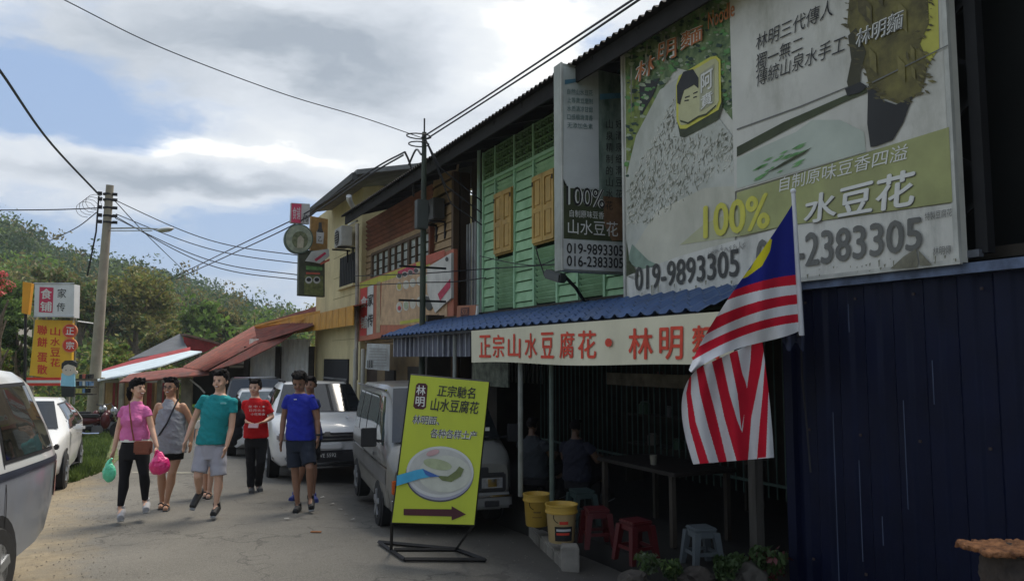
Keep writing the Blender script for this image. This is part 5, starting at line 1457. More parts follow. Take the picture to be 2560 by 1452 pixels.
class Car:
    """st: stations (x, zbot, zbelt, zroof, half width sill, belt, roof), rear to front"""
    def __init__(s, label, loc, phi, st, paint, scale=1.0, cat='car', name='parked_car', paint2=None, wheels=(), wr=.3, group=None, tilt=0):
        fx, fy = -math.sin(phi), -math.cos(phi)
        s.o = thing(name, label, cat, loc, math.atan2(fy, fx), group, scale)
        s.st = st; s.paint = paint; mb = MB(); n = 19; vs = []
        for q in st: vs += s.ring(q)
        N = len(st); fs = []; mm = []
        for i in range(N - 1):
            for k in range(n - 1): fs.append((i * n + k, i * n + k + 1, (i + 1) * n + k + 1, (i + 1) * n + k)); mm.append(1 if paint2 and (k <= 3 or k >= n - 5) else 0)
            fs.append((i * n + n - 1, i * n, (i + 1) * n, (i + 1) * n + n - 1)); mm.append(0)
        fs.append(tuple(range(n))); fs.append(tuple((N - 1) * n + k for k in range(n - 1, -1, -1))); mm += [1 if paint2 else 0] * 2
        mb.add(vs, fs); mb.m = mm
        mb.build('body', [paint, paint2 or paint], s.o, smooth=True, world=False)
        for x in wheels:
            for sd in (-1, 1):
                yy = s.sy(x, .45) * sd
                a = MB().lathe([(0, -.01), (wr * 1.14, -.01), (wr * 1.14, .0), (0, .0)], (x, yy + .006 * sd, wr + .03), 24, Matrix.Rotation(math.pi / 2, 3, 'X')); a.build('wheel_arch', BPL, s.o, world=False)
                w = MB().lathe([(wr * .6, -.1), (wr * .93, -.1), (wr, -.07), (wr, .07), (wr * .93, .1), (wr * .6, .1)], (x, yy - .07 * sd, wr), 24, Matrix.Rotation(math.pi / 2, 3, 'X')).build('wheel', TYR, s.o, smooth=True, world=False)
                r = MB(); r.lathe([(0, -.02), (wr * .62, -.02), (wr * .62, .02), (0, .02)], (x, yy + .01 * sd, wr), 20, Matrix.Rotation(math.pi / 2, 3, 'X'))
                r.mi = 0
                for k in range(5):
                    t = k * 1.2566; R = Matrix.Rotation(t, 3, 'Y'); r.box(Vector((x, yy + .035 * sd, wr)) + R @ Vector((0, 0, wr * .33)), (.07, .025, wr * .52), R)
                r.build('rim', RIM, w, world=False)

    def ring(s, q):
        x, zb, zt, zr, ws, wb, wr_ = q; zm = zb + (zt - zb) * .45
        H = [(0, zb), (ws * .86, zb), (ws, zb + .1), (ws * .45 + wb * .57, zm), (wb, zt - .05), (wb * .985, zt)]
        if zr - zt > .12: H += [(wb * .62 + wr_ * .38, zt + (zr - zt) * .38), (wr_ * 1.0, zr - .09), (wr_ * .9, zr - .025), (0, zr)]
        else: H += [(wb * .96, zt + (zr - zt) * .4), (wb * .9, zt + (zr - zt) * .75), (wb * .75, zr), (0, zr + .012)]
        L = [(x, a, b) for a, b in H] + [(x, -a, b) for a, b in H[::-1][1:]]
        return L  # 19 points (last one repeats the first height)

    def par(s, x):
        st = s.st
        if x <= st[0][0]: return st[0]
        for a, b in zip(st[:-1], st[1:]):
            if x <= b[0]:
                t = (x - a[0]) / (b[0] - a[0]); return tuple(p + (q - p) * t for p, q in zip(a, b))
        return st[-1]

    def sy(s, x, z):
        r = s.ring(s.par(x))[:10]
        for (_, a, b), (_, c, d) in zip(r[1:-1], r[2:]):
            if b <= z <= d and d > b: return a + (c - a) * (z - b) / (d - b)
        return r[4][1]

    def side(s, name, xb0, xb1, xt0, xt1, zb, zt, mat, off=.006, nx=8, nz=5, sides=(-1, 1), zslope=0.0):
        for sd in sides:
            def f(u, v):
                z = zb + (zt - zb) * v; x = (xb0 + (xb1 - xb0) * u) * (1 - v) + (xt0 + (xt1 - xt0) * u) * v; z += zslope * (x - xb0)
                return Vector((x, (s.sy(x, z) + off) * sd, z))
            o = MB().grid(f, nx, nz).build(name, mat, s.o, smooth=True, world=False)
        return o

    def screen(s, name, lo, hi, mat, off=.012, curve=.1):
        (x0, z0, w0), (x1, z1, w1) = lo, hi
        nrm_ = Vector((z1 - z0, 0, -(x1 - x0))); nrm_.normalize()
        if nrm_.x * (1 if x0 > x1 else -1) < 0: nrm_ = -nrm_
        def f(u, v):
            t = u * 2 - 1; return Vector((x0 + (x1 - x0) * v, (w0 + (w1 - w0) * v) * t, z0 + (z1 - z0) * v)) + nrm_ * (off - curve * .1 * t * t)
        return MB().grid(f, 10, 6).build(name, mat, s.o, smooth=True, world=False)

    def box(s, name, c, sz, mat, bevel=.0, both=False, parent=None):
        for sd in ((1, -1) if both else (1,)):
            o = MB().box((c[0], c[1] * sd, c[2]), sz).build(name, mat, parent or s.o, world=False, bevel=bevel, smooth=bool(bevel))
        return o


# --- silver van (front to the camera)
SILV = M('van_silver_paint', (.20, .20, .185), .34, .1, 2, metal=.35, coat=.4, dirt=.25, dirtcol=(.22, .2, .16))
SILG = M('van_grey_lower', (.20, .20, .18), .45, .12, metal=.3)
fc = PG(1130, 1335); phi = YAW - math.atan((1280 - 650) / 1900)
p_ = Vector((fc.x, fc.y, g(fc.x, fc.y)))
st = [(-4.0, .45, 1.0, 1.62, .70, .74, .58), (-3.93, .3, 1.0, 1.76, .76, .80, .66), (-3.6, .24, 1.0, 1.84, .79, .82, .69), (-1.4, .24, 1.0, 1.87, .80, .83, .70), (-.98, .24, 1.0, 1.85, .80, .83, .69),
      (-.42, .24, 1.0, 1.22, .80, .825, .74), (-.22, .24, .98, 1.06, .79, .82, .74), (-.08, .26, .92, 1.0, .77, .80, .72), (0, .34, .80, .86, .72, .74, .68)]
fx, fy = -math.sin(phi), -math.cos(phi)
VS = .93
van = Car('silver van with its nose to the camera, parked behind the yellow standing sign', p_, phi, st, SILV, VS, 'van', 'parked_van', None, (-.75, -3.1), .31)
van.screen('windscreen', (-.31, 1.13, .73), (-.93, 1.80, .62), GLS, .025)
for (a, b, c, d) in ((-1.15, -.52, -1.18, -.98), (-2.2, -1.23, -2.2, -1.26), (-3.0, -2.28, -3.0, -2.28), (-3.8, -3.08, -3.7, -3.08)):
    van.side('side_window', a, b, c, d, 1.08, 1.70, M('van_window_glass', (.05, .07, .05), .05, .3, 4, spec=.9), .008)
van.side('body_stripe', -3.9, -.2, -3.9, -.2, .62, .80, M('van_stripe_grey', (.13, .13, .125), .5), .006)
van.side('waist_trim', -3.9, -.15, -3.9, -.15, .83, .85, CHR, .009)
van.side('sill_panel', -3.9, -.1, -3.9, -.1, .30, .58, SILG, .004)
for x_ in (-1.2, -2.24): van.side('door_gap', x_, x_ + .012, x_, x_ + .012, .32, 1.78, BPL, .007)
van.side('door_handle', -1.18, -1.02, -1.18, -1.02, .9, .94, BPL, .02)
van.box('grille', (.01, 0, .76), (.04, .95, .12), BPL, .01); van.box('lamp_panel', (-.0, 0, .62), (.05, 1.42, .25), BPL, .02)
van.box('headlamp', (.015, .52, .62), (.05, .32, .17), LMP, .02, True); MB().box((-.03, -.735, .62), (.14, .07, .17)).build('indicator', AMB, van.o, world=False, bevel=.01); van.box('headlamp_reflector', (.042, .52, .62), (.01, .12, .1), CHR, .004, True); van.box('headlamp_surround', (.008, .52, .62), (.05, .38, .22), BPL, .01, True)
van.box('bumper', (.02, 0, .40), (.16, 1.56, .2), M('bumper_grey', (.16, .16, .155), .5), .04); van.box('bumper_trim', (.045, 0, .46), (.13, 1.57, .03), CHR, .01)
van.box('fog_lamp', (.1, .5, .37), (.02, .2, .08), BPL, .01, True); van.box('number_plate', (.105, 0, .36), (.015, .46, .12), BPL, .004)
lettering('WCR 4187', [(-.19, .33), (.19, .33), (.19, .39), (-.19, .39)], lambda a, b, o=0: Vector((.114 + o, a, b)), WHT, van.o, .001, .01, name='plate_lettering', world=False)
van.box('windscreen_sticker', (-.40, .55, 1.24), (.02, .12, .1), WHT); van.box('windscreen_sticker', (-.52, .55, 1.38), (.02, .09, .09), WHT); van.box('dashboard_paper', (-.36, .45, 1.16), (.03, .1, .02), M('pack_yellow', (.45, .4, .12), .6))
for sd in (-1, 1):
    m_ = MB().tube([(-.5, .80 * sd, 1.14), (-.5, .95 * sd, 1.16)], .02, 6); m_.box((-.5, 1.0 * sd, 1.2), (.07, .2, .24)); m_.build('wing_mirror', BPL, van.o, world=False, bevel=.01)
van.box('wiper', (-.32, .3, 1.17), (.02, .55, .015), BPL, both=True)
van.box('roof_gutter', (-2.3, .735, 1.79), (3.0, .03, .02), CHR, both=True)

# --- white SUV
WHP = M('white_car_paint', (.62, .62, .60), .3, .04, 2, coat=.6, dirt=.12, dirtcol=(.4, .38, .33))
fc = PG(815, 1207); p_ = Vector((fc.x, fc.y, g(fc.x, fc.y)))
st = [(-4.1, .5, 1.0, 1.45, .66, .72, .52), (-4.0, .32, 1.02, 1.52, .74, .8, .58), (-3.5, .26, 1.03, 1.57, .82, .86, .62), (-2.2, .26, 1.0, 1.60, .85, .88, .64), (-1.55, .26, .99, 1.56, .85, .88, .62),
      (-.88, .26, .98, 1.07, .85, .875, .70), (-.5, .26, .96, 1.02, .84, .86, .74), (-.2, .28, .88, .94, .81, .82, .72), (-.04, .32, .72, .80, .72, .72, .6), (0.02, .4, .6, .66, .60, .6, .5)]
phs = YAW - math.atan((1280 - 560) / 1900)
suv = Car('white SUV with a chrome-barred grille parked facing the camera behind the man in blue', p_, phs, st, WHP, 1.08, 'car', 'parked_car', None, (-.85, -3.2), .34)
suv.screen('windscreen', (-.90, 1.085, .76), (-1.53, 1.545, .60), GLS, .022); 
suv.side('side_window', -2.5, -1.25, -2.35, -1.62, 1.05, 1.46, GLS); suv.side('side_window', -3.5, -2.6, -3.4, -2.45, 1.05, 1.46, GLS)
suv.side('sill_trim', -4.0, -.2, -4.0, -.2, .3, .42, BPL, .006)
suv.box('grille', (0, 0, .74), (.1, 1.15, .14), BPL, .02)
for z_ in (.71, .77): suv.box('grille_bar', (.04, 0, z_), (.05, 1.1, .022), CHR, .005)
suv.box('lower_grille', (.02, 0, .40), (.12, 1.25, .26), BPL, .03)
for z_ in (.27, .33): suv.box('bumper_bar', (.07, 0, z_), (.05, 1.2, .03), CHR, .008)
suv.box('headlamp', (-.1, .66, .76), (.24, .26, .12), LMP, .03, True); suv.box('bumper_fin', (.0, .6, .5), (.12, .05, .22), CHR, .01, True)
suv.box('number_plate', (.09, -.05, .46), (.02, .46, .12), BPL, .004)
lettering('WWE 5592', [(-.24, .43), (.14, .43), (.14, .49), (-.24, .49)], lambda a, b, o=0: Vector((.102 + o, a, b)), WHT, suv.o, .001, .01, name='plate_lettering', world=False)
suv.box('hood_crease', (-.5, .38, 1.035), (.62, .02, .02), WHP, .008, True); suv.box('badge', (.06, 0, .80), (.03, .1, .07), CHR, .01); suv.box('bumper_panel', (.05, 0, .60), (.1, .5, .13), WHP, .03); suv.box('fog_lamp', (.0, .58, .42), (.1, .16, .08), LMP, .02, True)
suv.side('door_gap', -2.52, -2.508, -2.5, -2.488, .35, 1.5, BPL, .008); suv.side('door_gap', -1.3, -1.288, -1.3, -1.288, .35, 1.0, BPL, .008)
suv.box('wing_mirror', (-1.3, .98, 1.08), (.12, .18, .13), WHP, .03, True); suv.box('roof_rail', (-2.6, .56, 1.6), (1.8, .03, .04), BPL, .01, True)

# --- second white car and the dark pickup behind
fc = PD(672, 1080, 17.5); p_ = Vector((fc.x, fc.y, g(fc.x, fc.y)))
st2 = [(-3.9, .5, .95, 1.3, .62, .68, .5), (-3.8, .3, .97, 1.42, .72, .78, .56), (-3.2, .24, .98, 1.48, .80, .84, .6), (-2.0, .24, .95, 1.5, .82, .85, .62), (-1.5, .24, .94, 1.46, .82, .85, .6), (-.85, .24, .93, 1.0, .82, .84, .68), (-.2, .26, .82, .88, .78, .78, .68), (0, .36, .6, .66, .62, .62, .5)]
c2 = Car('white car mostly hidden behind the man in red and the white SUV', p_, phs, st2, WHP, 1.03, 'car', 'parked_car', None, (-.8, -3.1), .32)
c2.screen('windscreen', (-.88, 1.03, .72), (-1.45, 1.43, .56), M('car_glass_sky', (.10, .13, .14), .08, .4, 3, spec=.8)); c2.side('side_window', -3.2, -1.3, -3.1, -1.6, 1.0, 1.36, GLS)
c2.box('headlamp', (-.08, .62, .7), (.2, .25, .12), LMP, .03, True); c2.box('grille', (.0, 0, .5), (.08, 1.0, .2), BPL, .02)
c2.box('number_plate', (.05, 0, .4), (.02, .46, .12), BPL, .004)
fc = PD(640, 1060, 21.5); p_ = Vector((fc.x, fc.y, g(fc.x, fc.y)))
DK = M('dark_grey_car_paint', (.05, .055, .06), .3, .1, coat=.6)
st3 = [(-4.4, .6, 1.1, 1.7, .70, .78, .6), (-4.2, .35, 1.12, 1.84, .8, .86, .68), (-2.2, .3, 1.1, 1.9, .86, .9, .72), (-1.5, .3, 1.1, 1.86, .86, .9, .7), (-.95, .3, 1.1, 1.18, .86, .9, .76), (-.2, .34, 1.0, 1.06, .84, .86, .76), (0, .45, .7, .76, .7, .7, .6)]
c3 = Car('dark four-wheel drive with a black windscreen under the white corrugated wall', p_, phs, st3, DK, 1.0, 'car', 'parked_car', None, (-.9, -3.4), .38)
c3.screen('windscreen', (-.98, 1.225, .78), (-1.46, 1.82, .66), GLS); c3.side('side_window', -2.4, -1.3, -2.3, -1.6, 1.2, 1.72, GLS); c3.side('side_window', -3.9, -2.5, -3.8, -2.4, 1.2, 1.72, GLS)
c3.box('headlamp', (-.05, .68, .85), (.15, .28, .16), LMP, .03, True); c3.box('grille', (.0, 0, .8), (.08, .95, .2), BPL, .02); c3.box('bumper', (.03, 0, .55), (.12, 1.6, .18), BPL, .03)
c3.box('number_plate', (.1, 0, .55), (.02, .46, .12), BPL, .004)
c3.box('roof_edge', (-1.62, 0, 1.88), (.06, 1.2, .03), CHR, .01)

# --- left MPV, rear end away from the camera
rc = PD(128, 1120, 7.0); ph = rad(15.3); a = Vector((math.sin(ph), math.cos(ph), 0))     # a points to its rear
side_n = Vector((math.cos(ph), -math.sin(ph), 0))
LW = M('mpv_white_paint', (.56, .57, .56), .28, .03, 2, coat=.6, dirt=.08, dirtcol=(.45, .43, .38)); LG2 = M('mpv_grey_blue_paint', (.27, .29, .33), .3, .1, 1.2, metal=.25, dirt=.4, dirtcol=(.20, .18, .15), coat=.7)
st = [(-4.35, .55, 1.02, 1.25, .58, .62, .42), (-4.30, .45, 1.04, 1.45, .68, .73, .5), (-4.2, .38, 1.05, 1.62, .75, .80, .57), (-4.0, .31, 1.06, 1.74, .80, .845, .62), (-3.7, .26, 1.06, 1.80, .84, .87, .66), (-3.2, .22, 1.06, 1.84, .86, .885, .69), (-2.2, .2, 1.05, 1.87, .87, .89, .70), (-1.5, .2, 1.03, 1.85, .87, .89, .69),
      (-.75, .2, 1.0, 1.1, .87, .88, .72), (-.2, .24, .86, .92, .8, .8, .7), (0, .36, .66, .72, .66, .66, .55)]
c_ = rc - a * 0 - side_n * .72; orig = Vector((c_.x, c_.y, 0)) - a * 4.3; orig.z = 0.0
mpv = Car('white over blue-grey people carrier cut off by the left edge of the picture', orig, ph, st, LW, 1.0, 'car', 'parked_car', LG2, (-.7, -2.85), .33)
GLI = M('mpv_side_glass', (.02, .022, .02), .03, .5, 2.0, spec=.8, col2=(.05, .052, .047))
mpv.side('side_window', -4.02, -3.02, -3.80, -3.02, 1.12, 1.66, GLI, .01, 12, 8); mpv.side('side_window', -2.9, -1.9, -2.9, -1.95, 1.12, 1.68, GLI, .01)
mpv.side('window_frame', -4.06, -2.98, -3.83, -2.98, 1.09, 1.69, BPL, .006, 12, 8)
mpv.side('waist_trim', -4.30, -.3, -4.30, -.3, .985, 1.035, M('trim_dark_blue_grey', (.03, .035, .05), .35), .012, 30, 2)
mpv.screen('rear_window', (-4.32, 1.15, .62), (-4.12, 1.62, .52), GLS)
mpv.side('tail_lamp', -4.30, -4.12, -4.30, -4.16, .66, .97, TLR, .01, 5, 6)
mpv.box('rear_bumper', (-4.3, 0, .5), (.16, 1.3, .22), LG2, .07); mpv.box('number_plate', (-4.37, 0, .8), (.03, .5, .13), BPL, .005)
mpv.side('door_gap', -3.0, -2.985, -3.0, -2.985, .3, 1.72, BPL, .008)
mpv.box('hinge_cover', (-4.28, -.77, 1.08), (.05, .04, .05), BPL, .01, True)
mpv.box('headlamp', (-.1, .62, .72), (.2, .28, .14), LMP, .03, True)

# --- white hatchback behind it
rc = PD(208, 1110, 15.3); ph = rad(2.5); a = Vector((math.sin(ph), math.cos(ph), 0)); side_n = Vector((math.cos(ph), -math.sin(ph), 0))
st = [(-3.75, .5, .95, 1.1, .6, .66, .45), (-3.68, .4, .98, 1.25, .72, .76, .5), (-3.5, .3, 1.0, 1.36, .78, .82, .54), (-3.0, .24, .98, 1.45, .82, .85, .58), (-2.2, .2, .95, 1.49, .83, .86, .60), (-1.6, .2, .92, 1.46, .83, .86, .59),
      (-.85, .2, .9, .98, .83, .85, .66), (-.3, .24, .78, .84, .78, .78, .66), (-.05, .28, .62, .68, .68, .68, .55), (0, .36, .55, .6, .6, .6, .5)]
c_ = rc - side_n * .83; orig = Vector((c_.x, c_.y, 0)) - a * 3.7; orig.z = g(orig.x, orig.y + 1.5) - .02
hb_ = Car('white hatchback parked between the people carrier and the grass verge', orig, ph, st, M('hatch_white_paint', (.68, .68, .66), .28, .03, coat=.6), 1.0, 'car', 'parked_car', None, (-.75, -3.05), .31)
hb_.side('side_window', -2.35, -1.12, -2.25, -1.62, .98, 1.36, GLI, .008); hb_.side('side_window', -3.2, -2.45, -2.95, -2.33, 1.0, 1.36, GLI, .008); hb_.side('window_frame', -3.28, -1.05, -3.0, -1.6, .96, 1.385, BPL, .005, 14)
for x_ in (-2.4, -1.1, -3.28): hb_.side('door_gap', x_, x_ + .012, x_, x_ + .012, .3, .96, BPL, .006)
for x_ in (-2.25, -3.1): hb_.side('door_handle', x_, x_ + .15, x_, x_ + .15, .84, .875, CHR, .025)
hb_.box('wing_mirror', (-1.25, .97, .98), (.16, .18, .12), M('hatch_white_paint'), .04, True); hb_.screen('windscreen', (-.88, 1.005, .7), (-1.55, 1.43, .54), GLS)
hb_.side('tail_lamp', -3.72, -3.5, -3.72, -3.55, .8, .98, TLR, .01); hb_.box('headlamp', (-.15, .6, .62), (.25, .25, .14), LMP, .03, True)
hb_.side('sill_trim', -3.5, -.2, -3.5, -.2, .22, .3, BPL, .006); hb_.box('number_plate', (.02, 0, .4), (.02, .46, .12), BPL, .004)


# --- motorcycles
def moto(label, loc, rot, s=1.0):
    o = thing('motorcycle', label, 'motorcycle', loc, rot, 'motorcycles on the verge', s)
    for x_ in (-.6, .62):
        w = MB().lathe([(.24, -.045), (.29, -.04), (.3, 0), (.29, .04), (.24, .045)], (x_, 0, .3), 22, Matrix.Rotation(math.pi / 2, 3, 'X')).build('wheel', TYR, o, smooth=True, world=False)
        r = MB()
        for k in range(6): t = k * .5236; r.box((x_, 0, .3), (.5, .012, .012), Matrix.Rotation(t, 3, 'Y'))
        r.lathe([(.0, -.05), (.05, -.05), (.05, .05), (0, .05)], (x_, 0, .3), 10, Matrix.Rotation(math.pi / 2, 3, 'X')); r.build('spokes', RIM, w, world=False)
    MB().tube([(.62, 0, .3), (.42, 0, .75), (.36, 0, .98)], .03, 8).build('fork', CHR, o, world=False)
    MB().tube([(.36, -.32, 1.04), (.4, -.12, 1.0), (.4, .12, 1.0), (.36, .32, 1.04)], .018, 6).build('handlebar', BPL, o, world=False)
    MB().ell((.42, 0, .88), (.1, .1, .13)).build('headlamp', LMP, o, smooth=True, world=False)
    MB().tube([(.4, 0, .8), (.1, 0, .45), (-.25, 0, .4), (-.6, 0, .34)], .05, 8).build('frame', BLK, o, world=False)
    MB().box((-.28, 0, .76), (.68, .24, .1)).build('seat', BPL, o, bevel=.04, smooth=True, world=False)
    MB().ell((-.35, 0, .62), (.42, .13, .12)).build('side_fairing', M('moto_dark_red', (.08, .012, .012), .3), o, smooth=True, world=False)
    MB().ell((.2, 0, .6), (.14, .16, .25)).build('leg_shield', M('moto_dark_red'), o, smooth=True, world=False)
    MB().box((.0, 0, .36), (.3, .2, .22)).build('engine', M('engine_grey', (.14, .14, .14), .5, metal=.5), o, bevel=.03, world=False)
    MB().tube([(.05, -.14, .25), (-.3, -.16, .26), (-.75, -.17, .36)], .04, 8).build('exhaust', CHR, o, smooth=True, world=False)


a_ = PD(243, 1072, 22.5); moto('dark red motorcycle parked on the verge nearest the woman in pink', (a_.x, a_.y, g(a_.x, a_.y)), -YAW + .5)
a_ = PD(222, 1070, 24.5); moto('dark motorcycle behind the first one beside the concrete pole', (a_.x, a_.y, g(a_.x, a_.y)), -YAW + .15)
a_ = PD(282, 1058, 24.5); moto('dark motorcycle half hidden behind the woman in pink', (a_.x, a_.y, g(a_.x, a_.y)), -YAW + 2.9)

# ------------------------------------------------------------------ people
SKL = M('skin_light', (.58, .35, .24), .5, .06, 12); SKT = M('skin_tan', (.42, .23, .14), .5, .06, 12); SKD = M('skin_brown', (.25, .13, .08), .5, .06, 12)
HAIR = M('black_hair', (.007, .006, .006), .8, .3, 40, bump=.5, bscale=160, spec=.15)
EYE = M('eye_dark', (.015, .012, .01), .2); LIP = M('lips', (.25, .07, .06), .45); TEETH = M('teeth', (.65, .62, .56), .3)
SOLE = M('sole_grey', (.22, .22, .21), .7)


def cloth(name, col, var=.08): return M(name, col, .85, var, 6, bump=.25, bscale=120, spec=.2)


def person(label, cx, pyf, d, J, skin, shirt, legs, shoes, face='smile', hair='short', headyaw=0, headtilt=0, sleeves=.45, sh_len=.0, short_to='knee', build=1.0, female=False, S=3.156, O=(240, 880), hands=(1, 1), group='people walking up the street', vox=.0085, tank=False, yaw=0.0, fat=0.0, ground=None):
    FH = Vector((FW.x, FW.y, 0)).normalized()
    def vd(px, py, dd):
        r_ = ray(px, py); return CAM + r_ * (dd / r_.dot(FH))
    if ground is None: d = (PG(cx, pyf) - CAM).dot(FH)
    b_ = vd(cx, pyf, d); gz = b_.z if ground is None else ground
    root = thing('person', label, 'person', (b_.x, b_.y, gz), -YAW + yaw, group)
    INV = (Matrix.Translation((b_.x, b_.y, gz)) @ Matrix.Rotation(-YAW, 4, 'Z')).inverted()
    def cv(q): return INV @ vd(O[0] + q[0] / S, O[1] + q[1] / S, d + (q[2] if len(q) > 2 else 0.0))
    j = {k: cv(v) for k, v in J.items()}
    mid_ = (j['sL'] + j['sR']) / 2
    for q in 'LR': j['s' + q] = j['s' + q].lerp(mid_, .09) - Vector((0, 0, .012))
    for q in 'LR':
        A, T = j['a' + q], j['t' + q]
        if A.z < .17: A.z = .085; T.z = .032; L0 = Vector((T.x - A.x, T.y - A.y, 0)); L0.length = min(max(L0.length, .15), .17); T.x, T.y = A.x + L0.x, A.y + L0.y
    hc, hr = j['head'], (j['head'] - j['chin']).length          # head centre and half height
    k = hr / .115 * 1.0
    B = MB()
    Rh = Matrix.Rotation(rad(headyaw), 3, 'Z') @ Matrix.Rotation(rad(headtilt), 3, 'X')
    hd = lambda x, y, z: hc + Rh @ Vector((x, y, z)) * k
    B.ell(hd(0, .012, .028), (.076 * k, .094 * k, .092 * k), Rh, 16, 12)
    B.ell(hd(0, -.018, -.045), (.056 * k, .066 * k, .072 * k), Rh, 16, 12)
    B.ell(hd(0, -.04, -.01), (.06 * k, .05 * k, .06 * k), Rh)
    B.ell(hd(0, -.093, -.018), (.013 * k, .018 * k, .024 * k), Rh, 8, 6)
    for sd in (-1, 1): B.ell(hd(.078 * sd, .01, -.005), (.011 * k, .02 * k, .03 * k), Rh, 8, 6); B.ell(hd(.035 * sd, -.068, -.03), (.022 * k, .02 * k, .02 * k), Rh, 8, 6)
    nk = j['neck']; B.tube([nk - Vector((0, -.02, .05)), hc + Vector((0, .02, -.06 * k))], [.062 * k, .052 * k], 12)
    hipc = (j['hL'] + j['hR']) / 2; shc = (j['sL'] + j['sR']) / 2
    sw = abs(j['sR'].x - j['sL'].x) / 2; hw = max(.10, abs(j['hR'].x - j['hL'].x) / 2)
    dp = .105 + fat
    R_ = [(hipc + Vector((0, 0, -.07)), hw + .045, dp), (hipc + Vector((0, 0, .04)), hw + .055, dp + .01), (hipc.lerp(shc, .35), hw + (.02 if female else .05) + fat, dp + fat * .8), (hipc.lerp(shc, .72), sw * .90 + fat * .5, dp + .01 + (.02 if female else 0)), (shc + Vector((0, 0, -.03)), sw * .98, dp - .01), (shc + Vector((0, 0, .035)), sw * .62, .07), (nk + Vector((0, 0, .0)), .06, .06)]
    B.loft(R_, 20)
    if female:
        for sd in (-1, 1): B.ell(hipc.lerp(shc, .70) + Vector((.07 * sd, -dp + .012, 0)), (.062, .042, .06))
    for sd in 'LR':
        S_, E, Wp, Hn = j['s' + sd], j['e' + sd], j['w' + sd], j['p' + sd]
        si_ = S_.lerp(shc, .05) + Vector((0, 0, -.02)); rs_ = .050 if tank else .040; B.ell(si_, rs_ * build); B.tube([si_, S_.lerp(E, .4), E], [rs_ * build, .045 * build, .038], 12); B.ell(E, .037)
        B.tube([E, E.lerp(Wp, .3), Wp], [.037, .039 * build, .025], 12); B.ell(Wp, .026)
        dr = (Hn - Wp).normalized(); sg_ = -1 if sd == 'L' else 1
        # palm facing the thigh, fingers slightly curled, thumb in front
        fwd = Vector((0, -1, 0)); fwd = (fwd - dr * fwd.dot(dr)).normalized() if abs(dr.y) < .9 else Vector((-sg_, 0, 0)); lat = dr.cross(fwd).normalized()
        if lat.x * sg_ < 0: lat = -lat
        Rp = Matrix((fwd, lat, dr)).transposed()
        pc = Wp + dr * .05; B.ell(pc, (.040, .017, .052), Rp, 12, 8)
        cu = .35 if hands[0 if sd == 'L' else 1] == 1 else 1.1
        for q in range(4):
            b0 = Wp + dr * .088 + fwd * (.028 - .0187 * q); ln = (.037, .042, .039, .031)[q]
            d1 = (dr - lat * .25 * cu).normalized(); d2 = (dr - lat * 1.0 * cu).normalized()
            B.tube([b0 - dr * .02, b0 + d1 * ln, b0 + d1 * ln + d2 * ln * .85], [.0105, .0098, .0085], 8)
        t0 = Wp + dr * .03 + fwd * .030; B.tube([t0, t0 + (dr + fwd * .8).normalized() * .035, t0 + (dr + fwd * .8).normalized() * .035 + (dr * 1.2 + fwd * .1 - lat * .3).normalized() * .028], [.014, .012, .0095], 8)
        H_, K, A, T = j['h' + sd], j['k' + sd], j['a' + sd], j['t' + sd]
        B.tube([H_, H_.lerp(K, .35), K], [.085 * build, .078 * build, .052 * build], 14); B.ell(K, .054 * build)
        cm = K.lerp(A, .32) + Vector((0, .015, 0)); B.tube([K, cm, K.lerp(A, .75), A], [.050 * build, .056 * build, .036, .031], 14); B.ell(A, .034)
        f = (T - A); B.tube([A + Vector((0, .03, -.03)), A.lerp(T, .5) + Vector((0, -.01, -.015)), T], [.034, .032, .028], 10)
    body = remeshed(B, vox, skin, 'body', root)
    # face
    for sd in (-1, 1):
        MB().ell(hd(.03 * sd, -.083, .008), (.013 * k, .008 * k, .0055 * k), Rh, 8, 6).build('eye', EYE, root, smooth=True, world=False)
        MB().box(hd(.031 * sd, -.085, .026), (.03 * k, .01, .006 * k), Rh).build('eyebrow', HAIR, root, world=False)
    if face == 'smile':
        MB().ell(hd(0, -.079, -.052), (.027 * k, .013 * k, .011 * k), Rh, 12, 6).build('mouth', LIP, root, smooth=True, world=False)
        MB().ell(hd(0, -.084, -.050), (.021 * k, .010 * k, .0065 * k), Rh, 12, 6).build('teeth', TEETH, root, smooth=True, world=False)
    else:
        MB().ell(hd(0, -.081, -.054), (.022 * k, .009 * k, .006 * k), Rh, 12, 6).build('mouth', LIP, root, smooth=True, world=False)
    # hair
    Hh = MB(); Hh.ell(hd(0, .03, .052), (.086 * k, .098 * k, .085 * k), Rh, 18, 12)
    if hair != 'bald':
        Hh.ell(hd(0, -.048, .096), (.068 * k, .045 * k, .028 * k), Rh @ Matrix.Rotation(.3, 3, 'X'))
        for q in range(16):
            a_ = random.uniform(-1.2, 1.2); Hh.ell(hd(math.sin(a_) * .062, -.03 + random.uniform(-.04, .06), .108 + random.uniform(-.012, .02)), (.022 * k, .026 * k, .02 * k), Rh, 8, 6)
        for sd in (-1, 1): Hh.ell(hd(.072 * sd, .028, .012), (.018 * k, .045 * k, .045 * k), Rh)
    if hair == 'ponytail':
        Hh.ell(hd(0, .095, .02), (.04 * k, .035 * k, .035 * k), Rh); Hh.tube([hd(0, .10, .03), hd(0, .155, .0), hd(0, .165, -.08), hd(0, .15, -.15)], [.03 * k, .038 * k, .036 * k, .012 * k], 10)
        Hh.ell(hd(0, .01, .055), (.083 * k, .09 * k, .075 * k), Rh)
    remeshed(Hh, .008, HAIR, 'hair', root, lambda c: .005 * noise.noise(c * 60), 1)
    # upper garment
    sm, hem = shirt
    C_ = MB(); hz = cv((0, hem)).z if hem else hipc.z - .02
    ax = hipc.x + (shc.x - hipc.x) * 0
    t0 = Vector((hipc.x, hipc.y, hz))
    lo_w = hw + .075 + fat + (0.0 if female else .02)
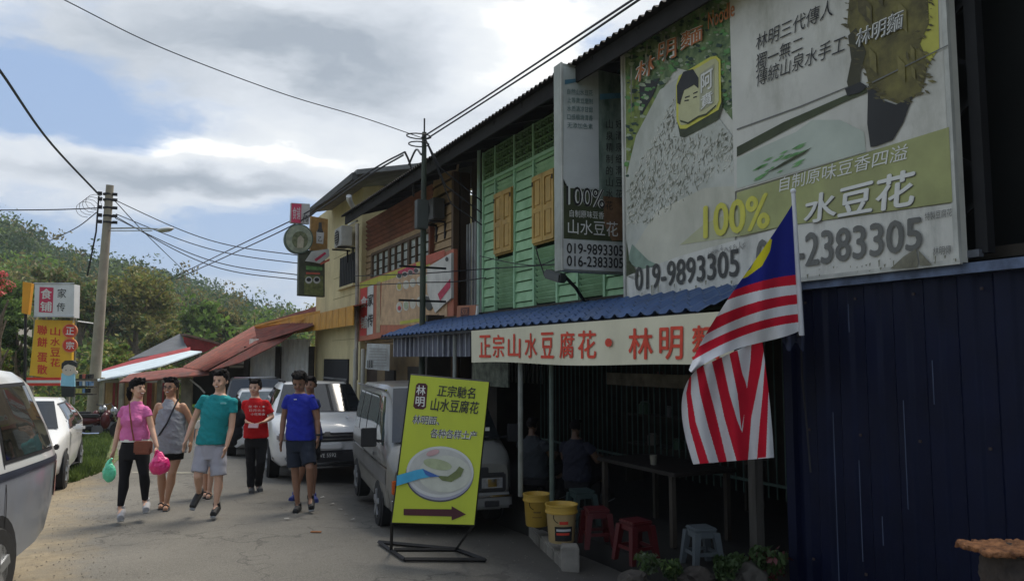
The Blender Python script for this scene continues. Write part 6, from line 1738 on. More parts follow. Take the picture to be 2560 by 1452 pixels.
    C_.loft([(t0, lo_w, dp + .045 + fat * .7), (t0.lerp(shc, .18), lo_w - .004, dp + .04 + fat * .8), (t0.lerp(shc, .4), hw + (.04 if female else .075) + fat, dp + .036 + fat), (hipc.lerp(shc, .72), sw * .93 + .018 + fat * .5, dp + .035 + (.028 if female else 0)),
             (shc + Vector((0, 0, -.05)), sw * (.99 if not tank else .84), dp + .012), (shc + Vector((0, 0, .01)), sw * (.84 if not tank else .66), .098), (shc + Vector((0, 0, .045)), sw * .56 if not tank else sw * .46, .085), (nk + Vector((0, 0, -.012)), .070, .074)], 24)
    if female:
        for sd in (-1, 1): C_.ell(hipc.lerp(shc, .70) + Vector((.066 * sd, -dp + .012, 0)), (.078, .05, .075))
    if not tank:
        for sd in 'LR':
            S_, E = j['s' + sd], j['e' + sd]; ee = S_.lerp(E, sleeves)
            C_.ell(S_ + Vector((0, 0, -.016)), .050 * build); C_.tube([S_ + (shc - S_) * .25 + Vector((0, 0, -.015)), S_ + Vector((0, 0, -.018)), S_.lerp(E, sleeves * .5), ee], [.052 * build, .053 * build, .058 * build, .063 * build], 14)
            if sleeves > .9: C_.tube([E, E.lerp(j['w' + sd], .9)], [.055, .045], 12); C_.ell(E, .056)
    seed_ = len(WM) * 1.7
    sx = lambda c: .010 * noise.noise(Vector((c.x * 7 + seed_, c.y * 8, c.z * 15 + c.x * 9))) + .011 * (.3 - abs(noise.noise(Vector((c.x * 11 - c.z * 7, c.y * 9 + seed_, c.z * 13 + c.x * 14))))) + .004 * noise.noise(Vector((c.x * 40, c.y * 40, c.z * 55)))
    so = remeshed(C_, .0095, sm, 'shirt' if not tank else 'tank_top', root, sx, 2)
    # lower garment
    lm, kind = legs
    if lm is not None:
        L_ = MB()
        L_.loft([(hipc + Vector((0, 0, -.11)), hw + .07, dp + .02), (hipc + Vector((0, 0, .02)), hw + .07, dp + .025), (hipc + Vector((0, 0, .12)), hw + .05, dp + .02)], 20)
        for sd in 'LR':
            H_, K, A = j['h' + sd], j['k' + sd], j['a' + sd]
            if kind == 'shorts': L_.tube([H_ + Vector((0, 0, .03)), H_.lerp(K, .4), H_.lerp(K, .88)], [.105 * build, .103 * build, .098 * build], 16)
            elif kind == 'brief': L_.tube([H_ + Vector((0, 0, .03)), H_.lerp(K, .32)], [.103 * build, .098 * build], 16)
            elif kind == 'leggings': L_.tube([H_, H_.lerp(K, .35), K, K.lerp(A, .32) + Vector((0, .015, 0)), K.lerp(A, .75), A.lerp(K, .05)], [.092, .085, .058, .062, .044, .038], 16)
            else: L_.tube([H_, H_.lerp(K, .35), K, K.lerp(A, .5), A], [.098, .09, .07, .063, .056], 16)
        fx_ = (lambda c: .007 * noise.noise(Vector((c.x * 14, c.y * 14, c.z * 16)))) if kind != 'leggings' else None
        remeshed(L_, .0095, lm, {'shorts': 'shorts', 'brief': 'shorts', 'leggings': 'leggings'}.get(kind, 'trousers'), root, fx_, 2)
    # shoes
    shm, sandal = shoes
    for sd in 'LR':
        A, T = j['a' + sd], j['t' + sd]; v = T - A; n_ = v.normalized()
        heel = A + Vector((0, .045, -.045)) if abs(v.z) < .12 else A - n_ * .02 + Vector((0, .03, 0))
        F = MB()
        if sandal:
            F.tube([heel + Vector((0, 0, -.02)), heel.lerp(T, .5) + Vector((0, 0, -.03)), T + n_ * .02 + Vector((0, 0, -.015))], [.038, .044, .036], 12, sq=(1, .35)); F.tube([A.lerp(T, .5) + Vector((-.04, 0, -.0)), A.lerp(T, .5) + Vector((0, -.01, .028)), A.lerp(T, .5) + Vector((.04, 0, 0))], .012, 8)
            remeshed(F, .008, shm, 'sandal', root)
        else:
            F.ell(heel + Vector((0, 0, .0)), (.042, .05, .05)); F.tube([heel + Vector((0, 0, -.01)), heel.lerp(T, .5) + Vector((0, 0, .0)), T + n_ * .012], [.046, .047, .040], 14)
            F.tube([A + Vector((0, .01, .025)), heel.lerp(A, .4)], [.046, .045], 12)
            remeshed(F, .008, shm, 'shoe', root)
            Q = MB().tube([heel - Vector((0, -.01, .032)), heel.lerp(T, .5) - Vector((0, 0, .034)), T + n_ * .025 - Vector((0, 0, .028))], [.043, .046, .04], 14, sq=(1, .3)); remeshed(Q, .009, SOLE, 'shoe_sole', root)
    return root, j, hd, k, Rh, cv


# man in teal
J = dict(head=(982, 228), chin=(975, 308), neck=(972, 325), sL=(838, 350), sR=(1098, 372), eL=(770, 545, .03), eR=(1068, 600, -.02), wL=(712, 690, -.06), wR=(1032, 738, -.1), pL=(690, 760, -.08), pR=(1012, 800, -.13), hL=(850, 770), hR=(962, 770),
         kL=(805, 975, -.10), kR=(968, 1000, -.05), aL=(812, 1110, .14), aR=(948, 1200, -.05), tL=(762, 1215, .02), tR=(925, 1275, -.20))
TEAL = cloth('teal_shirt', (.018, .24, .25)); GSH = cloth('light_grey_shorts', (.36, .36, .40))
r1, j1, hd1, k1, Rh1, cv1 = person('man in a teal t-shirt and light grey shorts striding in front of the group', 525, 1294, 8.75, J, SKL, (TEAL, 722), (GSH, 'shorts'), (M('shoe_black', (.02, .02, .02), .6), False), headyaw=-8, headtilt=6)
MB().box(hd1(0, 0, 0) * 0 + cv1((1005, 402, -.135)), (.07, .012, .02)).build('chest_print', M('teal_print_light', (.15, .42, .42), .7), r1, world=False)
# man in blue
J = dict(head=(1607, 240), chin=(1610, 318), neck=(1606, 318), sL=(1508, 345), sR=(1708, 345), eL=(1480, 520, .03), eR=(1745, 530, .02), wL=(1462, 690, -.02), wR=(1752, 665, -.03), pL=(1455, 770, -.04), pR=(1748, 740, -.05), hL=(1560, 715), hR=(1660, 715),
         kL=(1570, 930, 0), kR=(1688, 910, -.12), aL=(1592, 1170, .05), aR=(1690, 1140, .0), tL=(1575, 1228, -.12), tR=(1700, 1225, -.12))
BLU = cloth('royal_blue_shirt', (.02, .03, .30)); NSH = cloth('dark_navy_shorts', (.022, .028, .042))
r2, j2, hd2, k2, Rh2, cv2 = person('man in a royal blue sports shirt and dark shorts looking down beside the white SUV', 750, 1279, 9.2, J, SKD, (BLU, 690), (NSH, 'shorts'), (M('shoe_black'), False), face='calm', headtilt=24, sleeves=.55)
MB().box(cv2((1572, 372, -.14)), (.035, .008, .012)).build('chest_logo', WHT, r2, world=False)
MB().lathe([(.03, -.012), (.034, 0), (.03, .012)], cv2((1754, 650, -.03)), 12).build('watch', BPL, r2, world=False)
# man in red holding paper
J = dict(head=(1254, 282), chin=(1256, 346), neck=(1254, 352), sL=(1168, 388), sR=(1350, 388), eL=(1138, 520, .03), eR=(1388, 510, .03), wL=(1185, 548, -.16), wR=(1335, 545, -.16), pL=(1222, 562, -.22), pR=(1290, 560, -.22), hL=(1222, 690), hR=(1305, 690),
         kL=(1220, 870, -.02), kR=(1300, 870, -.06), aL=(1222, 1035, .0), aR=(1282, 1010, .16), tL=(1228, 1080, -.16), tR=(1298, 1050, .02))
REDC = cloth('red_shirt', (.50, .012, .015)); BTR = cloth('black_trousers', (.014, .014, .016))
r3, j3, hd3, k3, Rh3, cv3 = person('man in a red t-shirt and black trousers holding a slip of paper', 637, 1230, 11.35, J, SKL, (REDC, 672), (BTR, 'trousers'), (M('shoe_grey', (.10, .10, .10), .7), False), face='calm', headtilt=4, sleeves=.75)
MB().box(cv3((1242, 580, -.30)), (.15, .012, .07), Matrix.Rotation(-.5, 3, 'X')).build('paper_slip', M('pink_paper', (.60, .40, .42), .7), r3, world=False)
for ri, (t_, y_) in enumerate((('龙 中 • ✦', 430), ('日月火土', 460), ('小吃美食', 490))):
    q = [cv3((1200 + ri * 10, y_ + 9, -.158)), cv3((1335, y_ + 9, -.158)), cv3((1335, y_ - 12, -.158)), cv3((1200 + ri * 10, y_ - 12, -.158))]
    v_, f_ = glyphs(t_, .01)
    MB().add([(q[0] * (1 - a) + q[1] * a) * (1 - b) + (q[3] * (1 - a) + q[2] * a) * b for a, b, _c in v_], f_).build('shirt_print', WHT, r3, world=False)
# woman in pink
J = dict(head=(332, 290), chin=(345, 362), neck=(318, 378), sL=(212, 432), sR=(408, 430), eL=(178, 610, .04), eR=(440, 600, .0), wL=(140, 775, -.02), wR=(480, 745, -.08), pL=(125, 840, -.03), pR=(478, 790, -.1), hL=(245, 770), hR=(362, 770),
         kL=(222, 990, -.05), kR=(378, 960, -.04), aL=(192, 1225, -.06), aR=(388, 1170, .1), tL=(195, 1305, -.22), tR=(395, 1240, -.06))
PINK = cloth('pink_shirt', (.62, .16, .36)); LEG = cloth('black_leggings', (.012, .012, .014))
r4, j4, hd4, k4, Rh4, cv4 = person('woman in a pink t-shirt and black leggings with a ponytail looking at her companion', 337, 1304, 8.55, J, SKL, (PINK, 690), (LEG, 'leggings'), (M('shoe_pale_grey', (.32, .32, .33), .7), False), hair='ponytail', headyaw=62, female=True, sleeves=.42, build=.86)
BRW = M('tan_leather', (.19, .055, .03), .5, .2, 8, bump=.2)
MB().tube([cv4((262, 385, -.10)), cv4((268, 480, -.185)), cv4((282, 600, -.17)), cv4((300, 700, -.16))], .009, 6).build('bag_strap', BRW, r4, world=False)
MB().box(cv4((372, 752, -.19)), (.22, .07, .16)).build('shoulder_bag', BRW, r4, bevel=.02, world=False, smooth=True)
MB().box(cv4((372, 732, -.228)), (.22, .012, .09)).build('bag_flap', BRW, r4, bevel=.004, world=False)
MB().loft([(cv4((305, 700, 0)), .17, .15), (cv4((305, 680, 0)), .168, .148)], 20).build('white_hem', WHT, r4, world=False)
# man in grey tank top
J = dict(head=(588, 280), chin=(590, 352), neck=(588, 362), sL=(482, 408), sR=(700, 410), eL=(450, 570, .06), eR=(752, 560, .06), wL=(470, 690, .02), wR=(750, 700, .02), pL=(480, 750, 0), pR=(745, 760, .0), hL=(540, 780), hR=(635, 780),
         kL=(515, 960, -.04), kR=(600, 950, -.08), aL=(522, 1150, .08), aR=(556, 1180, -.04), tL=(508, 1192, -.06), tR=(548, 1222, -.2))
GTK = cloth('grey_tank', (.27, .28, .30)); 
r5, j5, hd5, k5, Rh5, cv5 = person('smiling man with glasses in grey tank top and black shorts, strap across his chest', 420, 1272, 9.35, J, SKT, (GTK, 790), (cloth('black_shorts', (.012, .012, .012)), 'brief'), (M('sandal_black', (.015, .015, .015), .6), True), tank=True, build=1.04, fat=.025)
GL = MB()
for sd in (-1, 1): GL.tube([hd5(.034 * sd + .024 * math.cos(t_ * .7), -.098, .006 + .016 * math.sin(t_ * .7)) for t_ in range(10)], .003, 5); GL.tube([hd5(.06 * sd, -.095, .01), hd5(.082 * sd, .0, .01)], .003, 5)
GL.tube([hd5(-.01, -.1, .008), hd5(.01, -.1, .008)], .003, 5); GL.build('glasses', BPL, r5, world=False)
MB().tube([cv5((650, 370, -.09)), cv5((620, 430, -.16)), cv5((560, 560, -.20)), cv5((500, 650, -.18)), cv5((478, 690, -.1))], .013, 6).build('bag_strap', BPL, r5, world=False)
# plastic bags
GBG = M('green_plastic_bag', (.10, .55, .33), .35, .15, 9, spec=.6); MBG = M('magenta_plastic_bag', (.62, .02, .16), .3, .2, 9, spec=.6)


def pbag(label, pc, w, h, mat, d):
    c = PD(*pc, d); o = thing('plastic_bag', label, 'bag', c - Vector((0, 0, h * .5)))
    B = MB(); B.ell(c, (w * .5, w * .32, h * .42), RM, 16, 10); B.tube([c + Vector((0, 0, h * .2)), c + Vector((0, 0, h * .6))], [w * .35, w * .08], 12)
    remeshed(B, .009, mat, 'bag_body', o, lambda q: .012 * noise.noise(Vector((q.x * 26, q.y * 26, q.z * 9))) + .006 * noise.noise(q * 60), 1, world=True)
    return o, c


ob, c = pbag('light green plastic bag hanging from the left hand of the woman in pink', (273, 1181), .16, .25, GBG, 8.5)
MB().tube([c + Vector((0, 0, .1)), PD(280, 1145, 8.5)], .012, 6).build('handle', GBG, ob)
ob, c = pbag('magenta plastic bag carried between the woman in pink and the man in grey', (399, 1163), .23, .25, MBG, 8.45)
MB().tube([c + RT * .05 + Vector((0, 0, .08)), PD(392, 1125, 8.45)], .012, 6).build('handle', MBG, ob); MB().tube([c - RT * .06 + Vector((0, 0, .08)), PD(392, 1125, 8.45)], .012, 6).build('handle', MBG, ob)
# people half hidden behind
J = dict(head=(880, 430), chin=(880, 490), neck=(880, 500), sL=(810, 540), sR=(950, 540), eL=(800, 680), eR=(960, 680), wL=(805, 790, -.05), wR=(955, 790, -.05), pL=(808, 830, -.05), pR=(952, 830, -.05), hL=(850, 800), hR=(910, 800), kL=(855, 940), kR=(905, 950, -.05), aL=(862, 1080, .1), aR=(895, 1110, .0), tL=(862, 1110, -.02), tR=(885, 1140, -.12))
person('child walking behind the man in teal with only the lower legs showing', 519, 1244, 11.0, J, SKL, (cloth('pale_child_shirt', (.5, .48, .42)), 800), (cloth('black_shorts', (.012, .012, .012)), 'brief'), (M('sandal_black'), True), face='calm', build=.8, vox=.011)
jk = thing('jacket', 'black jacket carried between the man in teal and the man in red', 'jacket', PD(588, 1110, 11.3))
B = MB()
for x_, y_, w_, h_ in ((588, 1012, .10, .12), (592, 1045, .13, .16), (588, 1080, .12, .13), (583, 1102, .07, .08)): B.ell(PD(x_, y_, 11.3), (w_, .06, h_), RM)
remeshed(B, .012, cloth('black_jacket', (.014, .014, .016)), 'cloth', jk, lambda q: .02 * noise.noise(q * 16), 1, world=True)
J = dict(head=(1690, 262), chin=(1690, 325), neck=(1690, 335), sL=(1612, 375), sR=(1770 - 30, 375), eL=(1600, 520, .05), eR=(1750, 520, .05), wL=(1605, 640), wR=(1735, 640), pL=(1605, 690), pR=(1730, 690), hL=(1650, 680), hR=(1715, 680), kL=(1640, 860), kR=(1715, 870), aL=(1570, 1090, .1), aR=(1712, 1110), tL=(1550, 1130, 0), tR=(1735, 1165, -.15))
person('person following close behind the man in blue with one blue shoe showing', 765, 1252, 10.3, J, SKD, (cloth('blue_grey_shirt', (.03, .04, .12)), 690), (BTR, 'shorts'), (M('shoe_blue', (.03, .045, .20), .6), False), face='calm', vox=.011)

# customers seated in the dark stall
def seated(label, px, py, d, shirtm, face_away=True):
    c = PD(px, py, d); fl_ = .03; c.z = fl_
    Sx = FPX / d
    pts = dict(head=(0, .02, 1.18), chin=(0, -.0, 1.08), neck=(0, .02, 1.05), sL=(-.19, .02, .96), sR=(.19, .02, .96), eL=(-.24, -.06, .72), eR=(.24, -.06, .72), wL=(-.16, -.26, .70), wR=(.16, -.26, .70), pL=(-.1, -.34, .71), pR=(.1, -.34, .71), hL=(-.09, .0, .46), hR=(.09, .0, .46), kL=(-.14, -.38, .46), kR=(.14, -.38, .46), aL=(-.14, -.36, .10), aR=(.14, -.36, .10), tL=(-.15, -.5, .04), tR=(.15, -.5, .04))
    pts = {k_: (v[0], v[1], v[2] * .86) for k_, v in pts.items()}
    b0 = PD(px, 1000, d)
    pyf = CYP - ((c.z - CAM.z - FW.z * d) / UP.z) * FPX / d
    inv = {k_: ((v[0] * FPX / (d + v[1])), (-v[2] * FPX / d), v[1]) for k_, v in pts.items()}
    Jn = {k_: (v[0] + px, v[1] + pyf, v[2]) for k_, v in inv.items()}
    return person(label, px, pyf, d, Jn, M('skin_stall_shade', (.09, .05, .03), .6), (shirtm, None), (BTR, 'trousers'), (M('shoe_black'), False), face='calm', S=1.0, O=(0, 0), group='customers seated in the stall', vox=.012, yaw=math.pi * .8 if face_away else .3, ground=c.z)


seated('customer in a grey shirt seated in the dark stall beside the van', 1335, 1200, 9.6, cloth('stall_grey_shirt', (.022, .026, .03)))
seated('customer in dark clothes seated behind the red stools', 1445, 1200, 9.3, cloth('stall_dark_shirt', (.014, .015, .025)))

# ------------------------------------------------------------------ flag
FD = 5.25
fg = thing('flag', 'red and white striped flag with blue canton and yellow crescent on a tilted pole', 'flag', PD(2003, 840, FD))
pt, pb = PD(1983, 478, FD), PD(2004, 838, FD)
MB().tube([pb, pb.lerp(pt, .5), pt], [.019, .017, .014], 10).build('flagpole', M('white_flagpole', (.55, .56, .58), .4), fg, smooth=True)
FR, FW_, FB, FY = [M(n_, c_, .8, .06, 6, bump=.15, bscale=90, spec=.15) for n_, c_ in (('flag_red', (.50, .012, .03)), ('flag_white', (.60, .60, .60)), ('flag_blue', (.012, .018, .17)), ('flag_yellow', (.55, .48, .02)))]


def cub(p0, p1, p2, p3, t): u = 1 - t; return tuple(u * u * u * a + 3 * u * u * t * b + 3 * u * t * t * c + t * t * t * d for a, b, c, d in zip(p0, p1, p2, p3))


topc = lambda t: cub((1984, 506), (1905, 640), (1765, 800), (1722, 925), t)
botc = lambda t: cub((2004, 824), (1935, 862), (1830, 850), (1730, 932), t)


def inpoly(x, y, P_):
    r = False; n = len(P_)
    for i in range(n):
        (x1, y1), (x2, y2) = P_[i], P_[(i + 1) % n]
        if (y1 > y) != (y2 > y) and x < (x2 - x1) * (y - y1) / (y2 - y1) + x1: r = not r
    return r


# printed boundaries across the hanging cloth: upper edge of each stripe from hoist side to fold
hoist = [506, 690, 712, 738, 762, 782, 804, 824]
kcols = [2, 0, 1, 0, 1, 0, 1]


def up_uv(u, v):
    a = topc(u); b = botc(u); return (a[0] + (b[0] - a[0]) * v, a[1] + (b[1] - a[1]) * v)


FB_ = [(687, 1818, 733), (712, 1807, 754), (736, 1790, 792), (760, 1776, 830), (785, 1762, 858), (806, 1744, 893)]


def upcol(u, v):
    px, py = up_uv(u, v)
    if inpoly(px, py, [(1904, 578), (1930, 600), (1925, 628), (1905, 665), (1868, 692), (1838, 703), (1876, 672), (1897, 630), (1898, 600)]): return 3
    n_ = 0
    for yh, xl_, yl_ in FB_:
        t = (1990 - px) / (1990 - xl_)
        if py > yh + (yl_ - yh) * (.35 * t + .65 * t * t): n_ += 1
    return (2, 0, 1, 0, 1, 0, 1)[n_]


def up_pt(u, v):
    px, py = up_uv(u, v)
    dd = FD + .05 * math.sin(u * 9 + v * 3) * min(1, u * 4) + .02 * math.sin(u * 21 - v * 5) * min(1, u * 3) - .10 * u
    return PD(px, py, dd)


FM = [FR, FW_, FB, FY]
MB().grid(up_pt, 230, 230, upcol).build('flag_cloth', FM, fg, smooth=True)
zz = lambda x, y: (1240 + x / 2.452, 860 + y / 2.452)
red_polys = [[zz(1166, 300), zz(1185, 205), zz(1197, 195), zz(1195, 300), zz(1225, 480), zz(1305, 726), zz(1250, 736), zz(1185, 500)],
             [zz(1228, 150), zz(1270, 125), zz(1300, 250), zz(1350, 440), zz(1415, 716), zz(1365, 722), zz(1300, 500), zz(1250, 300)],
             [zz(1320, 92), zz(1380, 66), zz(1430, 300), zz(1480, 470), zz(1510, 545), zz(1535, 300), zz(1560, 100), zz(1565, 0), zz(1650, -20), zz(1625, 150), zz(1565, 450), zz(1545, 706), zz(1475, 714), zz(1400, 450), zz(1350, 220)],
             [zz(1430, 55), zz(1480, 38), zz(1510, 180), zz(1530, 232), zz(1545, 300), zz(1505, 520), zz(1480, 300)],
             [zz(1652, 60), zz(1672, 250), zz(1655, 695), zz(1600, 700), zz(1615, 500), zz(1635, 300)]]
white_cut = [[zz(1484, 36), zz(1520, 22), zz(1545, 120), zz(1530, 232), zz(1500, 130)]]
lt = lambda t: cub((1745, 920), (1695, 965), (1690, 1030), (1733, 1160), t)
rt = lambda t: cub((1905, 846), (1915, 930), (1928, 1010), (1935, 1143), t)


def lo_uv(u, v): a, b = lt(v), rt(v); return (a[0] + (b[0] - a[0]) * u, a[1] + (b[1] - a[1]) * u)


def lo_pt(u, v):
    px, py = lo_uv(u, v); return PD(px, py, FD + .03 + .035 * math.sin(u * 17 + v * 1.5) * (.5 + v * .6) - .06 * (1 - v) * (1 - u))


def locol(u, v):
    px, py = lo_uv(u, v)
    if any(inpoly(px, py, P_) for P_ in white_cut): return 1
    return 0 if any(inpoly(px, py, P_) for P_ in red_polys) else 1


MB().grid(lo_pt, 240, 180, locol).build('flag_cloth', FM, fg, smooth=True)
MB().tube([PD(2000, 832, FD), PD(1995, 850, FD + .3), PD(1960, 850, 6.3)], .02, 6).build('pole_bracket', BLK, fg)
MB().ell(pt, .02).build('finial', M('white_flagpole'), fg)
rg = thing('rag', 'torn dark cloth scrap tied to the flagpole bracket', 'rag', PD(1985, 850, FD))
MB().grid(lambda u, v: PD(1955 + 55 * u, 838 + 40 * v * (.4 + .6 * math.sin(u * 5) ** 2), FD + .06 + .03 * math.sin(u * 12)), 20, 8).build('cloth', M('dark_navy_rag', (.02, .025, .05), .9, .3), rg, smooth=True)

# ------------------------------------------------------------------ stall things
def bucket(label, px, py, hpx, faded):
    b = PZ(px, py, .03)
    d = depth(b); h = hpx / FPX * d; r = h * .42
    o = thing('bucket', label, 'bucket', b, group='yellow paint buckets')
    wm = M('bucket_cream_plastic', (.46, .34, .16), .45, .08, 6, dirt=.3, obj=True) ; ym = M('bucket_yellow_rim', (.42, .27, .045), .45, .06)
    MB().lathe([(r * .8, 0), (r * .84, .01), (r * .97, h * .8), (r, h * .82)], (0, 0, 0), 28).build('pail', ym if faded else wm, o, smooth=True, world=False)
    MB().lathe([(r * .97, h * .78), (r * 1.07, h * .78), (r * 1.07, h * .83), (r * 1.03, h * .84), (r * 1.03, h * .96), (r * 1.08, h * .97), (r * 1.08, h), (r * .98, h), (r * .9, h * .9), (0, h * .9)], (0, 0, 0), 28).build('rim', ym, o, smooth=True, world=False)
    a0 = -YAW - math.pi / 2
    def lab(n, a_, b_, z0, z1, mt, off):
        MB().grid(lambda u, v: Vector(((r * (.84 + .13 * (z0 + (z1 - z0) * v) / (h * .8)) + off) * math.cos(a0 + a_ + (b_ - a_) * u), (r * (.84 + .13 * (z0 + (z1 - z0) * v) / (h * .8)) + off) * math.sin(a0 + a_ + (b_ - a_) * u), z0 + (z1 - z0) * v)), 12, 2).build(n, mt, o, world=False)
    if not faded:
        lab('label', -.55, .75, h * .08, h * .46, BLT, .004); lab('label_text', -.42, .6, h * .34, h * .40, M('label_white', (.5, .5, .48), .6), .007); lab('label_text', -.42, .5, h * .24, h * .30, RD, .007); lab('label_text', -.2, .4, h * .52, h * .60, RD, .004)
    else:
        lab('label_text', -.3, .3, h * .45, h * .5, M('label_brown', (.2, .12, .04), .6), .004); lab('label_text', -.4, .4, h * .3, h * .33, M('label_brown'), .004)
    MB().tube([(r * 1.1 * math.cos(t_ * .2618), r * .3 * math.sin(t_ * .2618) - r * .9, h * .80 - abs(math.sin(t_ * .2618)) * h * .3) for t_ in range(13)], .004, 5).build('handle', BLK, o, world=False)


bucket('yellow bucket with faded lettering, the one nearer the van', 1342, 1312, 78, True)
bucket('cream bucket with a black label and yellow rim on the kerb end', 1404, 1352, 92, False)


def stool(label, px, py, hpx, mat, group=None, dd=None):
    b = PZ(px, py, .03); d = depth(b); h = hpx / FPX * d; o = thing('stool', label, 'stool', b, random.uniform(0, .6) - YAW, group); w = h * .36
    MB().box((0, 0, h - .015), (w * 1.75, w * 1.75, .03)).build('seat', mat, o, world=False, bevel=.012)
    MB().box((0, 0, h - .06), (w * 1.66, w * 1.66, .06)).build('apron', mat, o, world=False, bevel=.008)
    for sx in (-1, 1):
        for sy in (-1, 1):
            a = Vector((sx * w * .74, sy * w * .74, h - .04)); e_ = Vector((sx * w * 1.05, sy * w * 1.05, 0))
            MB().hexa([a + Vector((x, y, 0)) for x, y in ((-.03, -.03), (.03, -.03), (.03, .03), (-.03, .03))], [e_ + Vector((x, y, 0)) for x, y in ((-.022, -.022), (.022, -.022), (.022, .022), (-.022, .022))]).build('leg', mat, o, world=False)
    for q in (-1, 1): piece('stretcher', (0, q * w * .92, h * .35), (w * 1.8, .015, .03), mat, o, world=False); piece('stretcher', (q * w * .92, 0, h * .35), (.015, w * 1.8, .03), mat, o, world=False)


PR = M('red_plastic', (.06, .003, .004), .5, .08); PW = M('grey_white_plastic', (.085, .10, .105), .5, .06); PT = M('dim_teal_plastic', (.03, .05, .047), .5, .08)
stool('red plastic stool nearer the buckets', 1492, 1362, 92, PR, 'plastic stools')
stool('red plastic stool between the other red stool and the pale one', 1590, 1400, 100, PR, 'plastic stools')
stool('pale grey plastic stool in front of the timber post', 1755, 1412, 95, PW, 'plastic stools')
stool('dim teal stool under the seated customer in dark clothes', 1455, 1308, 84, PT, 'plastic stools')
tb = thing('table', 'dark wooden table inside the stall behind the stools', 'table', PZ(1660, 1330, .03))
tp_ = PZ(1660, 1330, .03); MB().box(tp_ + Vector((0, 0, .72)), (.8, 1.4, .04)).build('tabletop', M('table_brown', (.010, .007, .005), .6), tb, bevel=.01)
for sx in (-.35, .35):
    for sy in (-.6, .6): piece('leg', tp_ + Vector((sx, sy, .36)), (.05, .05, .7), DARKW, tb)
cu = thing('cup', 'small pale cup standing on the dark stall table', 'cup', tp_ + Vector((-.2, -.1, .74))); MB().lathe([(.03, 0), (.04, .1), (.036, .1), (.028, .01), (0, .01)], tp_ + Vector((-.2, -.1, .74)), 14).build('cup_body', M('cup_pale', (.14, .13, .1), .4), cu, smooth=True)
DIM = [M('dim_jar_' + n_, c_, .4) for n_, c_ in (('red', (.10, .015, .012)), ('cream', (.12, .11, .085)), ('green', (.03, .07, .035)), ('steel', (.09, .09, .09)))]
sf = thing('shelf', 'dim shelf of jars and tins behind the grille in the stall', 'shelf', (6.9, 8.6, .03))
for zz in (.62, 1.05, 1.48): piece('shelf_board', (6.9, 8.4, zz), (.3, 2.6, .03), DARKW, sf)
for yy in (7.15, 9.65): piece('shelf_side', (6.9, yy, .8), (.3, .04, 1.5), DARKW, sf)
for k in range(12):
    zz = (.64, 1.07, 1.50)[k % 3]; h_ = random.uniform(.1, .26); r_ = random.uniform(.04, .09)
    jr = thing('jar', 'dim ' + ['red', 'cream', 'green', 'steel'][k % 4] + ' jar on the ' + ['lowest', 'middle', 'top'][k % 3] + ' board of the dim stall shelf', 'jar', (6.82, 7.35 + k * .19, zz), group='jars on the dim stall shelf')
    MB().lathe([(r_, 0), (r_, h_ * .8), (r_ * .7, h_ * .86), (r_ * .7, h_)], (0, 0, 0), 14).build('jar_body', DIM[k % 4], jr, smooth=True, world=False)
# kerb in front of the slab, concrete block
KB = M('kerb_concrete', (.21, .195, .165), .9, .25, 3, bump=.5, bscale=14, dirt=.5)
kb = thing('kerb', 'rough concrete kerb in front of the dark stall floor', 'kerb', PG(1380, 1390))
ka, kb2 = PG(1300, 1312), PG(1412, 1425)
for i in range(7):
    a, b = ka.lerp(kb2, i / 7), ka.lerp(kb2, (i + 1) / 7); dv = (b - a); ang = math.atan2(dv.y, dv.x)
    MB().box(a.lerp(b, .5) + Vector((.08, .05, .03)), (dv.length - .012, .16 + random.uniform(-.01, .01), .16), Matrix.Rotation(ang, 3, 'Z')).build('kerb_stone', KB, kb, bevel=.015)
bl = thing('concrete_block', 'grey concrete block at the near end of the kerb under the cream bucket', 'block', PG(1432, 1425)); MB().box(PG(1430, 1425) + Vector((.0, .04, .10)), (.17, .2, .26), RM).build('block_body', KB, bl, bevel=.012)
# plants and stones at the foot of the stall
LGp = leafmat('plant_dim_green', (.05, .09, .03), (.11, .17, .05), 6)


def plant(label, px, py, hpx, wpx, n, size, mats, z0=0.0, group='plants at the stall edge'):
    b = PZ(px, py, .03); d = depth(b); h = hpx / FPX * d; w = wpx / FPX * d
    o = thing('potted_plant' if False else 'plant', label, 'plant', b, group=group); m_ = MB(); C, R = [], []
    for k in range(9):
        a = random.random() * 6.28; rr = random.random() * w * .5; t = b + Vector((math.cos(a) * rr, math.sin(a) * rr, h * random.uniform(.5, 1)))
        m_.tube([b, b.lerp(t, .5) + Vector((0, 0, h * .1)), t], [.008, .005, .003], 5); C.append(t); R.append(w * .16)
        C.append(b.lerp(t, .6)); R.append(w * .14)
    m_.build('stem', M('plant_stem', (.09, .10, .04), .8), o); leafmesh('foliage', leaf_faces(C, R, n, size), mats, o, rng.integers(0, len(mats), n) if len(mats) > 1 else None)


LGp2 = leafmat('plant_deep_green', (.025, .05, .02), (.06, .10, .03), 6)
plant('thin-leaved plant with pale tips beside the concrete block', 1622, 1436, 46, 80, 160, .03, [LGp, leafmat('plant_pale', (.10, .14, .08), (.18, .23, .13), 6)])
plant('low yellow-green plant in front of the pale stool', 1690, 1450, 46, 80, 320, .024, [LGp2, LG[0], LGp])
plant('dark leafy shrub in front of the timber post', 1810, 1462, 76, 84, 420, .03, [LG[2], LGp2])
plant('dark shrub with a few red leaves at the kiosk corner', 1925, 1464, 92, 124, 620, .03, [LG[2], LGp2, LGp2, LG[2], M('leaf_dull_red', (.07, .012, .012), .6)])


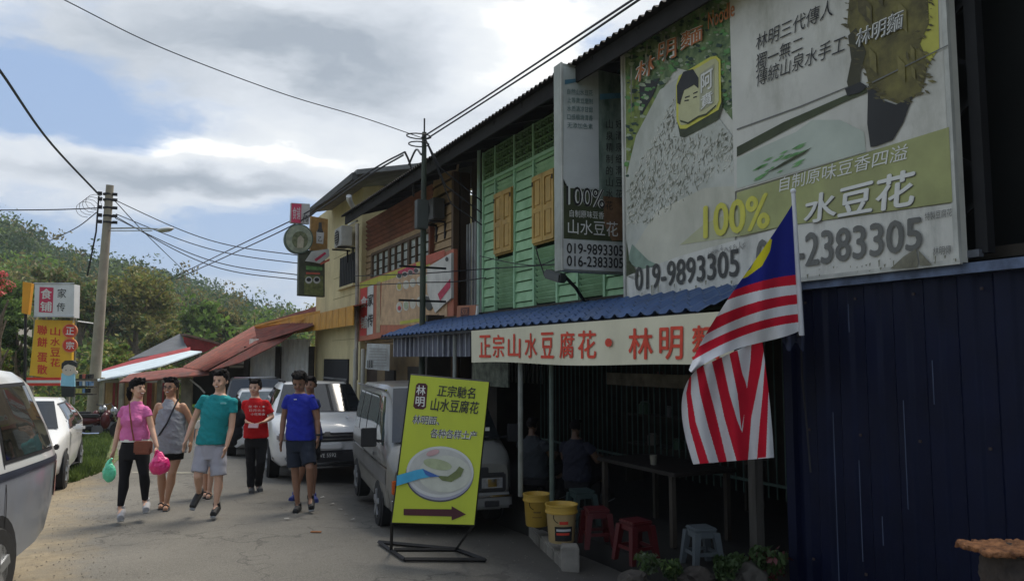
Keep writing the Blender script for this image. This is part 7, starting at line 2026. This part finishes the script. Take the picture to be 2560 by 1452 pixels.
def stone(name, label, c, r, mat, n=2):
    bm = bmesh.new(); bmesh.ops.create_icosphere(bm, subdivisions=3, radius=1)
    for v in bm.verts:
        q = v.co.copy(); v.co = Vector((q.x * r[0], q.y * r[1], q.z * r[2])) * (1 + .35 * noise.noise(q * 1.6 + Vector(c)) + .1 * noise.noise(q * 5))
    me = bpy.data.meshes.new(name); bm.to_mesh(me); bm.free(); me.materials.append(mat); o = bpy.data.objects.new(name, me); o.location = c; COL.objects.link(o); WM[o.name] = o.matrix_basis.copy()
    return tag(o, label, name.replace('_', ' '))


STN = M('stone_brown_grey', (.05, .042, .034), .9, .3, 5, bump=.6, bscale=18)
stone('stone', 'brown stone at the bottom edge below the red stools', PZ(1585, 1452, .06), (.14, .12, .08), STN)
stone('stone', 'grey stone between the low plant and the dark shrub', PZ(1745, 1440, .06), (.16, .12, .08), STN)
stone('stone', 'dark rock at the foot of the kiosk beside the shrub', PZ(1880, 1445, .08), (.16, .14, .12), M('stone_dark', (.06, .055, .045), .9, .3, 5, bump=.6, bscale=18))
# broken post top at lower right
ps = PD(2520, 1385, 3.0); tpst = thing('broken_pillar', 'dark pillar with a broken orange-brown top at the lower right corner', 'pillar', (ps.x, ps.y, g(ps.x, ps.y) - .05))
OB = M('broken_orange_top', (.13, .05, .02), .9, .45, 26, bump=.8, bscale=60, col2=(.34, .15, .06))
DB = M('pillar_dark', (.045, .035, .028), .9, .4, 9, bump=.8, bscale=24)
B = MB()
for k in range(26):
    t_ = (k + .5) / 26; B.box(ps + RT * (-.11 + .3 * t_) + Vector((random.uniform(-.01, .01), random.uniform(-.03, .03), .022 + random.uniform(-.006, .006))), (.034, .2, .02), RM @ Matrix.Rotation(random.uniform(-.5, .5), 3, 'Z') @ Matrix.Rotation(random.uniform(-.4, .4), 3, 'Y'))
remeshed(B, .006, OB, 'broken_top', tpst, lambda q: .007 * noise.noise(q * 70), 1, world=True)
zb0 = g(ps.x, ps.y) - .1; B = MB().box(Vector((ps.x, ps.y, (zb0 + ps.z + .02) / 2)) + RT * .04, (.22, .16, ps.z + .02 - zb0), RM)
remeshed(B, .012, DB, 'shaft', tpst, lambda q: .022 * noise.noise(q * 14) + .01 * noise.noise(q * 50), 1, world=True)
# litter
lt_ = PG(790, 1331)
tag(MB().box(lt_ + Vector((0, 0, .012)), (.12, .028, .014), Matrix.Rotation(-.5, 3, 'Z')).build('wood_scrap', M('scrap_orange', (.36, .15, .06), .8)), 'orange-brown stick lying alone on the road', 'stick')
for i, (x_, y_) in enumerate(((805, 1245), (830, 1262), (866, 1288), (880, 1302), (716, 1300), (850, 1275))):
    c = PG(x_, y_); tag(MB().sheet([c + Vector((a, b, .012 + random.uniform(0, .02))) for a, b in ((-.03, -.02), (.035, -.015), (.03, .025), (-.025, .02))]).build('paper_scrap', M('litter_pale', (.42, .40, .36), .8)), ['pale litter scrap nearest the blue shoe', 'pale litter scrap between the blue shoe and the van', 'pale litter scrap beside the van rear wheel', 'pale litter scrap nearest the van front wheel', 'pale litter scrap left of the feet of the man in blue', 'pale litter scrap in the middle of the row beside the van'][i], 'litter', 'scraps of litter on the road')
# loose gravel at the road edge
n_ = 1500; V_, F_ = [], []
mbg = MB()
for i in range(n_):
    if i % 2:
        if i % 4 == 1: continue
        y_ = random.uniform(3.8, 13); x_ = 3.3 + random.gauss(0, .5)
    else: y_ = random.uniform(6, 16); x_ = random.gauss(-.55, .45)
    r_ = random.uniform(.003, .010); z_ = g(x_, y_) + r_ * .4; a = random.random() * 3
    R = Matrix.Rotation(a, 3, 'Z'); mbg.add([Vector((x_, y_, z_)) + R @ Vector(q) * r_ for q in ((1.2, 0, 0), (-.3, 1, 0), (-.9, -.8, 0), (.1, 0, .9))], [(0, 1, 3), (1, 2, 3), (2, 0, 3)])
tag(mbg.build('gravel', M('gravel_grey', (.16, .145, .12), .9, .4, 30)), 'loose gravel scattered along both road edges', None, None, 'stuff')
mk = thing('road_mark', 'faint pale line painted across the road beyond the walkers', 'road marking', PG(420, 1180)); q = [PG(330, 1179), PG(560, 1181), PG(560, 1184), PG(330, 1182)]
MB().sheet([Vector((p_.x, p_.y, g(p_.x, p_.y) + .006)) for p_ in q]).build('painted_line', M('faded_road_paint', (.30, .28, .22), .9, .4, 6), mk)

# ------------------------------------------------------------------ thin daylight haze over the valley
def haze():
    m = bpy.data.materials.new('valley_haze'); m.use_nodes = True; t = m.node_tree; t.nodes.clear()
    v = t.nodes.new('ShaderNodeVolumePrincipled'); v.inputs['Color'].default_value = (.78, .86, .95, 1); v.inputs['Density'].default_value = .0005; v.inputs['Anisotropy'].default_value = .2
    o = t.nodes.new('ShaderNodeOutputMaterial'); t.links.new(v.outputs[0], o.inputs['Volume'])
    h = MB().box((0, 350, 58), (1900, 1500, 124)).build('haze', m); h['kind'] = 'stuff'; h['label'] = 'thin pale haze over the valley'


haze()
